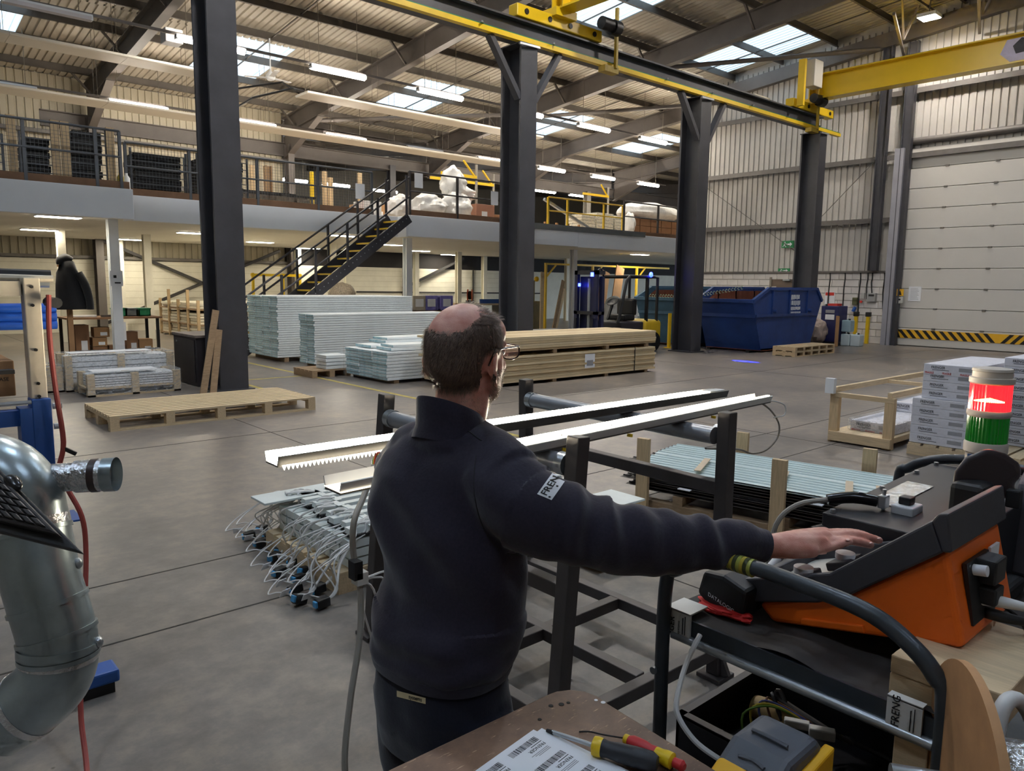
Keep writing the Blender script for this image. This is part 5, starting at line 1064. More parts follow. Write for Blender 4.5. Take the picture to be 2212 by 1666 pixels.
ductm = pm('duct_galvanised', (160, 172, 176), .3, .8, var=.16, scale=7, bump=.05); foil = pm('foil_tape', (206, 208, 210), .22, .85, var=.1, scale=30, bump=.5, bscale=40)
t = thing('extraction_duct', (.33, 2.4, 0), 'large galvanised spiral extraction duct bending at the left edge', 'duct')
dp = [(.11, 2.597, 1.19), (.262, 2.492, 1.195), (.323, 2.441, 1.135), (.337, 2.424, 1.047), (.347, 2.372, .892), (.369, 2.329, .741), (.37, 2.321, .695), (.365, 2.32, .643), (.342, 2.329, .593), (.295, 2.357, .541), (.228, 2.401, .49)]
MB().tube(dp, .098, 36, 5).build('pipe', ductm, t, True)
PP, RR = catmull([Vector(p) for p in dp], [.098]*len(dp), 10)
for i in (32, 44, 50, 56, 59, 62): MB().tube([PP[i], PP[i]+(PP[i+1]-PP[i]).normalized()*.012], .1030, 36).build('seam_ring', ductm, t, True)
for i in (30, 64, 90): MB().tube([PP[i], PP[i+1], PP[i+2]], .1002, 36).build('tape_band', foil, t, True)
for i, s_ in ((38, .088), (58, .088)): MB().ell(PP[i]+Vector((s_, -.05, 0)), (.014, .014, .016), 10, 8).build('clamp_bolt', galv, t, True)
MB().cyl((.37, 2.45, 1.155), (.52, 2.35, 1.163), .041, 24).build('branch_pipe', foil, t, True); MB().cyl((.455, 2.393, 1.16), (.52, 2.35, 1.163), .047, 24).build('branch_collar', foil, t, True)
MB().cyl((.49, 2.37, 1.1615), (.506, 2.36, 1.162), .0485, 24).build('tape_band', pm('dark_tape', (62, 48, 46), .4, var=.2), t, True); MB().cyl((.518, 2.352, 1.163), (.545, 2.334, 1.164), .049, 24, cap=False).build('branch_mouth', ductm, t, True)
t = thing('keyboard_tray', (.2, 1.8, 0), 'black tray on an arm, tilted down towards the right, at left edge', 'tray')
def VP(u, v, d):
    fw = Vector((.65672, .74229, -.13312)); rt = Vector((.75, -.66131, .01245)); up_ = Vector((.07879, .10802, .99102)); return EYE + (fw + rt*((u-1106)/1620) - up_*((v-833)/1620))*d
O = VP(178, 1194, 1.50); e1 = VP(15, 1030, 1.66)-O; e2 = VP(0, 1150, 1.56)-O; n_ = e1.cross(e2).normalized()
if n_.z < 0: n_ = -n_
def K(u, v, w_): return O + e1*u + e2*v + n_*w_
def slab(u0, u1, v0, v1, w0, w1):
    return [K(u, v, w_) for w_ in (w0, w1) for (u, v) in ((u0, v0), (u1, v0), (u1, v1), (u0, v1))]
BF = [(0,3,2,1),(4,5,6,7),(0,1,5,4),(1,2,6,5),(2,3,7,6),(3,0,4,7)]
MB().add(slab(0, 2.0, 0, 1.5, -.012, 0), BF).build('plate', blackp, t, bev=.003); MB().bar(K(1.0, 1.2, -.02), K(1.2, 2.2, -.25), .04).build('arm', blackp, t)
t = thing('keyboard', (.2, 1.8, 1.2), 'black computer keyboard resting on the tilted tray', 'keyboard'); MB().add(slab(.14, 1.95, .08, .85, .001, .022), BF).build('case', pm('keyboard_black', (34, 31, 32), .4, var=.1), t, bev=.004)
kb = MB()
for r in range(5):
    for c in range(15): kb.add(slab(.2+c*.115, .2+c*.115+.095, .16+r*.13, .16+r*.13+.105, .022, .029), BF)
tag(kb.build('keys', pm('key_black', (46, 43, 43), .45, var=.05), t, bev=.0015, seg=1), kind='stuff')
t = thing('computer_mouse', (.15, 1.85, 1.2), 'small black computer mouse beside the keyboard on the tray', 'mouse'); MB().ell(K(.85, .02, .012), (.032, .018, .012), 16, 10, Matrix((e1.normalized(), n_.cross(e1).normalized(), n_)).transposed()).build('shell', pm('mouse_black', (24, 23, 25), .25, var=0), t, True)
# ================================================================ workbench in front
benchm = bpy.data.materials.new('scuffed_hardboard'); benchm.use_nodes = True
def bench_nodes():
    n = benchm.node_tree.nodes; l = benchm.node_tree.links; b = n['Principled BSDF']; g = n.new('ShaderNodeNewGeometry')
    a = n.new('ShaderNodeTexNoise'); a.inputs['Scale'].default_value = 5; a.inputs['Detail'].default_value = 9; a.inputs['Roughness'].default_value = .7; l.new(g.outputs[0], a.inputs['Vector'])
    r = n.new('ShaderNodeValToRGB'); r.color_ramp.elements[0].position = .3; r.color_ramp.elements[0].color = (*lin((88, 66, 54)), 1); r.color_ramp.elements[1].position = .72; r.color_ramp.elements[1].color = (*lin((146, 112, 88)), 1); l.new(a.outputs[0], r.inputs[0])
    mp = n.new('ShaderNodeMapping'); mp.inputs['Scale'].default_value = (9, 60, 1); mp.inputs['Rotation'].default_value = (0, 0, .7); l.new(g.outputs[0], mp.inputs[0])
    w_ = n.new('ShaderNodeTexNoise'); w_.inputs['Scale'].default_value = 4; w_.inputs['Detail'].default_value = 3; l.new(mp.outputs[0], w_.inputs['Vector'])
    k = n.new('ShaderNodeMapRange'); k.inputs['From Min'].default_value = .66; k.inputs['From Max'].default_value = .74; l.new(w_.outputs[0], k.inputs[0])
    mx = n.new('ShaderNodeMix'); mx.data_type = 'RGBA'; mx.inputs[7].default_value = (*lin((190, 158, 128)), 1); l.new(k.outputs[0], mx.inputs[0]); l.new(r.outputs[0], mx.inputs[6]); l.new(mx.outputs[2], b.inputs['Base Color']); b.inputs['Roughness'].default_value = .55
bench_nodes()
t = thing('bench', (.6, .6, 0), 'scuffed brown hardboard workbench with rounded corner at the bottom edge', 'workbench')
poly = [(.1, .12), (1.07, .12), (1.075, .6), (1.095, .93)] + [(1.03+.07*math.cos(math.radians(a)), .965+.07*math.sin(math.radians(a))) for a in (0, 25, 50, 75, 90)] + [(.1, 1.045)]
MB().prism(poly, 'z', .855, .88).build('bench_top', benchm, t, bev=.003)
for x, y in ((.2, .2), (.98, .2), (.2, .92), (.98, .92)): MB().bar((x, y, 0), (x, y, .855), .06).build('leg', steel, t)
for x, y, r, m in ((1.02, .99, .006, 0), (1.035, .985, .004, 1), (1.0, 1.0, .005, 0), (1.05, .76, .008, 0), (1.04, .79, .005, 0), (.95, .98, .004, 0), (1.085, .955, .004, 2), (1.09, .94, .005, 2)):
    MB().cyl((x, y, .8795), (x, y, .8807), r, 10).build('stain', ink if m < 2 else paper, t)
# printed label sheets
t = thing('label_sheets', (.9, .95, .88), 'stack of white sheets printed with barcodes and lettering on the bench', 'paper stack')
A = Vector((.912, .957)); ux = Vector((-.989, -.147)); uy = Vector((.09, -.996)); uy = Vector((.147, -.989)) 
def Q(u, v): p = A + ux*u + uy*v; return p
for k, (du, dv) in enumerate(((.0, 0), (-.012, .012), (-.018, .006))):
    c = [Q(0+du, 0+dv), Q(.21+du, 0+dv), Q(.21+du, .297+dv), Q(0+du, .297+dv)]; z = .8812+(2-k)*.0016
    MB().add([(p.x, p.y, z) for p in c]+[(p.x, p.y, z+.0012) for p in c], [(0,1,2,3), (7,6,5,4), (0,4,5,1), (1,5,6,2), (2,6,7,3), (3,7,4,0)]).build('sheet', paper, t)
zt = .8812+2*.0016+.0014; R_ = (ux.x, ux.y, 0); U_ = (uy.x, uy.y, 0)
for r in range(4):
    for c in range(2):
        u0, v0 = .018+c*.1, .04+r*.062
        p = Q(u0, v0); lettering('FRENGER', .0105, (p.x, p.y, zt), (ux.x, ux.y, 0), (uy.x, uy.y, 0), t, ink, bold=.012)
        def strip(ua, ub, va, vb, nm, m):
            q = [Q(ua, va), Q(ub, va), Q(ub, vb), Q(ua, vb)]; MB().add([(p_.x, p_.y, zt) for p_ in q], [(3, 2, 1, 0)]).build(nm, m, t)
        strip(u0, u0+.03, v0-.0085, v0-.007, 'underline', ink)
        for k in range(3): strip(u0+.004, u0+.05-.006*k, v0+.010+k*.0035, v0+.0115+k*.0035, 'print_line', pm('grey_print', (150, 150, 154)))
        bar_v = v0-.026; u = u0
        mb = MB()
        while u < u0+.075:
            wd = random.choice((.001, .0016, .0026)); q = [Q(u, bar_v), Q(u+wd, bar_v), Q(u+wd, bar_v+.014), Q(u, bar_v+.014)]; mb.add([(p_.x, p_.y, zt) for p_ in q], [(3, 2, 1, 0)]); u += wd+random.choice((.001, .0014))
        tag(mb.build('barcode', ink, t), kind='stuff')
# screwdrivers
t = thing('screwdriver', (.93, .9, .88), 'screwdriver with black and yellow handle beside the printed sheets', 'screwdriver')
MB().cyl((.931, .925, .888), (.944, .838, .9), .0042, 10).build('shaft', galv, t, True); MB().cyl((.929, .938, .886), (.931, .922, .888), .0035, 8, .0045).build('tip', ink, t, True)
d_ = Vector((.035, -.08, .0)).normalized(); s0 = Vector((.944, .838, .9))
def lath(nm, prof, m): MB().lathe(prof, s0, 18, d_).build(nm, m, t, True)
lath('ferrule', [(.006, 0), (.0165, .004), (.0175, .012), (.0165, .02)], yellow); lath('handle', [(.0165, .018), (.014, .03), (.0165, .05), (.018, .08), (.0175, .11), (.012, .12)], pm('handle_black', (36, 38, 44), .5, var=.1))
t = thing('insulated_screwdriver', (1.0, .85, .88), 'red and yellow insulated screwdriver near the right bench edge', 'screwdriver')
MB().tube([(.977, .9, .882), (.99, .885, .884), (1.0, .86, .886), (1.012, .822, .893)], .0016, 6, 4).build('shaft', ink, t, True); s0 = Vector((1.012, .82, .894)); d_ = Vector((.012, -.1, 0)).normalized()
lath('collar', [(.004, 0), (.0085, .002), (.009, .008), (.0085, .012)], yellow); lath('grip', [(.0085, .01), (.0125, .02), (.013, .04), (.011, .055), (.012, .07)], pm('grip_red', (188, 46, 50), .45, var=.1)); lath('cap', [(.012, .068), (.0125, .08), (.0145, .09), (.0145, .1), (.008, .104)], yellow); lath('end_cap', [(.008, .1), (.01, .12), (.006, .125)], pm('grip_red', (188, 46, 50)))
# ================================================================ tube-framed cart
ctm = pm('cart_tube', (62, 68, 74), .35, .3, var=.12, scale=20); hz = 1.137
t = thing('equipment_cart', (1.4, .7, 0), 'grey tube-framed equipment cart carrying the orange terminal', 'cart')
def hoop(X, y0, y1, z): return [(X, y1, .08), (X, y1, .6), (X, y1, z-.12), (X, y1-.03, z-.06), (X, y1-.1, z-.02), (X, y1-.2, z), (X, (y0+y1)/2, z), (X, y0+.15, z-.012), (X, y0+.07, z-.045), (X, y0+.02, z-.09), (X, y0, z-.15), (X, y0, .6), (X, y0, .08)]
MB().tube(hoop(1.382, .41, 1.012, hz), .0165, 16, 5).build('hoop', ctm, t, True); MB().tube(hoop(2.66, .41, 1.0, 1.18), .0165, 16, 5).build('hoop', ctm, t, True)
MB().box(1.41, 2.64, .40, 1.03, .93, .952).build('shelf', ctm, t, bev=.003); MB().box(1.405, 1.412, .40, 1.03, .905, .955).build('shelf_lip', ctm, t)
MB().cyl((1.402, .43, .908), (1.402, 1.0, .908), .011, 12).build('front_rail', galv, t, True)
mt = MB(); nv = 24
vs = [(x, .42+.6*j/nv, .953+.012*max(0, math.sin(j*.55+1.2))*(1 if x < 1.45 else .25)) for x in (1.408, 1.44, 1.9, 2.6) for j in range(nv+1)]
mt.add(vs, [(i*(nv+1)+j, (i+1)*(nv+1)+j, (i+1)*(nv+1)+j+1, i*(nv+1)+j+1) for i in range(3) for j in range(nv)]); mt.build('rubber_mat', pm('rubber_mat', (58, 54, 52), .8, var=.15, scale=8), t, True)
MB().box(1.1, 2.64, .36, 1.04, .53, .548).build('lower_shelf', ctm, t, bev=.003)
for x in (1.15, 2.6):
    for y in (.42, 1.0): MB().cyl((x, y, .0), (x, y, .53), .016, 10).build('leg', ctm, t, True)
for y, z in ((1.029, .82), (.4, .76)): MB().cyl((1.36, y-.006, z), (1.372, y-.006, z), .009, 10).build('bolt', galv, t)
# tape wound round the handle
tpm = pm('green_yellow_tape', (150, 150, 60), .45, var=.35, scale=20, rgb2=(196, 176, 60))
tps = [pm('tape_%d' % k, c, .45, var=.2, scale=20) for k, c in enumerate(((150, 156, 70), (60, 66, 40), (176, 160, 60)))]
for k in range(13):
    y = .79+k*.0085; MB().tube([(1.382, y, hz+.0), (1.382, y+.011, hz)], [.0195, .0178], 18).build('tape_turn', tps[k % 3], t, True)
def printed_tape(y0, y1, lb, top, words):
    t = thing('printed_tape', (1.4, y0, .93), lb, 'tape', 'printed tape on the shelf edge')
    MB().box(1.396, 1.402, y0, y1, .915, .972).build('tape_front', pm('tape_silver', (206, 206, 202), .35, var=.08), t); MB().box(1.396, 1.396+top, y0, y1, .97, .974).build('tape_top', pm('tape_silver', (206, 206, 202)), t)
    for s_, y, sz in words: lettering(s_, sz, (1.394, y, .918), (0, 0, 1), (0, 1, 0), t, ink, bold=.01)
    MB().box(1.3935, 1.395, y0+.012, y0+.013, .92, .965).build('print_line', ink, t); MB().box(1.3935, 1.395, y0+.018, y0+.0195, .92, .96).build('print_line', ink, t)
printed_tape(.95, 1.018, 'silver printed tape on the left end of the cart shelf', .07, (('GER', .998, .02), ('systems', .98, .01)))
printed_tape(.45, .512, 'silver printed tape on the right end of the cart shelf', .02, (('FRENG', .494, .02),))
for y0, z0, z1, L, lb in ((.39, .958, 1.0, .36, 'lower pale wood block wedged under the back of the orange terminal'), (.385, 1.001, 1.036, .32, 'upper pale wood block with torn end under the orange terminal')):
    tag(MB().box(1.43, 1.43+L, y0-.05, .524, z0, z1).build('wood_block', woody, bev=.003), lb, 'wood block', 'blocks under the terminal')
tag(MB().box(1.41, 1.44, .44, .5, .75, .903).build('prop_block', woody, bev=.003), 'small pale wood prop under the right end of the cart shelf', 'wood block')
# orange terminal
org = pm('terminal_orange', (242, 108, 22), .42, var=.06, scale=5); dgr = pm('terminal_dark_grey', (62, 62, 68), .5, var=.06, scale=30, bump=.03, bscale=200)
t = thing('orange_terminal', (1.6, .65, .95), 'orange and dark grey desktop terminal with sloping top on the cart', 'terminal')
X0, X1 = 1.535, 1.865
nb, nt, kn, cr, md = (.893, .985), (.902, 1.040), (.701, 1.115), (.510, 1.279), (.486, 1.221)
d1_, d2_ = (.723, 1.04), (.66, 1.075)
MB().prism([nb, d1_, d2_, md, cr, kn, nt], 'x', X0, X0+.018).build('side_shell', dgr, t, bev=.005); MB().prism([nb, d1_, d2_, md, cr, kn, nt], 'x', X1-.018, X1).build('side_shell', dgr, t, bev=.005)
MB().prism([(.893, .985), (.905, 1.04), (.885, 1.042), (.875, .985)], 'x', X0, X1).build('nose_shell', dgr, t, bev=.004)
MB().prism([cr, md, (.47, 1.226), (.482, 1.30), (.5, 1.295)], 'x', X0, X1).build('back_shell', dgr, t, bev=.004)
MB().prism([(.88, 1.018), (.70, 1.085), (.70, 1.06), (.88, .99)], 'x', X0+.018, X1-.018).build('key_deck', pm('deck_cream', (206, 200, 190), .5, var=.05), t)
MB().prism([(.70, 1.085), (.505, 1.252), (.505, 1.225), (.70, 1.06)], 'x', X0+.018, X1-.018).build('screen_deck', pm('deck_grey', (90, 90, 94), .5, var=.05), t)
MB().prism([(.67, 1.113), (.54, 1.225), (.545, 1.228), (.675, 1.117)], 'x', X0+.06, X1-.06).build('screen', pm('screen_glass', (20, 22, 30), .1, var=0), t)
MB().prism([(.87, .985), (.831, .952), (.437, 1.041), (.482, 1.225), (.65, 1.085), (.72, 1.05)], 'x', X0+.012, X1-.012).build('body', org, t, bev=.012, seg=3)
MB().prism([(.76, .975), (.62, 1.006), (.625, 1.022), (.76, .99)], 'x', X0+.006, X0+.014).build('side_groove', org, t, bev=.003)
for x, y, z, r, m in ((1.62, .80, 1.055, .022, paper), (1.72, .75, 1.08, .022, paper)):
    MB().obox((x, y, z), (.09, .05, .02), Matrix.Rotation(-.35, 3, 'X')).build('key_pad', dgr, t, bev=.004); MB().cyl((x, y, z+.01), (x, y, z+.024), r, 16).build('button', m, t, True)
nr = Vector((0, -.97, .24)); rec = MB(); rec.prism([(.448, 1.07), (.470, 1.19), (.462, 1.19), (.440, 1.07)], 'x', 1.60, 1.73); rec.build('socket_recess', blackp, t)
MB().cyl((1.635, .47, 1.17), (1.635, .435, 1.175), .011, 14).build('white_plug', paper, t, True); MB().box(1.655, 1.72, .425, .465, 1.14, 1.19).build('black_plug', blackp, t, bev=.004); MB().box(1.65, 1.7, .42, .46, 1.10, 1.135).build('black_plug', blackp, t, bev=.004)
MB().box(1.745, 1.80, .462, .468, 1.12, 1.19).build('rating_label', paper, t)
for i, (m, z) in enumerate(((cabw, 1.105), (blackp, 1.075))): MB().tube([(1.66+.02*i, .455, z), (1.68, .42, z), (1.72, .36, z-.01), (1.8, .28, z-.03), (2.0, .2, z-.12)], [.012, .012, .0075, .0055, .0055], 10, 4).build('power_lead', m, t, True)
MB().tube([(1.69, .43, 1.1), (1.72, .39, 1.06), (1.73, .36, .98), (1.72, .35, .85), (1.8, .33, .6)], .004, 6, 4).build('thin_lead', blackp, t, True)
# hand scanner base behind nose, red cloth, black box
t = thing('scanner_base', (1.5, .95, .955), 'black scanner cradle with pale lettering in front of the terminal', 'scanner cradle')
MB().prism([(.875, .96), (.865, 1.03), (.93, 1.05), (.985, 1.045), (1.0, .985), (.96, .96)], 'x', 1.49, 1.62).build('body', blackp, t, bev=.01)
lettering('DATALOGIC', .013, (1.486, .965, .995), (0, -1, -.28), (.1, 0, 1), t, whitink)
tag(lumpy((1.5, .93, .965), (.03, .07, .012), 9, .3).build('red_cloth', pm('red_cloth', (206, 40, 36), .7, var=.1), smooth=True), 'crumpled bright red cloth on the cart under the scanner cradle', 'cloth')
t = thing('test_box', (2.2, .75, .955), 'black metal test box with clamp and switch behind the terminal', 'test box'); bkm = pm('test_box_black', (34, 33, 37), .5, var=.12, scale=10)
MB().prism([(1.872, .955), (2.62, .955), (2.62, 1.16), (1.872, 1.14)], 'y', .56, .885).build('case', bkm, t, bev=.004)
for x, y in ((1.89, .865), (2.2, .868), (2.45, .868), (2.6, .865), (1.89, .6)): MB().cyl((x, y, 1.14+.027*(x-1.87)), (x, y, 1.149+.027*(x-1.87)), .007, 10).build('screw', galv, t)
MB().add([(2.05, .845, 1.1475), (2.33, .85, 1.155), (2.33, .775, 1.155), (2.05, .775, 1.1475)], [(3, 2, 1, 0)]).build('foil_label', foil, t)
MB().box(2.0, 2.07, .71, .765, 1.14, 1.165).build('breaker', pm('breaker_grey', (196, 200, 204), .4, var=.03), t, bev=.004); MB().box(2.02, 2.055, .725, .755, 1.165, 1.185).build('breaker_toggle', blackp, t, bev=.003)
MB().tube([(1.86, .9, 1.08), (1.80, .93, 1.05), (1.74, .95, 1.0)], .011, 10, 3).build('gland_cable', cabw, t, True); MB().cyl((1.85, .895, 1.085), (1.88, .88, 1.09), .018, 12).build('gland', blackp, t, True)
t = thing('earth_clamp', (1.95, .83, 1.14), 'black insulated clamp with steel head and triangle mark on the test box', 'clamp')
MB().tube([(1.93, .9, 1.16), (1.97, .85, 1.17), (2.0, .8, 1.165)], [.014, .016, .015], 12, 3).build('sleeve', pm('sleeve_black', (18, 17, 18), .2, var=.05), t, True); MB().box(1.99, 2.02, .775, .795, 1.15, 1.185).build('clamp_head', galv, t, bev=.003); MB().cyl((2.005, .785, 1.14), (2.005, .785, 1.2), .005, 8).build('clamp_screw', galv, t)
MB().tube([(1.93, .9, 1.16), (1.88, .96, 1.14), (1.85, 1.0, 1.08), (1.84, 1.01, .96)], .007, 8, 4).build('lead', cabm_, t, True)
MB().add([(1.972, .838, 1.187), (1.985, .822, 1.187), (1.99, .842, 1.187)], [(0, 1, 2)]).build('triangle_mark', whitink, t)
t = thing('barcode_scanner', (2.1, .6, 1.0), 'dark maroon-black handheld barcode scanner in a stand behind the terminal', 'scanner'); scm = pm('scanner_black', (44, 34, 38), .35, var=.08)
prs = [(2056, 1052), (2062, 1018), (2085, 988), (2132, 968), (2172, 980), (2200, 1000), (2209, 1022), (2200, 1036), (2188, 1044), (2196, 1068), (2160, 1079), (2110, 1078), (2062, 1072)]
mb = MB(); nq = len(prs); mb.add([VP(u, v, 1.88) for u, v in prs]+[VP(u, v, 1.97) for u, v in prs], [tuple(range(nq)), tuple(range(2*nq-1, nq-1, -1))]+[(k, nq+k, nq+(k+1) % nq, (k+1) % nq) for k in range(nq)])
mb.build('head', scm, t, True, bev=.014, seg=4)
MB().box(2.02, 2.11, .56, .64, 1.0, 1.25).build('stand', blackp, t, bev=.015); MB().box(1.98, 2.2, .5, .68, .955, 1.0).build('stand_base', blackp, t, bev=.01); MB().box(2.11, 2.14, .51, .54, 1.19, 1.235).build('window', ink, t, bev=.004)
# signal tower
t = thing('signal_tower', (2.49, .70, .955), 'signal tower with lit red and green lens sections at right', 'signal light'); cx, cy = 2.49, .70
crm = pm('tower_cream', (200, 190, 178), .5, var=.04)
MB().lathe([(.05, 0), (.05, .29), (.057, .295), (.057, .32), (.054, .325)], (cx, cy, .955), 36).build('base', crm, t, True); MB().box(cx-.052, cx-.05, cy-.02, cy+.03, 1.22, 1.245).build('rating_label', pm('label_blue', (90, 120, 170), .5, var=.1), t)
def lens(z, h, col, emi, nm):
    mb = MB(); n = 72; vs = []
    for zz in (z, z+h):
        for k in range(n): a = 2*math.pi*k/n; rr = .0515+(.0022 if k % 2 else 0); vs.append((cx+rr*math.cos(a), cy+rr*math.sin(a), zz))
    mb.add(vs, [(k, (k+1) % n, n+(k+1) % n, n+k) for k in range(n)]+[tuple(range(n-1, -1, -1)), tuple(range(n, 2*n))])
    m = bpy.data.materials.new(nm); m.use_nodes = True; b = m.node_tree.nodes['Principled BSDF']; b.inputs['Base Color'].default_value = (*lin(col), 1); b.inputs['Roughness'].default_value = .12; b.inputs['Transmission Weight'].default_value = .25; b.inputs['Coat Weight'].default_value = .6
    b.inputs['Emission Color'].default_value = (*lin(col), 1); b.inputs['Emission Strength'].default_value = emi; mb.build(nm, m, t)
lens(1.278, .078, (14, 120, 30), .05, 'green_lens'); MB().lathe([(.054, 0), (.057, .004), (.057, .016), (.054, .02)], (cx, cy, 1.355), 36).build('ring', crm, t, True)
lens(1.374, .078, (255, 24, 30), 1.5, 'red_lens'); MB().lathe([(.054, 0), (.058, .004), (.058, .018), (.051, .02), (.051, .036), (.053, .038), (.051, .045), (.03, .048)], (cx, cy, 1.451), 36).build('cap', crm, t, True)
mb = MB()
for k in range(18): a = math.radians(150+k*5); mb.box(cx+.0535*math.cos(a)-.0012, cx+.0535*math.cos(a)+.0012, cy+.0535*math.sin(a)-.0012, cy+.0535*math.sin(a)+.0012, 1.402, 1.402+.013*(1-abs(k-9)/11))
mb.build('glowing_bulb', em('bulb_glow', (255, 200, 90), 14), t)
t = thing('side_cabinet', (2.5, .45, .955), 'grey sloping instrument housing at the right edge behind the scanner', 'instrument'); MB().prism([(2.32, .955), (2.9, .955), (2.9, 1.40), (2.62, 1.36), (2.36, 1.2)], 'y', .3, .58).build('housing', pm('housing_grey', (92, 92, 100), .5, var=.08), t, bev=.01); MB().box(2.35, 2.372, .42, .5, 1.1, 1.16).build('label', paper, t)
# ================================================================ open electrical box, tester, drum of cable
t = thing('open_tray', (1.46, .5, .55), 'open black steel tray full of wiring on the lower cart shelf', 'tray'); x0, x1, y0, y1 = 1.46, 1.86, .44, 1.02
for b in ((x0, x1, y0, y1, .55, .556), (x0, x0+.008, y0, y1, .55, .675), (x1-.008, x1, y0, y1, .55, .675), (x0, x1, y0, y0+.008, .55, .675), (x0, x1, y1-.008, y1, .55, .675), (x0, x0+.02, y0, y1, .67, .678), (x0, x1, y1-.02, y1, .67, .678), (x1-.02, x1, y0, y1, .67, .678)): MB().box(*b).build('wall', bkm, t)
MB().box(1.50, 1.515, .84, 1.0, .6, .63).build('wood_strip', card, t); MB().tube([(1.74, .97, .61), (1.74, .92, .61), (1.74, .86, .6)], [.028, .035, .035], 16, 3).build('insulating_tube', pm('tube_tan', (176, 150, 100), .6, var=.1), t, True)
for k, c in enumerate(((110, 150, 60), (190, 170, 60), (70, 80, 150), (120, 80, 50), (40, 40, 44), (60, 56, 52))):
    MB().tube([(1.62+.02*k, .92-.02*k, .57), (1.65+.02*k, .95-.01*k, .63+.008*k), (1.7+.01*k, .9, .655), (1.74, .82-.02*k, .63), (1.8, .74, .6), (1.82, .6, .58)], .0032 if k < 4 else .006, 6, 5).build('wire', pm('loose_wire_%d' % k, c, .5, var=0), t, True)
MB().obox((1.70, .83, .64), (.02, .06, .02), Matrix.Rotation(.5, 3, 'Z')).build('terminal_block', cabw, t, bev=.003); MB().obox((1.71, .77, .64), (.025, .06, .025), Matrix.Rotation(.5, 3, 'Z')).build('terminal_block', cabw, t, bev=.003)
MB().box(1.6, 1.66, .74, .8, .56, .63).build('black_relay', blackp, t, bev=.004); MB().box(1.595, 1.6, .75, .79, .58, .62).build('relay_label', pm('label_ochre', (190, 150, 60), .5, var=0), t); MB().tube([(1.6, .68, .6), (1.66, .62, .6), (1.72, .58, .59)], .018, 10, 3).build('grey_capacitor', galv, t, True)
MB().box(1.85, 1.862, .94, .98, .685, .72).build('bracket', galv, t)
t = thing('multifunction_tester', (1.2, .63, .55), 'grey and yellow handheld tester standing below the cart shelf', 'tester'); ys_ = pm('tester_yellow', (236, 178, 30), .4, var=.05); gs_ = pm('tester_grey', (84, 88, 96), .5, var=.06)
MB().prism([(1.12, .55), (1.28, .55), (1.30, .87), (1.27, .905), (1.17, .9), (1.10, .86)], 'y', .575, .695).build('case', gs_, t, bev=.015, seg=3)
MB().prism([(1.07, .55), (1.125, .55), (1.125, .882), (1.08, .86)], 'y', .585, .69).build('yellow_holster', ys_, t, bev=.01, seg=3); MB().prism([(1.14, .6), (1.29, .6), (1.298, .885), (1.2, .87)], 'y', .558, .578).build('yellow_side', ys_, t, bev=.004)
MB().tube([(1.14, .66, .885), (1.145, .635, .887), (1.14, .61, .885)], .004, 6, 3).build('ridge', gs_, t); MB().tube([(1.2, .67, .906), (1.2, .635, .907), (1.2, .6, .906)], .004, 6, 3).build('ridge', gs_, t)
lettering('U', .03, (1.078, .67, .855), (0, -1, 0), (.6, 0, .8), t, ink); lettering('N', .02, (1.078, .625, .855), (0, -1, 0), (.6, 0, .8), t, ink)
t = thing('cable_coil', (1.3, .8, .55), 'loose coil of grey cable hanging from the cart shelf', 'cable')
MB().tube([VP(1512, 1372, 1.68), VP(1484, 1430, 1.64), VP(1464, 1500, 1.6), VP(1464, 1545, 1.58), VP(1500, 1600, 1.56), VP(1550, 1638, 1.54), VP(1592, 1660, 1.53)], .006, 8, 5).build('hanging_run', cabw, t, True)
for k in range(3): MB().tube([(1.33+.02*k, .9+.02*k, .565+.012*k), (1.27, .93, .565+.01*k), (1.2, .86, .57+.01*k), (1.2, .74, .565), (1.3, .72, .565+.012*k), (1.38, .8, .57), (1.33+.02*k, .9+.02*k, .565+.012*k)], .011, 8, 6).build('coil_turn', cabm_, t, True)
t = thing('cable_drum', (1.2, .3, 0), 'plywood cable drum flange with white cable at the lower right corner', 'cable drum'); ply = pm('plywood', (186, 140, 96), .7, var=.14, scale=12)
dax = Vector((.55, -.83, 0)).normalized(); dc = Vector((1.285, .352, .925))
MB().lathe([(.02, 0), (.197, 0), (.197, .014), (.02, .014)], dc, 64, dax).build('flange', ply, t, True); MB().lathe([(.02, .2), (.197, .2), (.197, .214), (.02, .214)], dc, 64, dax).build('flange', ply, t, True); MB().lathe([(.085, .014), (.085, .2)], dc, 32, dax).build('core', foil, t, True)
MB().tube([dc+dax*.06+Vector((.05, .03, -.24)), dc+dax*.06+Vector((.06, .03, -.05)), dc+dax*.07+Vector((.08, .04, .09)), dc+dax*.1+Vector((.11, .05, .10)), dc+dax*.13+Vector((.12, .05, .02)), dc+dax*.14+Vector((.12, .05, -.2))], .013, 12, 6).build('white_cable', cabw, t, True)
MB().cyl(dc-dax*.1, dc+dax*.3, .02, 14).build('axle', galv, t, True)
MB().box(1.2, 1.4, .16, .36, .0, .55).build('drum_stand', bkm, t)
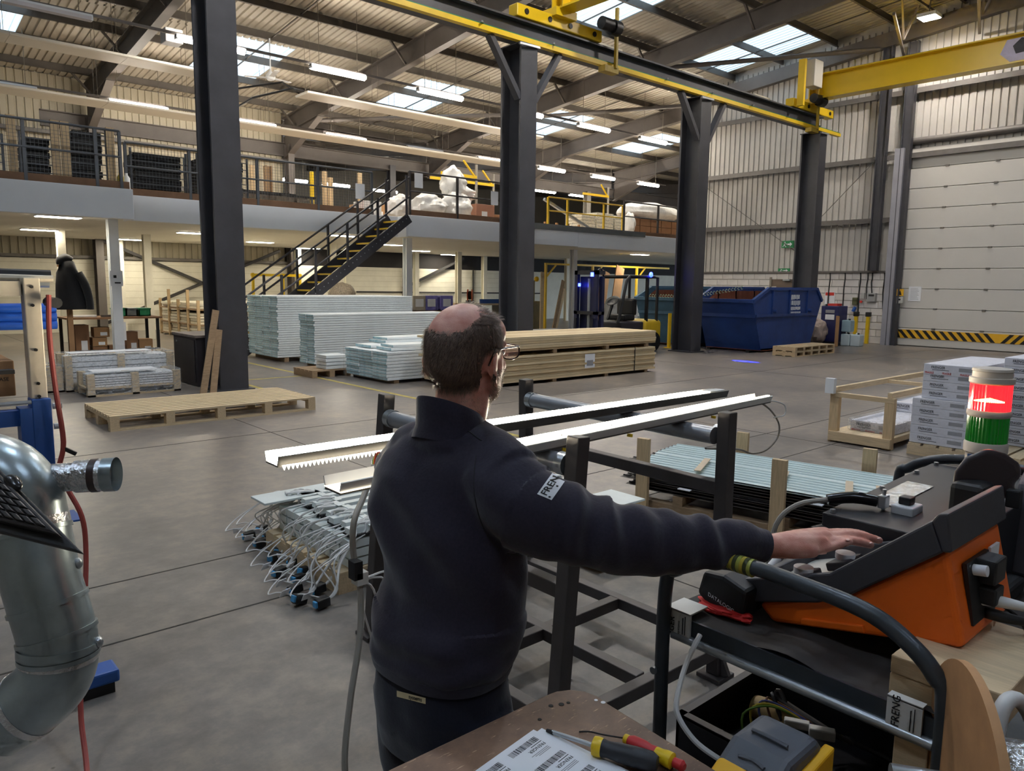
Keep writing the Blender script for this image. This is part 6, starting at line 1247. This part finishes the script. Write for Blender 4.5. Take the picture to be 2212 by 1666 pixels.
# ================================================================ the man
from mathutils.bvhtree import BVHTree
FW = Vector((.65672, .74229, -.13312)); RT = Vector((.75, -.66131, .01245)); UP = Vector((.07879, .10802, .99102))
def V(u, v, d):          # a point of the figure: u right of and v below the picture centre as slopes x 1620, d metres deep
    return EYE + (FW + RT*((u-1106)/1620) - UP*((v-833)/1620))*d
def fuse(mb, vox, smooth=4, fac=.5):
    """close, overlapping volumes into one continuous surface"""
    me = bpy.data.meshes.new('f'); me.from_pydata([tuple(p) for p in mb.v], [], mb.f); o = bpy.data.objects.new('f', me); COL.objects.link(o)
    r = o.modifiers.new('r', 'REMESH'); r.mode = 'VOXEL'; r.voxel_size = vox; r.adaptivity = 0
    if smooth: s = o.modifiers.new('s', 'SMOOTH'); s.iterations = smooth; s.factor = fac
    dg = bpy.context.evaluated_depsgraph_get(); out = bpy.data.meshes.new_from_object(o.evaluated_get(dg))
    bpy.data.objects.remove(o); bpy.data.meshes.remove(me)
    vs = [v.co.copy() for v in out.vertices]; ns = [v.normal.copy() for v in out.vertices]; fs = [tuple(p.vertices) for p in out.polygons]; bpy.data.meshes.remove(out)
    return vs, ns, fs
def grow(vs, fs):
    m = MB(); m.v = [Vector(p) for p in vs]; m.f = list(fs); return m
def loft(mb, rows, n=40):
    """rows of (centre, half width, half depth, yaw) from top to bottom, closed"""
    vs = []
    for c, a, b, yw in rows:
        fx, fy = math.cos(yw), math.sin(yw)
        for k in range(n):
            t_ = 2*math.pi*k/n; ct, st = math.cos(t_), math.sin(t_)
            ct = math.copysign(abs(ct)**.85, ct); st = math.copysign(abs(st)**.85, st)
            vs.append(c + Vector((fx, fy, 0))*b*ct + Vector((-fy, fx, 0))*a*st)
    m = len(rows)
    mb.add(vs, [(i*n+k, (i+1)*n+k, (i+1)*n+(k+1) % n, i*n+(k+1) % n) for i in range(m-1) for k in range(n)]+[tuple(range(n)), tuple(range(m*n-1, (m-1)*n-1, -1))])
YW = math.radians(8); HY = math.radians(13.5)
HC = V(1010, 763, 1.75); hf = Vector((math.cos(HY), math.sin(HY), 0)); hl = Vector((-math.sin(HY), math.cos(HY), 0)); hu = Vector((0, 0, 1))
HM = Matrix((hf, hl, hu)).transposed()
def H(x, y, z): return HC + hf*x + hl*y + hu*z
def toH(p): d = p-HC; return Vector((d.dot(hf), d.dot(hl), d.z))
# ---- body: head, neck, trunk, arms, hands and legs as one surface
b = MB()
def E(x, y, z, rx, ry, rz, rot=None, n=24, m=16): b.ell(H(x, y, z), (rx, ry, rz), n, m, HM @ rot if rot else HM)
E(-.012, 0, .022, .103, .080, .094); E(-.03, 0, -.005, .082, .077, .075); E(.035, 0, -.03, .062, .066, .085); E(.03, 0, -.075, .060, .064, .044); E(.015, .05, -.06, .035, .02, .04); E(.015, -.05, -.06, .035, .02, .04); E(.074, 0, -.097, .027, .032, .024); E(.055, 0, .045, .05, .062, .05)
E(.078, 0, .018, .026, .055, .016)
b.tube([H(.09, 0, .012), H(.108, 0, -.015), H(.118, 0, -.034), H(.1, 0, -.04)], [.008, .011, .015, .012], 12, 3)
for s in (-1, 1):
    E(.06, s*.043, -.032, .028, .016, .022); E(.086, s*.033, .002, .012, .014, .010)
    ring = [H(-.012+.024*math.cos(a), s*(.080+.010-.016*math.cos(a)), -.024+.038*math.sin(a)) for a in [i*2*math.pi/14 for i in range(15)]]
    b.tube(ring, .0048, 10); b.ell(H(-.010, s*.078, -.022), (.018, .005, .03), 16, 10, HM); b.ell(H(-.004, s*.080, -.052), (.010, .006, .012), 12, 8, HM)
b.tube([H(.092, -.024, -.062), H(.099, 0, -.061), H(.092, .024, -.062)], .0065, 10, 3); b.tube([H(.09, -.022, -.072), H(.096, 0, -.073), H(.09, .022, -.072)], .0065, 10, 3)
b.tube([H(-.015, 0, -.03), H(-.015, 0, -.09), H(-.032, .0, -.15), H(-.05, .0, -.2)], [.062, .064, .064, .062], 24, 4)
trunk = [(V(980, 955, 1.75), .07, .055), (V(970, 990, 1.75), .15, .085), (V(965, 1050, 1.75), .175, .10), (V(966, 1120, 1.75), .18, .108), (V(975, 1200, 1.75), .17, .105), (V(975, 1290, 1.75), .15, .10), (V(960, 1380, 1.75), .15, .10), (V(952, 1480, 1.75), .14, .09)]
loft(b, [(c, a, d, YW) for c, a, d in trunk])
SR = V(1085, 1068, 1.625); arm = [(1085, 1068, 1.625, .06), (1200, 1123, 1.60, .052), (1300, 1155, 1.60, .046), (1400, 1169, 1.615, .044), (1500, 1174, 1.635, .040), (1600, 1172, 1.655, .033), (1650, 1180, 1.672, .0285)]
b.tube([V(*a[:3]) for a in arm], [a[3] for a in arm], 20, 4)
def hand(P, wrist, fingers, thumb):
    for pts, r0 in fingers:
        q = [P(*p) for p in pts]
        b.tube([wrist, (wrist*.45+q[0]*.55), q[0]], [.026, .023, .0155], 14, 3)
        b.tube(q, [r0*1.12, r0, r0*1.04, r0*.92, r0*.6][:len(q)], 12, 3); b.ell(q[-1], (r0*.85,)*3, 10, 8)
    q = [P(*p) for p in thumb]; b.tube([wrist]+q, [.02, .017, .0115, .0105, .007][:len(q)+1], 12, 3)
hand(V, V(1652, 1181, 1.675), [([(1762, 1190, 1.70), (1800, 1181, 1.716), (1822, 1174, 1.724), (1836, 1170, 1.73)], .0098), ([(1780, 1172, 1.725), (1828, 1168, 1.745), (1858, 1172, 1.755), (1882, 1178, 1.762)], .0102), ([(1788, 1160, 1.75), (1840, 1155, 1.772), (1872, 1160, 1.782), (1900, 1168, 1.79)], .0104), ([(1785, 1152, 1.775), (1832, 1150, 1.795), (1862, 1155, 1.805), (1885, 1164, 1.812)], .0102)], [(1700, 1180, 1.74), (1735, 1186, 1.775), (1765, 1190, 1.79), (1785, 1192, 1.797)])
# left arm, forearm forward along his side
LS = V(878, 1040, 1.9); la = [(LS, .06), (LS+Vector((.04, .0, -.13)), .052), (LS+Vector((.09, -.02, -.25)), .045), (LS+Vector((.145, -.08, -.25)), .042), (LS+Vector((.16, -.14, -.2)), .030)]
b.tube([p for p, r in la], [r for p, r in la], 18, 4)
LW = la[-1][0]
def LP(x, y, z): return LW + Vector((.012-z, y-.2*x, .97*x))
hand(LP, LW, [([(.09, -.035, .0), (.12, -.04, -.005), (.14, -.042, -.02), (.145, -.042, -.035)], .0088), ([(.095, -.012, .0), (.13, -.014, -.005), (.15, -.014, -.022), (.155, -.014, -.038)], .009), ([(.092, .01, .0), (.126, .012, -.005), (.145, .012, -.02), (.15, .012, -.035)], .0088), ([(.085, .03, -.004), (.108, .035, -.01), (.12, .036, -.022), (.125, .036, -.032)], .008)], [(.03, -.04, -.01), (.06, -.062, -.015), (.085, -.07, -.022), (.1, -.07, -.03)])
hip = V(952, 1490, 1.75)
for s in (-1, 1):
    side = Vector((-math.sin(YW), math.cos(YW), 0))*s
    h0 = Vector((hip.x, hip.y, .80)) + side*.085
    b.tube([h0, h0+Vector((.01, 0, -.18)), h0+Vector((.015, 0, -.36)), h0+Vector((-.005, 0, -.55)), h0+Vector((-.01, 0, -.72))], [.066, .066, .052, .048, .036], 20, 4)
    b.ell(Vector((h0.x+.06, h0.y, .045)), (.12, .042, .036), 18, 10)
vs, ns, fs = fuse(b, .0042, 5)
skin = bpy.data.materials.new('skin'); skin.use_nodes = True
def skin_nodes():
    n = skin.node_tree.nodes; l = skin.node_tree.links; p = n['Principled BSDF']; g = n.new('ShaderNodeNewGeometry'); t_ = n.new('ShaderNodeTexNoise'); t_.inputs['Scale'].default_value = 26; t_.inputs['Detail'].default_value = 6; l.new(g.outputs[0], t_.inputs['Vector'])
    r = n.new('ShaderNodeValToRGB'); r.color_ramp.elements[0].position = .32; r.color_ramp.elements[0].color = (*lin((196, 128, 112)), 1); r.color_ramp.elements[1].position = .72; r.color_ramp.elements[1].color = (*lin((226, 172, 154)), 1); l.new(t_.outputs[0], r.inputs[0]); l.new(r.outputs[0], p.inputs['Base Color'])
    p.inputs['Roughness'].default_value = .45; p.inputs['Subsurface Weight'].default_value = .12; p.inputs['Subsurface Radius'].default_value = (.012, .005, .003); p.inputs['Subsurface Scale'].default_value = .6
    v = n.new('ShaderNodeTexVoronoi'); v.inputs['Scale'].default_value = 420; l.new(g.outputs[0], v.inputs['Vector']); bp = n.new('ShaderNodeBump'); bp.inputs['Strength'].default_value = .12; bp.inputs['Distance'].default_value = .002; l.new(v.outputs[0], bp.inputs['Height']); l.new(bp.outputs[0], p.inputs['Normal'])
skin_nodes()
man = grow(vs, fs).build('person', skin, smooth=True)
tag(man, 'person in navy sweatshirt and glasses reaching right to the orange terminal', 'person')
bv = BVHTree.FromPolygons([tuple(p) for p in vs], fs)
for (u, v, d) in ((1832, 1166.5, 1.72), (1880, 1173, 1.755), (1897, 1163, 1.782)):
    q = V(u, v, d); MB().ell(q, (.006, .0045, .0018), 12, 8).build('fingernail', pm('nail', (222, 176, 164), .25, var=0), man, True)
# ---- hair
hairm = pm('hair_brown', (116, 96, 84), .55, var=.3, scale=60); hairc = pm('hair_root', (98, 80, 70), .8, var=.25, scale=90); greym = pm('beard_grey', (150, 128, 108), .5, var=.35, scale=80)
def hair_density(h):
    x, y, z = h
    if x > .072 or z < -.085 or h.length > .17: return 0
    ear = math.hypot(x+.008, z+.02)
    if abs(y) > .055 and ear < .034 and z < .012: return 0
    lim = -.078 + (.55*max(0, x+.055) if x < .02 else .09)
    if x > -.03 and z < -.01 - .0*abs(y): 
        return 0
    if z < lim: return 0
    if x > .048 and z > -.01:
        return 0 if z < .055 or abs(y) > .045 else .15
    bx, bz = x+.052, z-.082
    bald = math.sqrt((bx/.062)**2+(y/.058)**2+(bz/.05)**2)
    bald += .16*noise.noise(Vector((x*38, y*38, z*38)))+.10*noise.noise(Vector((x*110, y*110, z*40)))
    if bald < 1: return 0
    if bald < 1.12: return .35
    if z > .085 and x > -.01: return .4
    return 1
rnd = random.Random(5)
cap = []; cands = []; beard = []
for f_ in fs:
    c = (vs[f_[0]]+vs[f_[2]])*.5; h = toH(c)
    if h.length > .19 or h.z < -.16: continue
    d = hair_density(h)
    if d > 0:
        if d > .9 and d*.9 + .35*noise.noise(c*140) > .72: cap.append(f_)
        cands.append((c, d, f_))
    elif h.z < -.035 and h.x > .0 and abs(h.y)+h.x > .055 and h.z > -.125 and not (h.x > .085 and abs(h.y) < .03 and h.z > -.055): beard.append((c, f_))
used = {}; mb = MB()
for f_ in cap:
    for i in f_:
        if i not in used: used[i] = len(mb.v); mb.v.append(vs[i]+ns[i]*.0012)
    mb.f.append(tuple(used[i] for i in f_))
mb.build('hair_cap', hairc, man, True)
def strands(lst, per, L, wd, comb, mat, name, spread=.35):
    m = MB()
    for c, d, f_ in lst:
        for _ in range(per if rnd.random() < d else (1 if rnd.random() < .25 else 0)):
            n0 = ns[f_[0]]; p = c + Vector((rnd.uniform(-1, 1), rnd.uniform(-1, 1), rnd.uniform(-1, 1)))*.002
            cb = comb(toH(p)); cb = (cb-n0*cb.dot(n0)); cb = cb.normalized() if cb.length > 1e-6 else n0
            dr = (n0*rnd.uniform(.25, .6) + cb + Vector((rnd.uniform(-1, 1), rnd.uniform(-1, 1), rnd.uniform(-1, 1)))*spread).normalized()
            l_ = L*rnd.uniform(.6, 1.25); sd = dr.cross(n0).normalized()*wd; q = p+dr*l_*.55+n0*.0015; e = q+(dr+cb*.5-n0*.15).normalized()*l_*.5
            k = len(m.v); m.v += [p-sd, p+sd, q-sd*.8, q+sd*.8, e]; m.f += [(k, k+1, k+3, k+2), (k+2, k+3, k+4)]
    return tag(m.build(name, mat, man), kind='stuff')
strands(cands, 4, .017, .00034, lambda h: (hf*(-.55 if h.x < 0 else .1)+hu*-.9 if h.z < .07 else hf*.9+hl*-.3), hairm, 'hair')
strands([(c, d*.35, f_) for c, d, f_ in cands], 1, .019, .0003, lambda h: (hf*(-.55 if h.x < 0 else .1)+hu*-.9 if h.z < .07 else hf*.9+hl*-.3), pm('hair_highlight', (150, 124, 100), .4, var=.2, scale=60), 'hair_highlights', .5)  # paler strands paint highlights into the hair
strands([(c, .9, f_) for c, f_ in beard], 3, .008, .0003, lambda h: hu*-1+hf*.3, greym, 'beard', .5)
nape = [(c, .5, f_) for f_ in fs for c in [(vs[f_[0]]+vs[f_[2]])*.5] for h in [toH(c)] if h.length < .19 and -.15 < h.z < -.07 and h.x < .0]
strands(nape, 1, .005, .0003, lambda h: hu*-1, greym, 'nape_down', .5)
for s in (-1, 1):
    mb = MB(); mb.ell(H(.083, s*.033, .0), (.0125,)*3, 14, 10); mb.build('eye', pm('eye_white', (232, 228, 222), .2, var=0), man, True); mb = MB(); mb.ell(H(.0935, s*.033, .0), (.003, .0055, .0055), 12, 8, HM); mb.build('iris', pm('iris_brown', (70, 50, 36), .2, var=0), man, True)
# ---- spectacles
g_ = MB()
for s in (-1, 1):
    g_.tube([H(-.028, s*.083, -.022), H(-.016, s*.085, .0), H(.0, s*.085, .012), H(.06, s*.079, .014), H(.108, s*.071, .013)], .0022, 8, 4)
    rim = [H(.112, s*.068, .014), H(.116, s*.02, .016), H(.116, s*.014, -.004), H(.115, s*.022, -.018), H(.112, s*.05, -.019), H(.111, s*.068, -.008), H(.112, s*.068, .014)]
    g_.tube(rim, .0018, 8, 3)
g_.tube([H(.116, -.016, .008), H(.12, 0, .011), H(.116, .016, .008)], .002, 8, 3)
sp_ = g_.build('spectacles', pm('spectacle_black', (22, 22, 26), .25, var=0), man, True)
gl = bpy.data.materials.new('spectacle_glass'); gl.use_nodes = True; q_ = gl.node_tree.nodes['Principled BSDF']; q_.inputs['Base Color'].default_value = (.9, .95, .95, 1); q_.inputs['Roughness'].default_value = .05; q_.inputs['Alpha'].default_value = .28
for s in (-1, 1):
    MB().add([H(.112, s*.067, .013), H(.116, s*.02, .015), H(.116, s*.015, -.004), H(.115, s*.022, -.017), H(.112, s*.05, -.018), H(.111, s*.067, -.008)], [(0, 1, 2, 3, 4, 5)]).build('lens', gl, sp_)
# ---- sweatshirt
c_ = MB()
rows = [(V(984, 930, 1.75), .075, .065), (V(978, 952, 1.755), .125, .085), (V(970, 985, 1.76), .178, .11), (V(964, 1020, 1.765), .20, .128), (V(963, 1060, 1.765), .208, .137), (V(964, 1110, 1.76), .208, .14), (V(972, 1160, 1.755), .20, .138), (V(979, 1210, 1.75), .19, .134), (V(982, 1265, 1.75), .180, .132), (V(973, 1300, 1.75), .186, .138), (V(960, 1345, 1.75), .198, .148), (V(957, 1378, 1.75), .193, .145), (V(954, 1402, 1.75), .18, .137), (V(952, 1420, 1.75), .170, .13)]
loft(c_, [(p, a, d, YW) for p, a, d in rows], 48)
sl_ = [(1050, 1035, 1.67, .085), (1100, 1075, 1.63, .096), (1150, 1105, 1.605, .094), (1200, 1123, 1.60, .088), (1260, 1142, 1.60, .081), (1300, 1155, 1.60, .077), (1350, 1163, 1.605, .076), (1400, 1169, 1.612, .074), (1450, 1172, 1.622, .068), (1500, 1174, 1.633, .0615), (1550, 1173, 1.643, .0545), (1600, 1170, 1.653, .0485), (1625, 1175, 1.66, .040), (1651, 1180, 1.668, .0355)]
c_.tube([V(*a[:3]) for a in sl_], [a[3] for a in sl_], 26, 3)
c_.tube([V(985, 960, 1.75), V(1040, 1000, 1.70), V(1095, 1050, 1.64)], [.075, .085, .09], 24, 3)
c_.tube([V(970, 965, 1.78), V(900, 985, 1.84), V(862, 1030, 1.88)], [.07, .075, .075], 24, 3)
c_.tube([p for p, r in la[:4]]+[LW+Vector((-.005, .02, -.02))], [.078, .07, .062, .058, .042], 22, 4)
c_.ell(V(980, 950, 1.745), (.095, .105, .055), 24, 14)
vs2, ns2, fs2 = fuse(c_, .0058, 10)
ax = [V(*a[:3]) for a in sl_]; cum = [0]
for i in range(1, len(ax)): cum.append(cum[-1]+(ax[i]-ax[i-1]).length)
for i, p in enumerate(vs2):
    best = None
    for k in range(len(ax)-1):
        d = ax[k+1]-ax[k]; t_ = max(0, min(1, (p-ax[k]).dot(d)/d.length_squared)); q = ax[k]+d*t_; L_ = (p-q).length
        if best is None or L_ < best[0]: best = (L_, cum[k]+t_*d.length, q)
    s_ = best[1]; n0 = ns2[i]; dsp = 0
    if best[0] < .105 and s_ > .12:
        ang = math.atan2((p-best[2]).dot(UP), (p-best[2]).dot(-FW)); m_ = min(1, (s_-.12)/.1)*(1 if s_ < .56 else max(0, (.62-s_)/.06))
        w1 = math.exp(-((s_-.27)/.055)**2)+.8*math.exp(-((s_-.53)/.03)**2)+.35
        dsp += m_*w1*.0085*math.sin(s_*85+2.2*math.sin(ang*1.0+.6)+1.4*noise.noise(p*9))*(.55+.45*math.sin(ang+.9))
        dsp += m_*.006*noise.noise(Vector((p.x*22, p.y*22, p.z*9)))
    else:
        h_ = p.z; dsp += .013*noise.noise(Vector((p.x*8+p.z*7, p.y*8-p.z*6, p.z*3.5)))+.005*noise.noise(p*14)
        if h_ < .98: dsp += .005*math.sin(p.z*60+3*noise.noise(p*6))*max(0, min(1, (h_-.84)/.05))
    vs2[i] = p + n0*dsp
navy = bpy.data.materials.new('navy_fleece'); navy.use_nodes = True
def cloth_nodes(m, c0, c1):
    n = m.node_tree.nodes; l = m.node_tree.links; p = n['Principled BSDF']; g = n.new('ShaderNodeNewGeometry'); t_ = n.new('ShaderNodeTexNoise'); t_.inputs['Scale'].default_value = 160; t_.inputs['Detail'].default_value = 5; l.new(g.outputs[0], t_.inputs['Vector'])
    r = n.new('ShaderNodeValToRGB'); r.color_ramp.elements[0].color = (*lin(c0), 1); r.color_ramp.elements[1].color = (*lin(c1), 1); l.new(t_.outputs[0], r.inputs[0]); l.new(r.outputs[0], p.inputs['Base Color']); p.inputs['Roughness'].default_value = .9; p.inputs['Sheen Weight'].default_value = .25; p.inputs['Sheen Roughness'].default_value = .5; p.inputs['Specular IOR Level'].default_value = .2
    bp = n.new('ShaderNodeBump'); bp.inputs['Strength'].default_value = .25; bp.inputs['Distance'].default_value = .002; l.new(t_.outputs[0], bp.inputs['Height']); l.new(bp.outputs[0], p.inputs['Normal'])
cloth_nodes(navy, (34, 32, 44), (52, 48, 62))
top = grow(vs2, fs2).build('sweatshirt', navy, man, True)
cuff = MB(); cuff.tube([V(1618, 1174, 1.659), V(1650, 1180, 1.668)], [.0395, .037], 28, 3); cuff.build('cuff', navy, top, True)
hem = MB(); loft(hem, [(V(953, 1408, 1.75), .178, .137, YW), (V(952, 1420, 1.75), .175, .135, YW), (V(951, 1432, 1.75), .170, .131, YW)], 48); hem.build('hem_band', navy, top, True)
# stand collar
cc = V(986, 918, 1.752); mb = MB(); n = 48; rws = ((-.045, .105, 0), (-.015, .09, 0), (.012, .084, .0), (.044, .079, .0), (.050, .075, 0), (.044, .070, 0), (.0, .071, 0)); vsr = []
for hz_, rr, _ in rws:
    for k in range(n):
        a = 2*math.pi*k/n; vsr.append(cc + hf*(rr*1.02*math.cos(a)-.012) + hl*(rr*.98*math.sin(a)) + hu*(hz_ - .036*math.cos(a) - .006) - hf*hz_*.25)
mb.add(vsr, [(i*n+k, i*n+(k+1) % n, (i+1)*n+(k+1) % n, (i+1)*n+k) for i in range(len(rws)-1) for k in range(n)]); mb.build('collar', navy, top, True)
bv2 = BVHTree.FromPolygons([tuple(p) for p in vs2], fs2)
def on_cloth(bvh, u, v, lift):
    d = V(u, v, 1)-EYE; d.normalize(); hit = bvh.ray_cast(EYE, d, 5)
    return (hit[0]+hit[1]*(lift if hit[1].dot(d) < 0 else -lift)) if hit[0] is not None else None
def seam(pts, bvh, par, nm, m, r=.0012):
    q = [on_cloth(bvh, u, v, .0006) for u, v in pts]; q = [p for p in q if p is not None]
    if len(q) > 2: MB().tube(q, r, 6, 3).build(nm, m, par, True)
seam([(1028, 985), (1024, 1030), (1027, 1080), (1040, 1130), (1062, 1170), (1095, 1195), (1128, 1200)], bv2, top, 'shoulder_seam', ink); seam([(903, 893), (950, 905), (1000, 925), (1040, 952)], bv2, top, 'collar_seam', ink)
def patch(bvh, par, O_, A_, B_, txt, size, uo, vo, nm, matp, bar=None):
    """badge sewn on the cloth: O corner, A reading edge, B downwards edge"""
    def P(a, b_, lift): return on_cloth(bvh, O_[0]+A_[0]*a+B_[0]*b_, O_[1]+A_[1]*a+B_[1]*b_, lift)
    N = 10; g = [[P(i/N, j/N, .0012) for i in range(N+1)] for j in range(N+1)]; m = MB(); idx = {}
    for j in range(N+1):
        for i in range(N+1):
            if g[j][i] is not None: idx[(i, j)] = len(m.v); m.v.append(g[j][i])
    for j in range(N):
        for i in range(N):
            k = [(i, j), (i+1, j), (i+1, j+1), (i, j+1)]
            if all(q in idx for q in k): m.f.append(tuple(idx[q] for q in k))
    o = m.build(nm, matp, par)
    lettering(txt, 1, (0, 0, 0), (1, 0, 0), (0, 1, 0), par, ink, bold=.015); tmp = par.children[-1] if False else None
    vs_, f__ = FONT[(txt, 'LEFT', round(.015, 4))]; ob = [x for x in par.children if x.name.startswith('lettering')][-1]; bpy.data.objects.remove(ob)
    m = MB(); ok = []
    for p in vs_:
        q = P(uo+p.x*size[0], vo-p.y*size[1], .0022); ok.append(q); m.v.append(q if q is not None else Vector((0, 0, 0)))
    m.f = [f_ for f_ in f__ if all(ok[i] is not None for i in f_) and max((m.v[i]-m.v[f_[0]]).length for i in f_) < .03]
    if m.f: m.build('badge_lettering', ink, par)
    if bar:
        q = [P(a, b_, .0022) for a, b_ in ((bar[0], bar[2]), (bar[1], bar[2]), (bar[1], bar[3]), (bar[0], bar[3]))]
        if all(x is not None for x in q): MB().add(q, [(0, 1, 2, 3)]).build('badge_bar', ink, par)
patch(bv2, top, (1160, 1068), (36, -50), (31, 13), 'FRENGER', (.34, .62), .05, .38, 'sleeve_badge', paper, (.04, .55, .7, .84))
# ---- trousers and shoes
tr = MB(); loft(tr, [(V(952, 1400, 1.75), .158, .12, YW), (V(952, 1440, 1.75), .165, .126, YW), (V(952, 1490, 1.75), .168, .128, YW), (V(953, 1550, 1.75), .165, .126, YW), (V(955, 1610, 1.75), .15, .112, YW)], 40)
for s in (-1, 1):
    side = Vector((-math.sin(YW), math.cos(YW), 0))*s; h0 = Vector((hip.x, hip.y, .80)) + side*.085
    tr.tube([h0+Vector((0, 0, -.02)), h0+Vector((.01, 0, -.18)), h0+Vector((.015, 0, -.38)), h0+Vector((.0, 0, -.56)), h0+Vector((-.005, 0, -.735))], [.105, .1, .078, .072, .072], 24, 4)
vs3, ns3, fs3 = fuse(tr, .007, 8)
for i, p in enumerate(vs3): vs3[i] = p + ns3[i]*(.006*noise.noise(Vector((p.x*9, p.y*9, p.z*4)))+.003*noise.noise(p*18))
denim = bpy.data.materials.new('navy_trousers'); denim.use_nodes = True; cloth_nodes(denim, (20, 22, 34), (32, 34, 48))
trs = grow(vs3, fs3).build('trousers', denim, man, True); bv3 = BVHTree.FromPolygons([tuple(p) for p in vs3], fs3)
patch(bv3, trs, (858, 1492), (62, 16), (0, 13), 'systems', (.145, .95), .42, .45, 'pocket_badge', pm('badge_cream', (206, 190, 150), .7, var=.05))
for s in (-1, 1):
    side = Vector((-math.sin(YW), math.cos(YW), 0))*s; h0 = Vector((hip.x, hip.y, 0)) + side*.085; sh = MB(); sh.ell((h0.x+.065, h0.y, .05), (.14, .052, .05), 22, 12); sh.ell((h0.x-.02, h0.y, .07), (.06, .05, .06), 18, 10)
    for i, p in enumerate(sh.v): p.z = max(p.z, .002)
    sh.build('shoe', blackp, man, True)
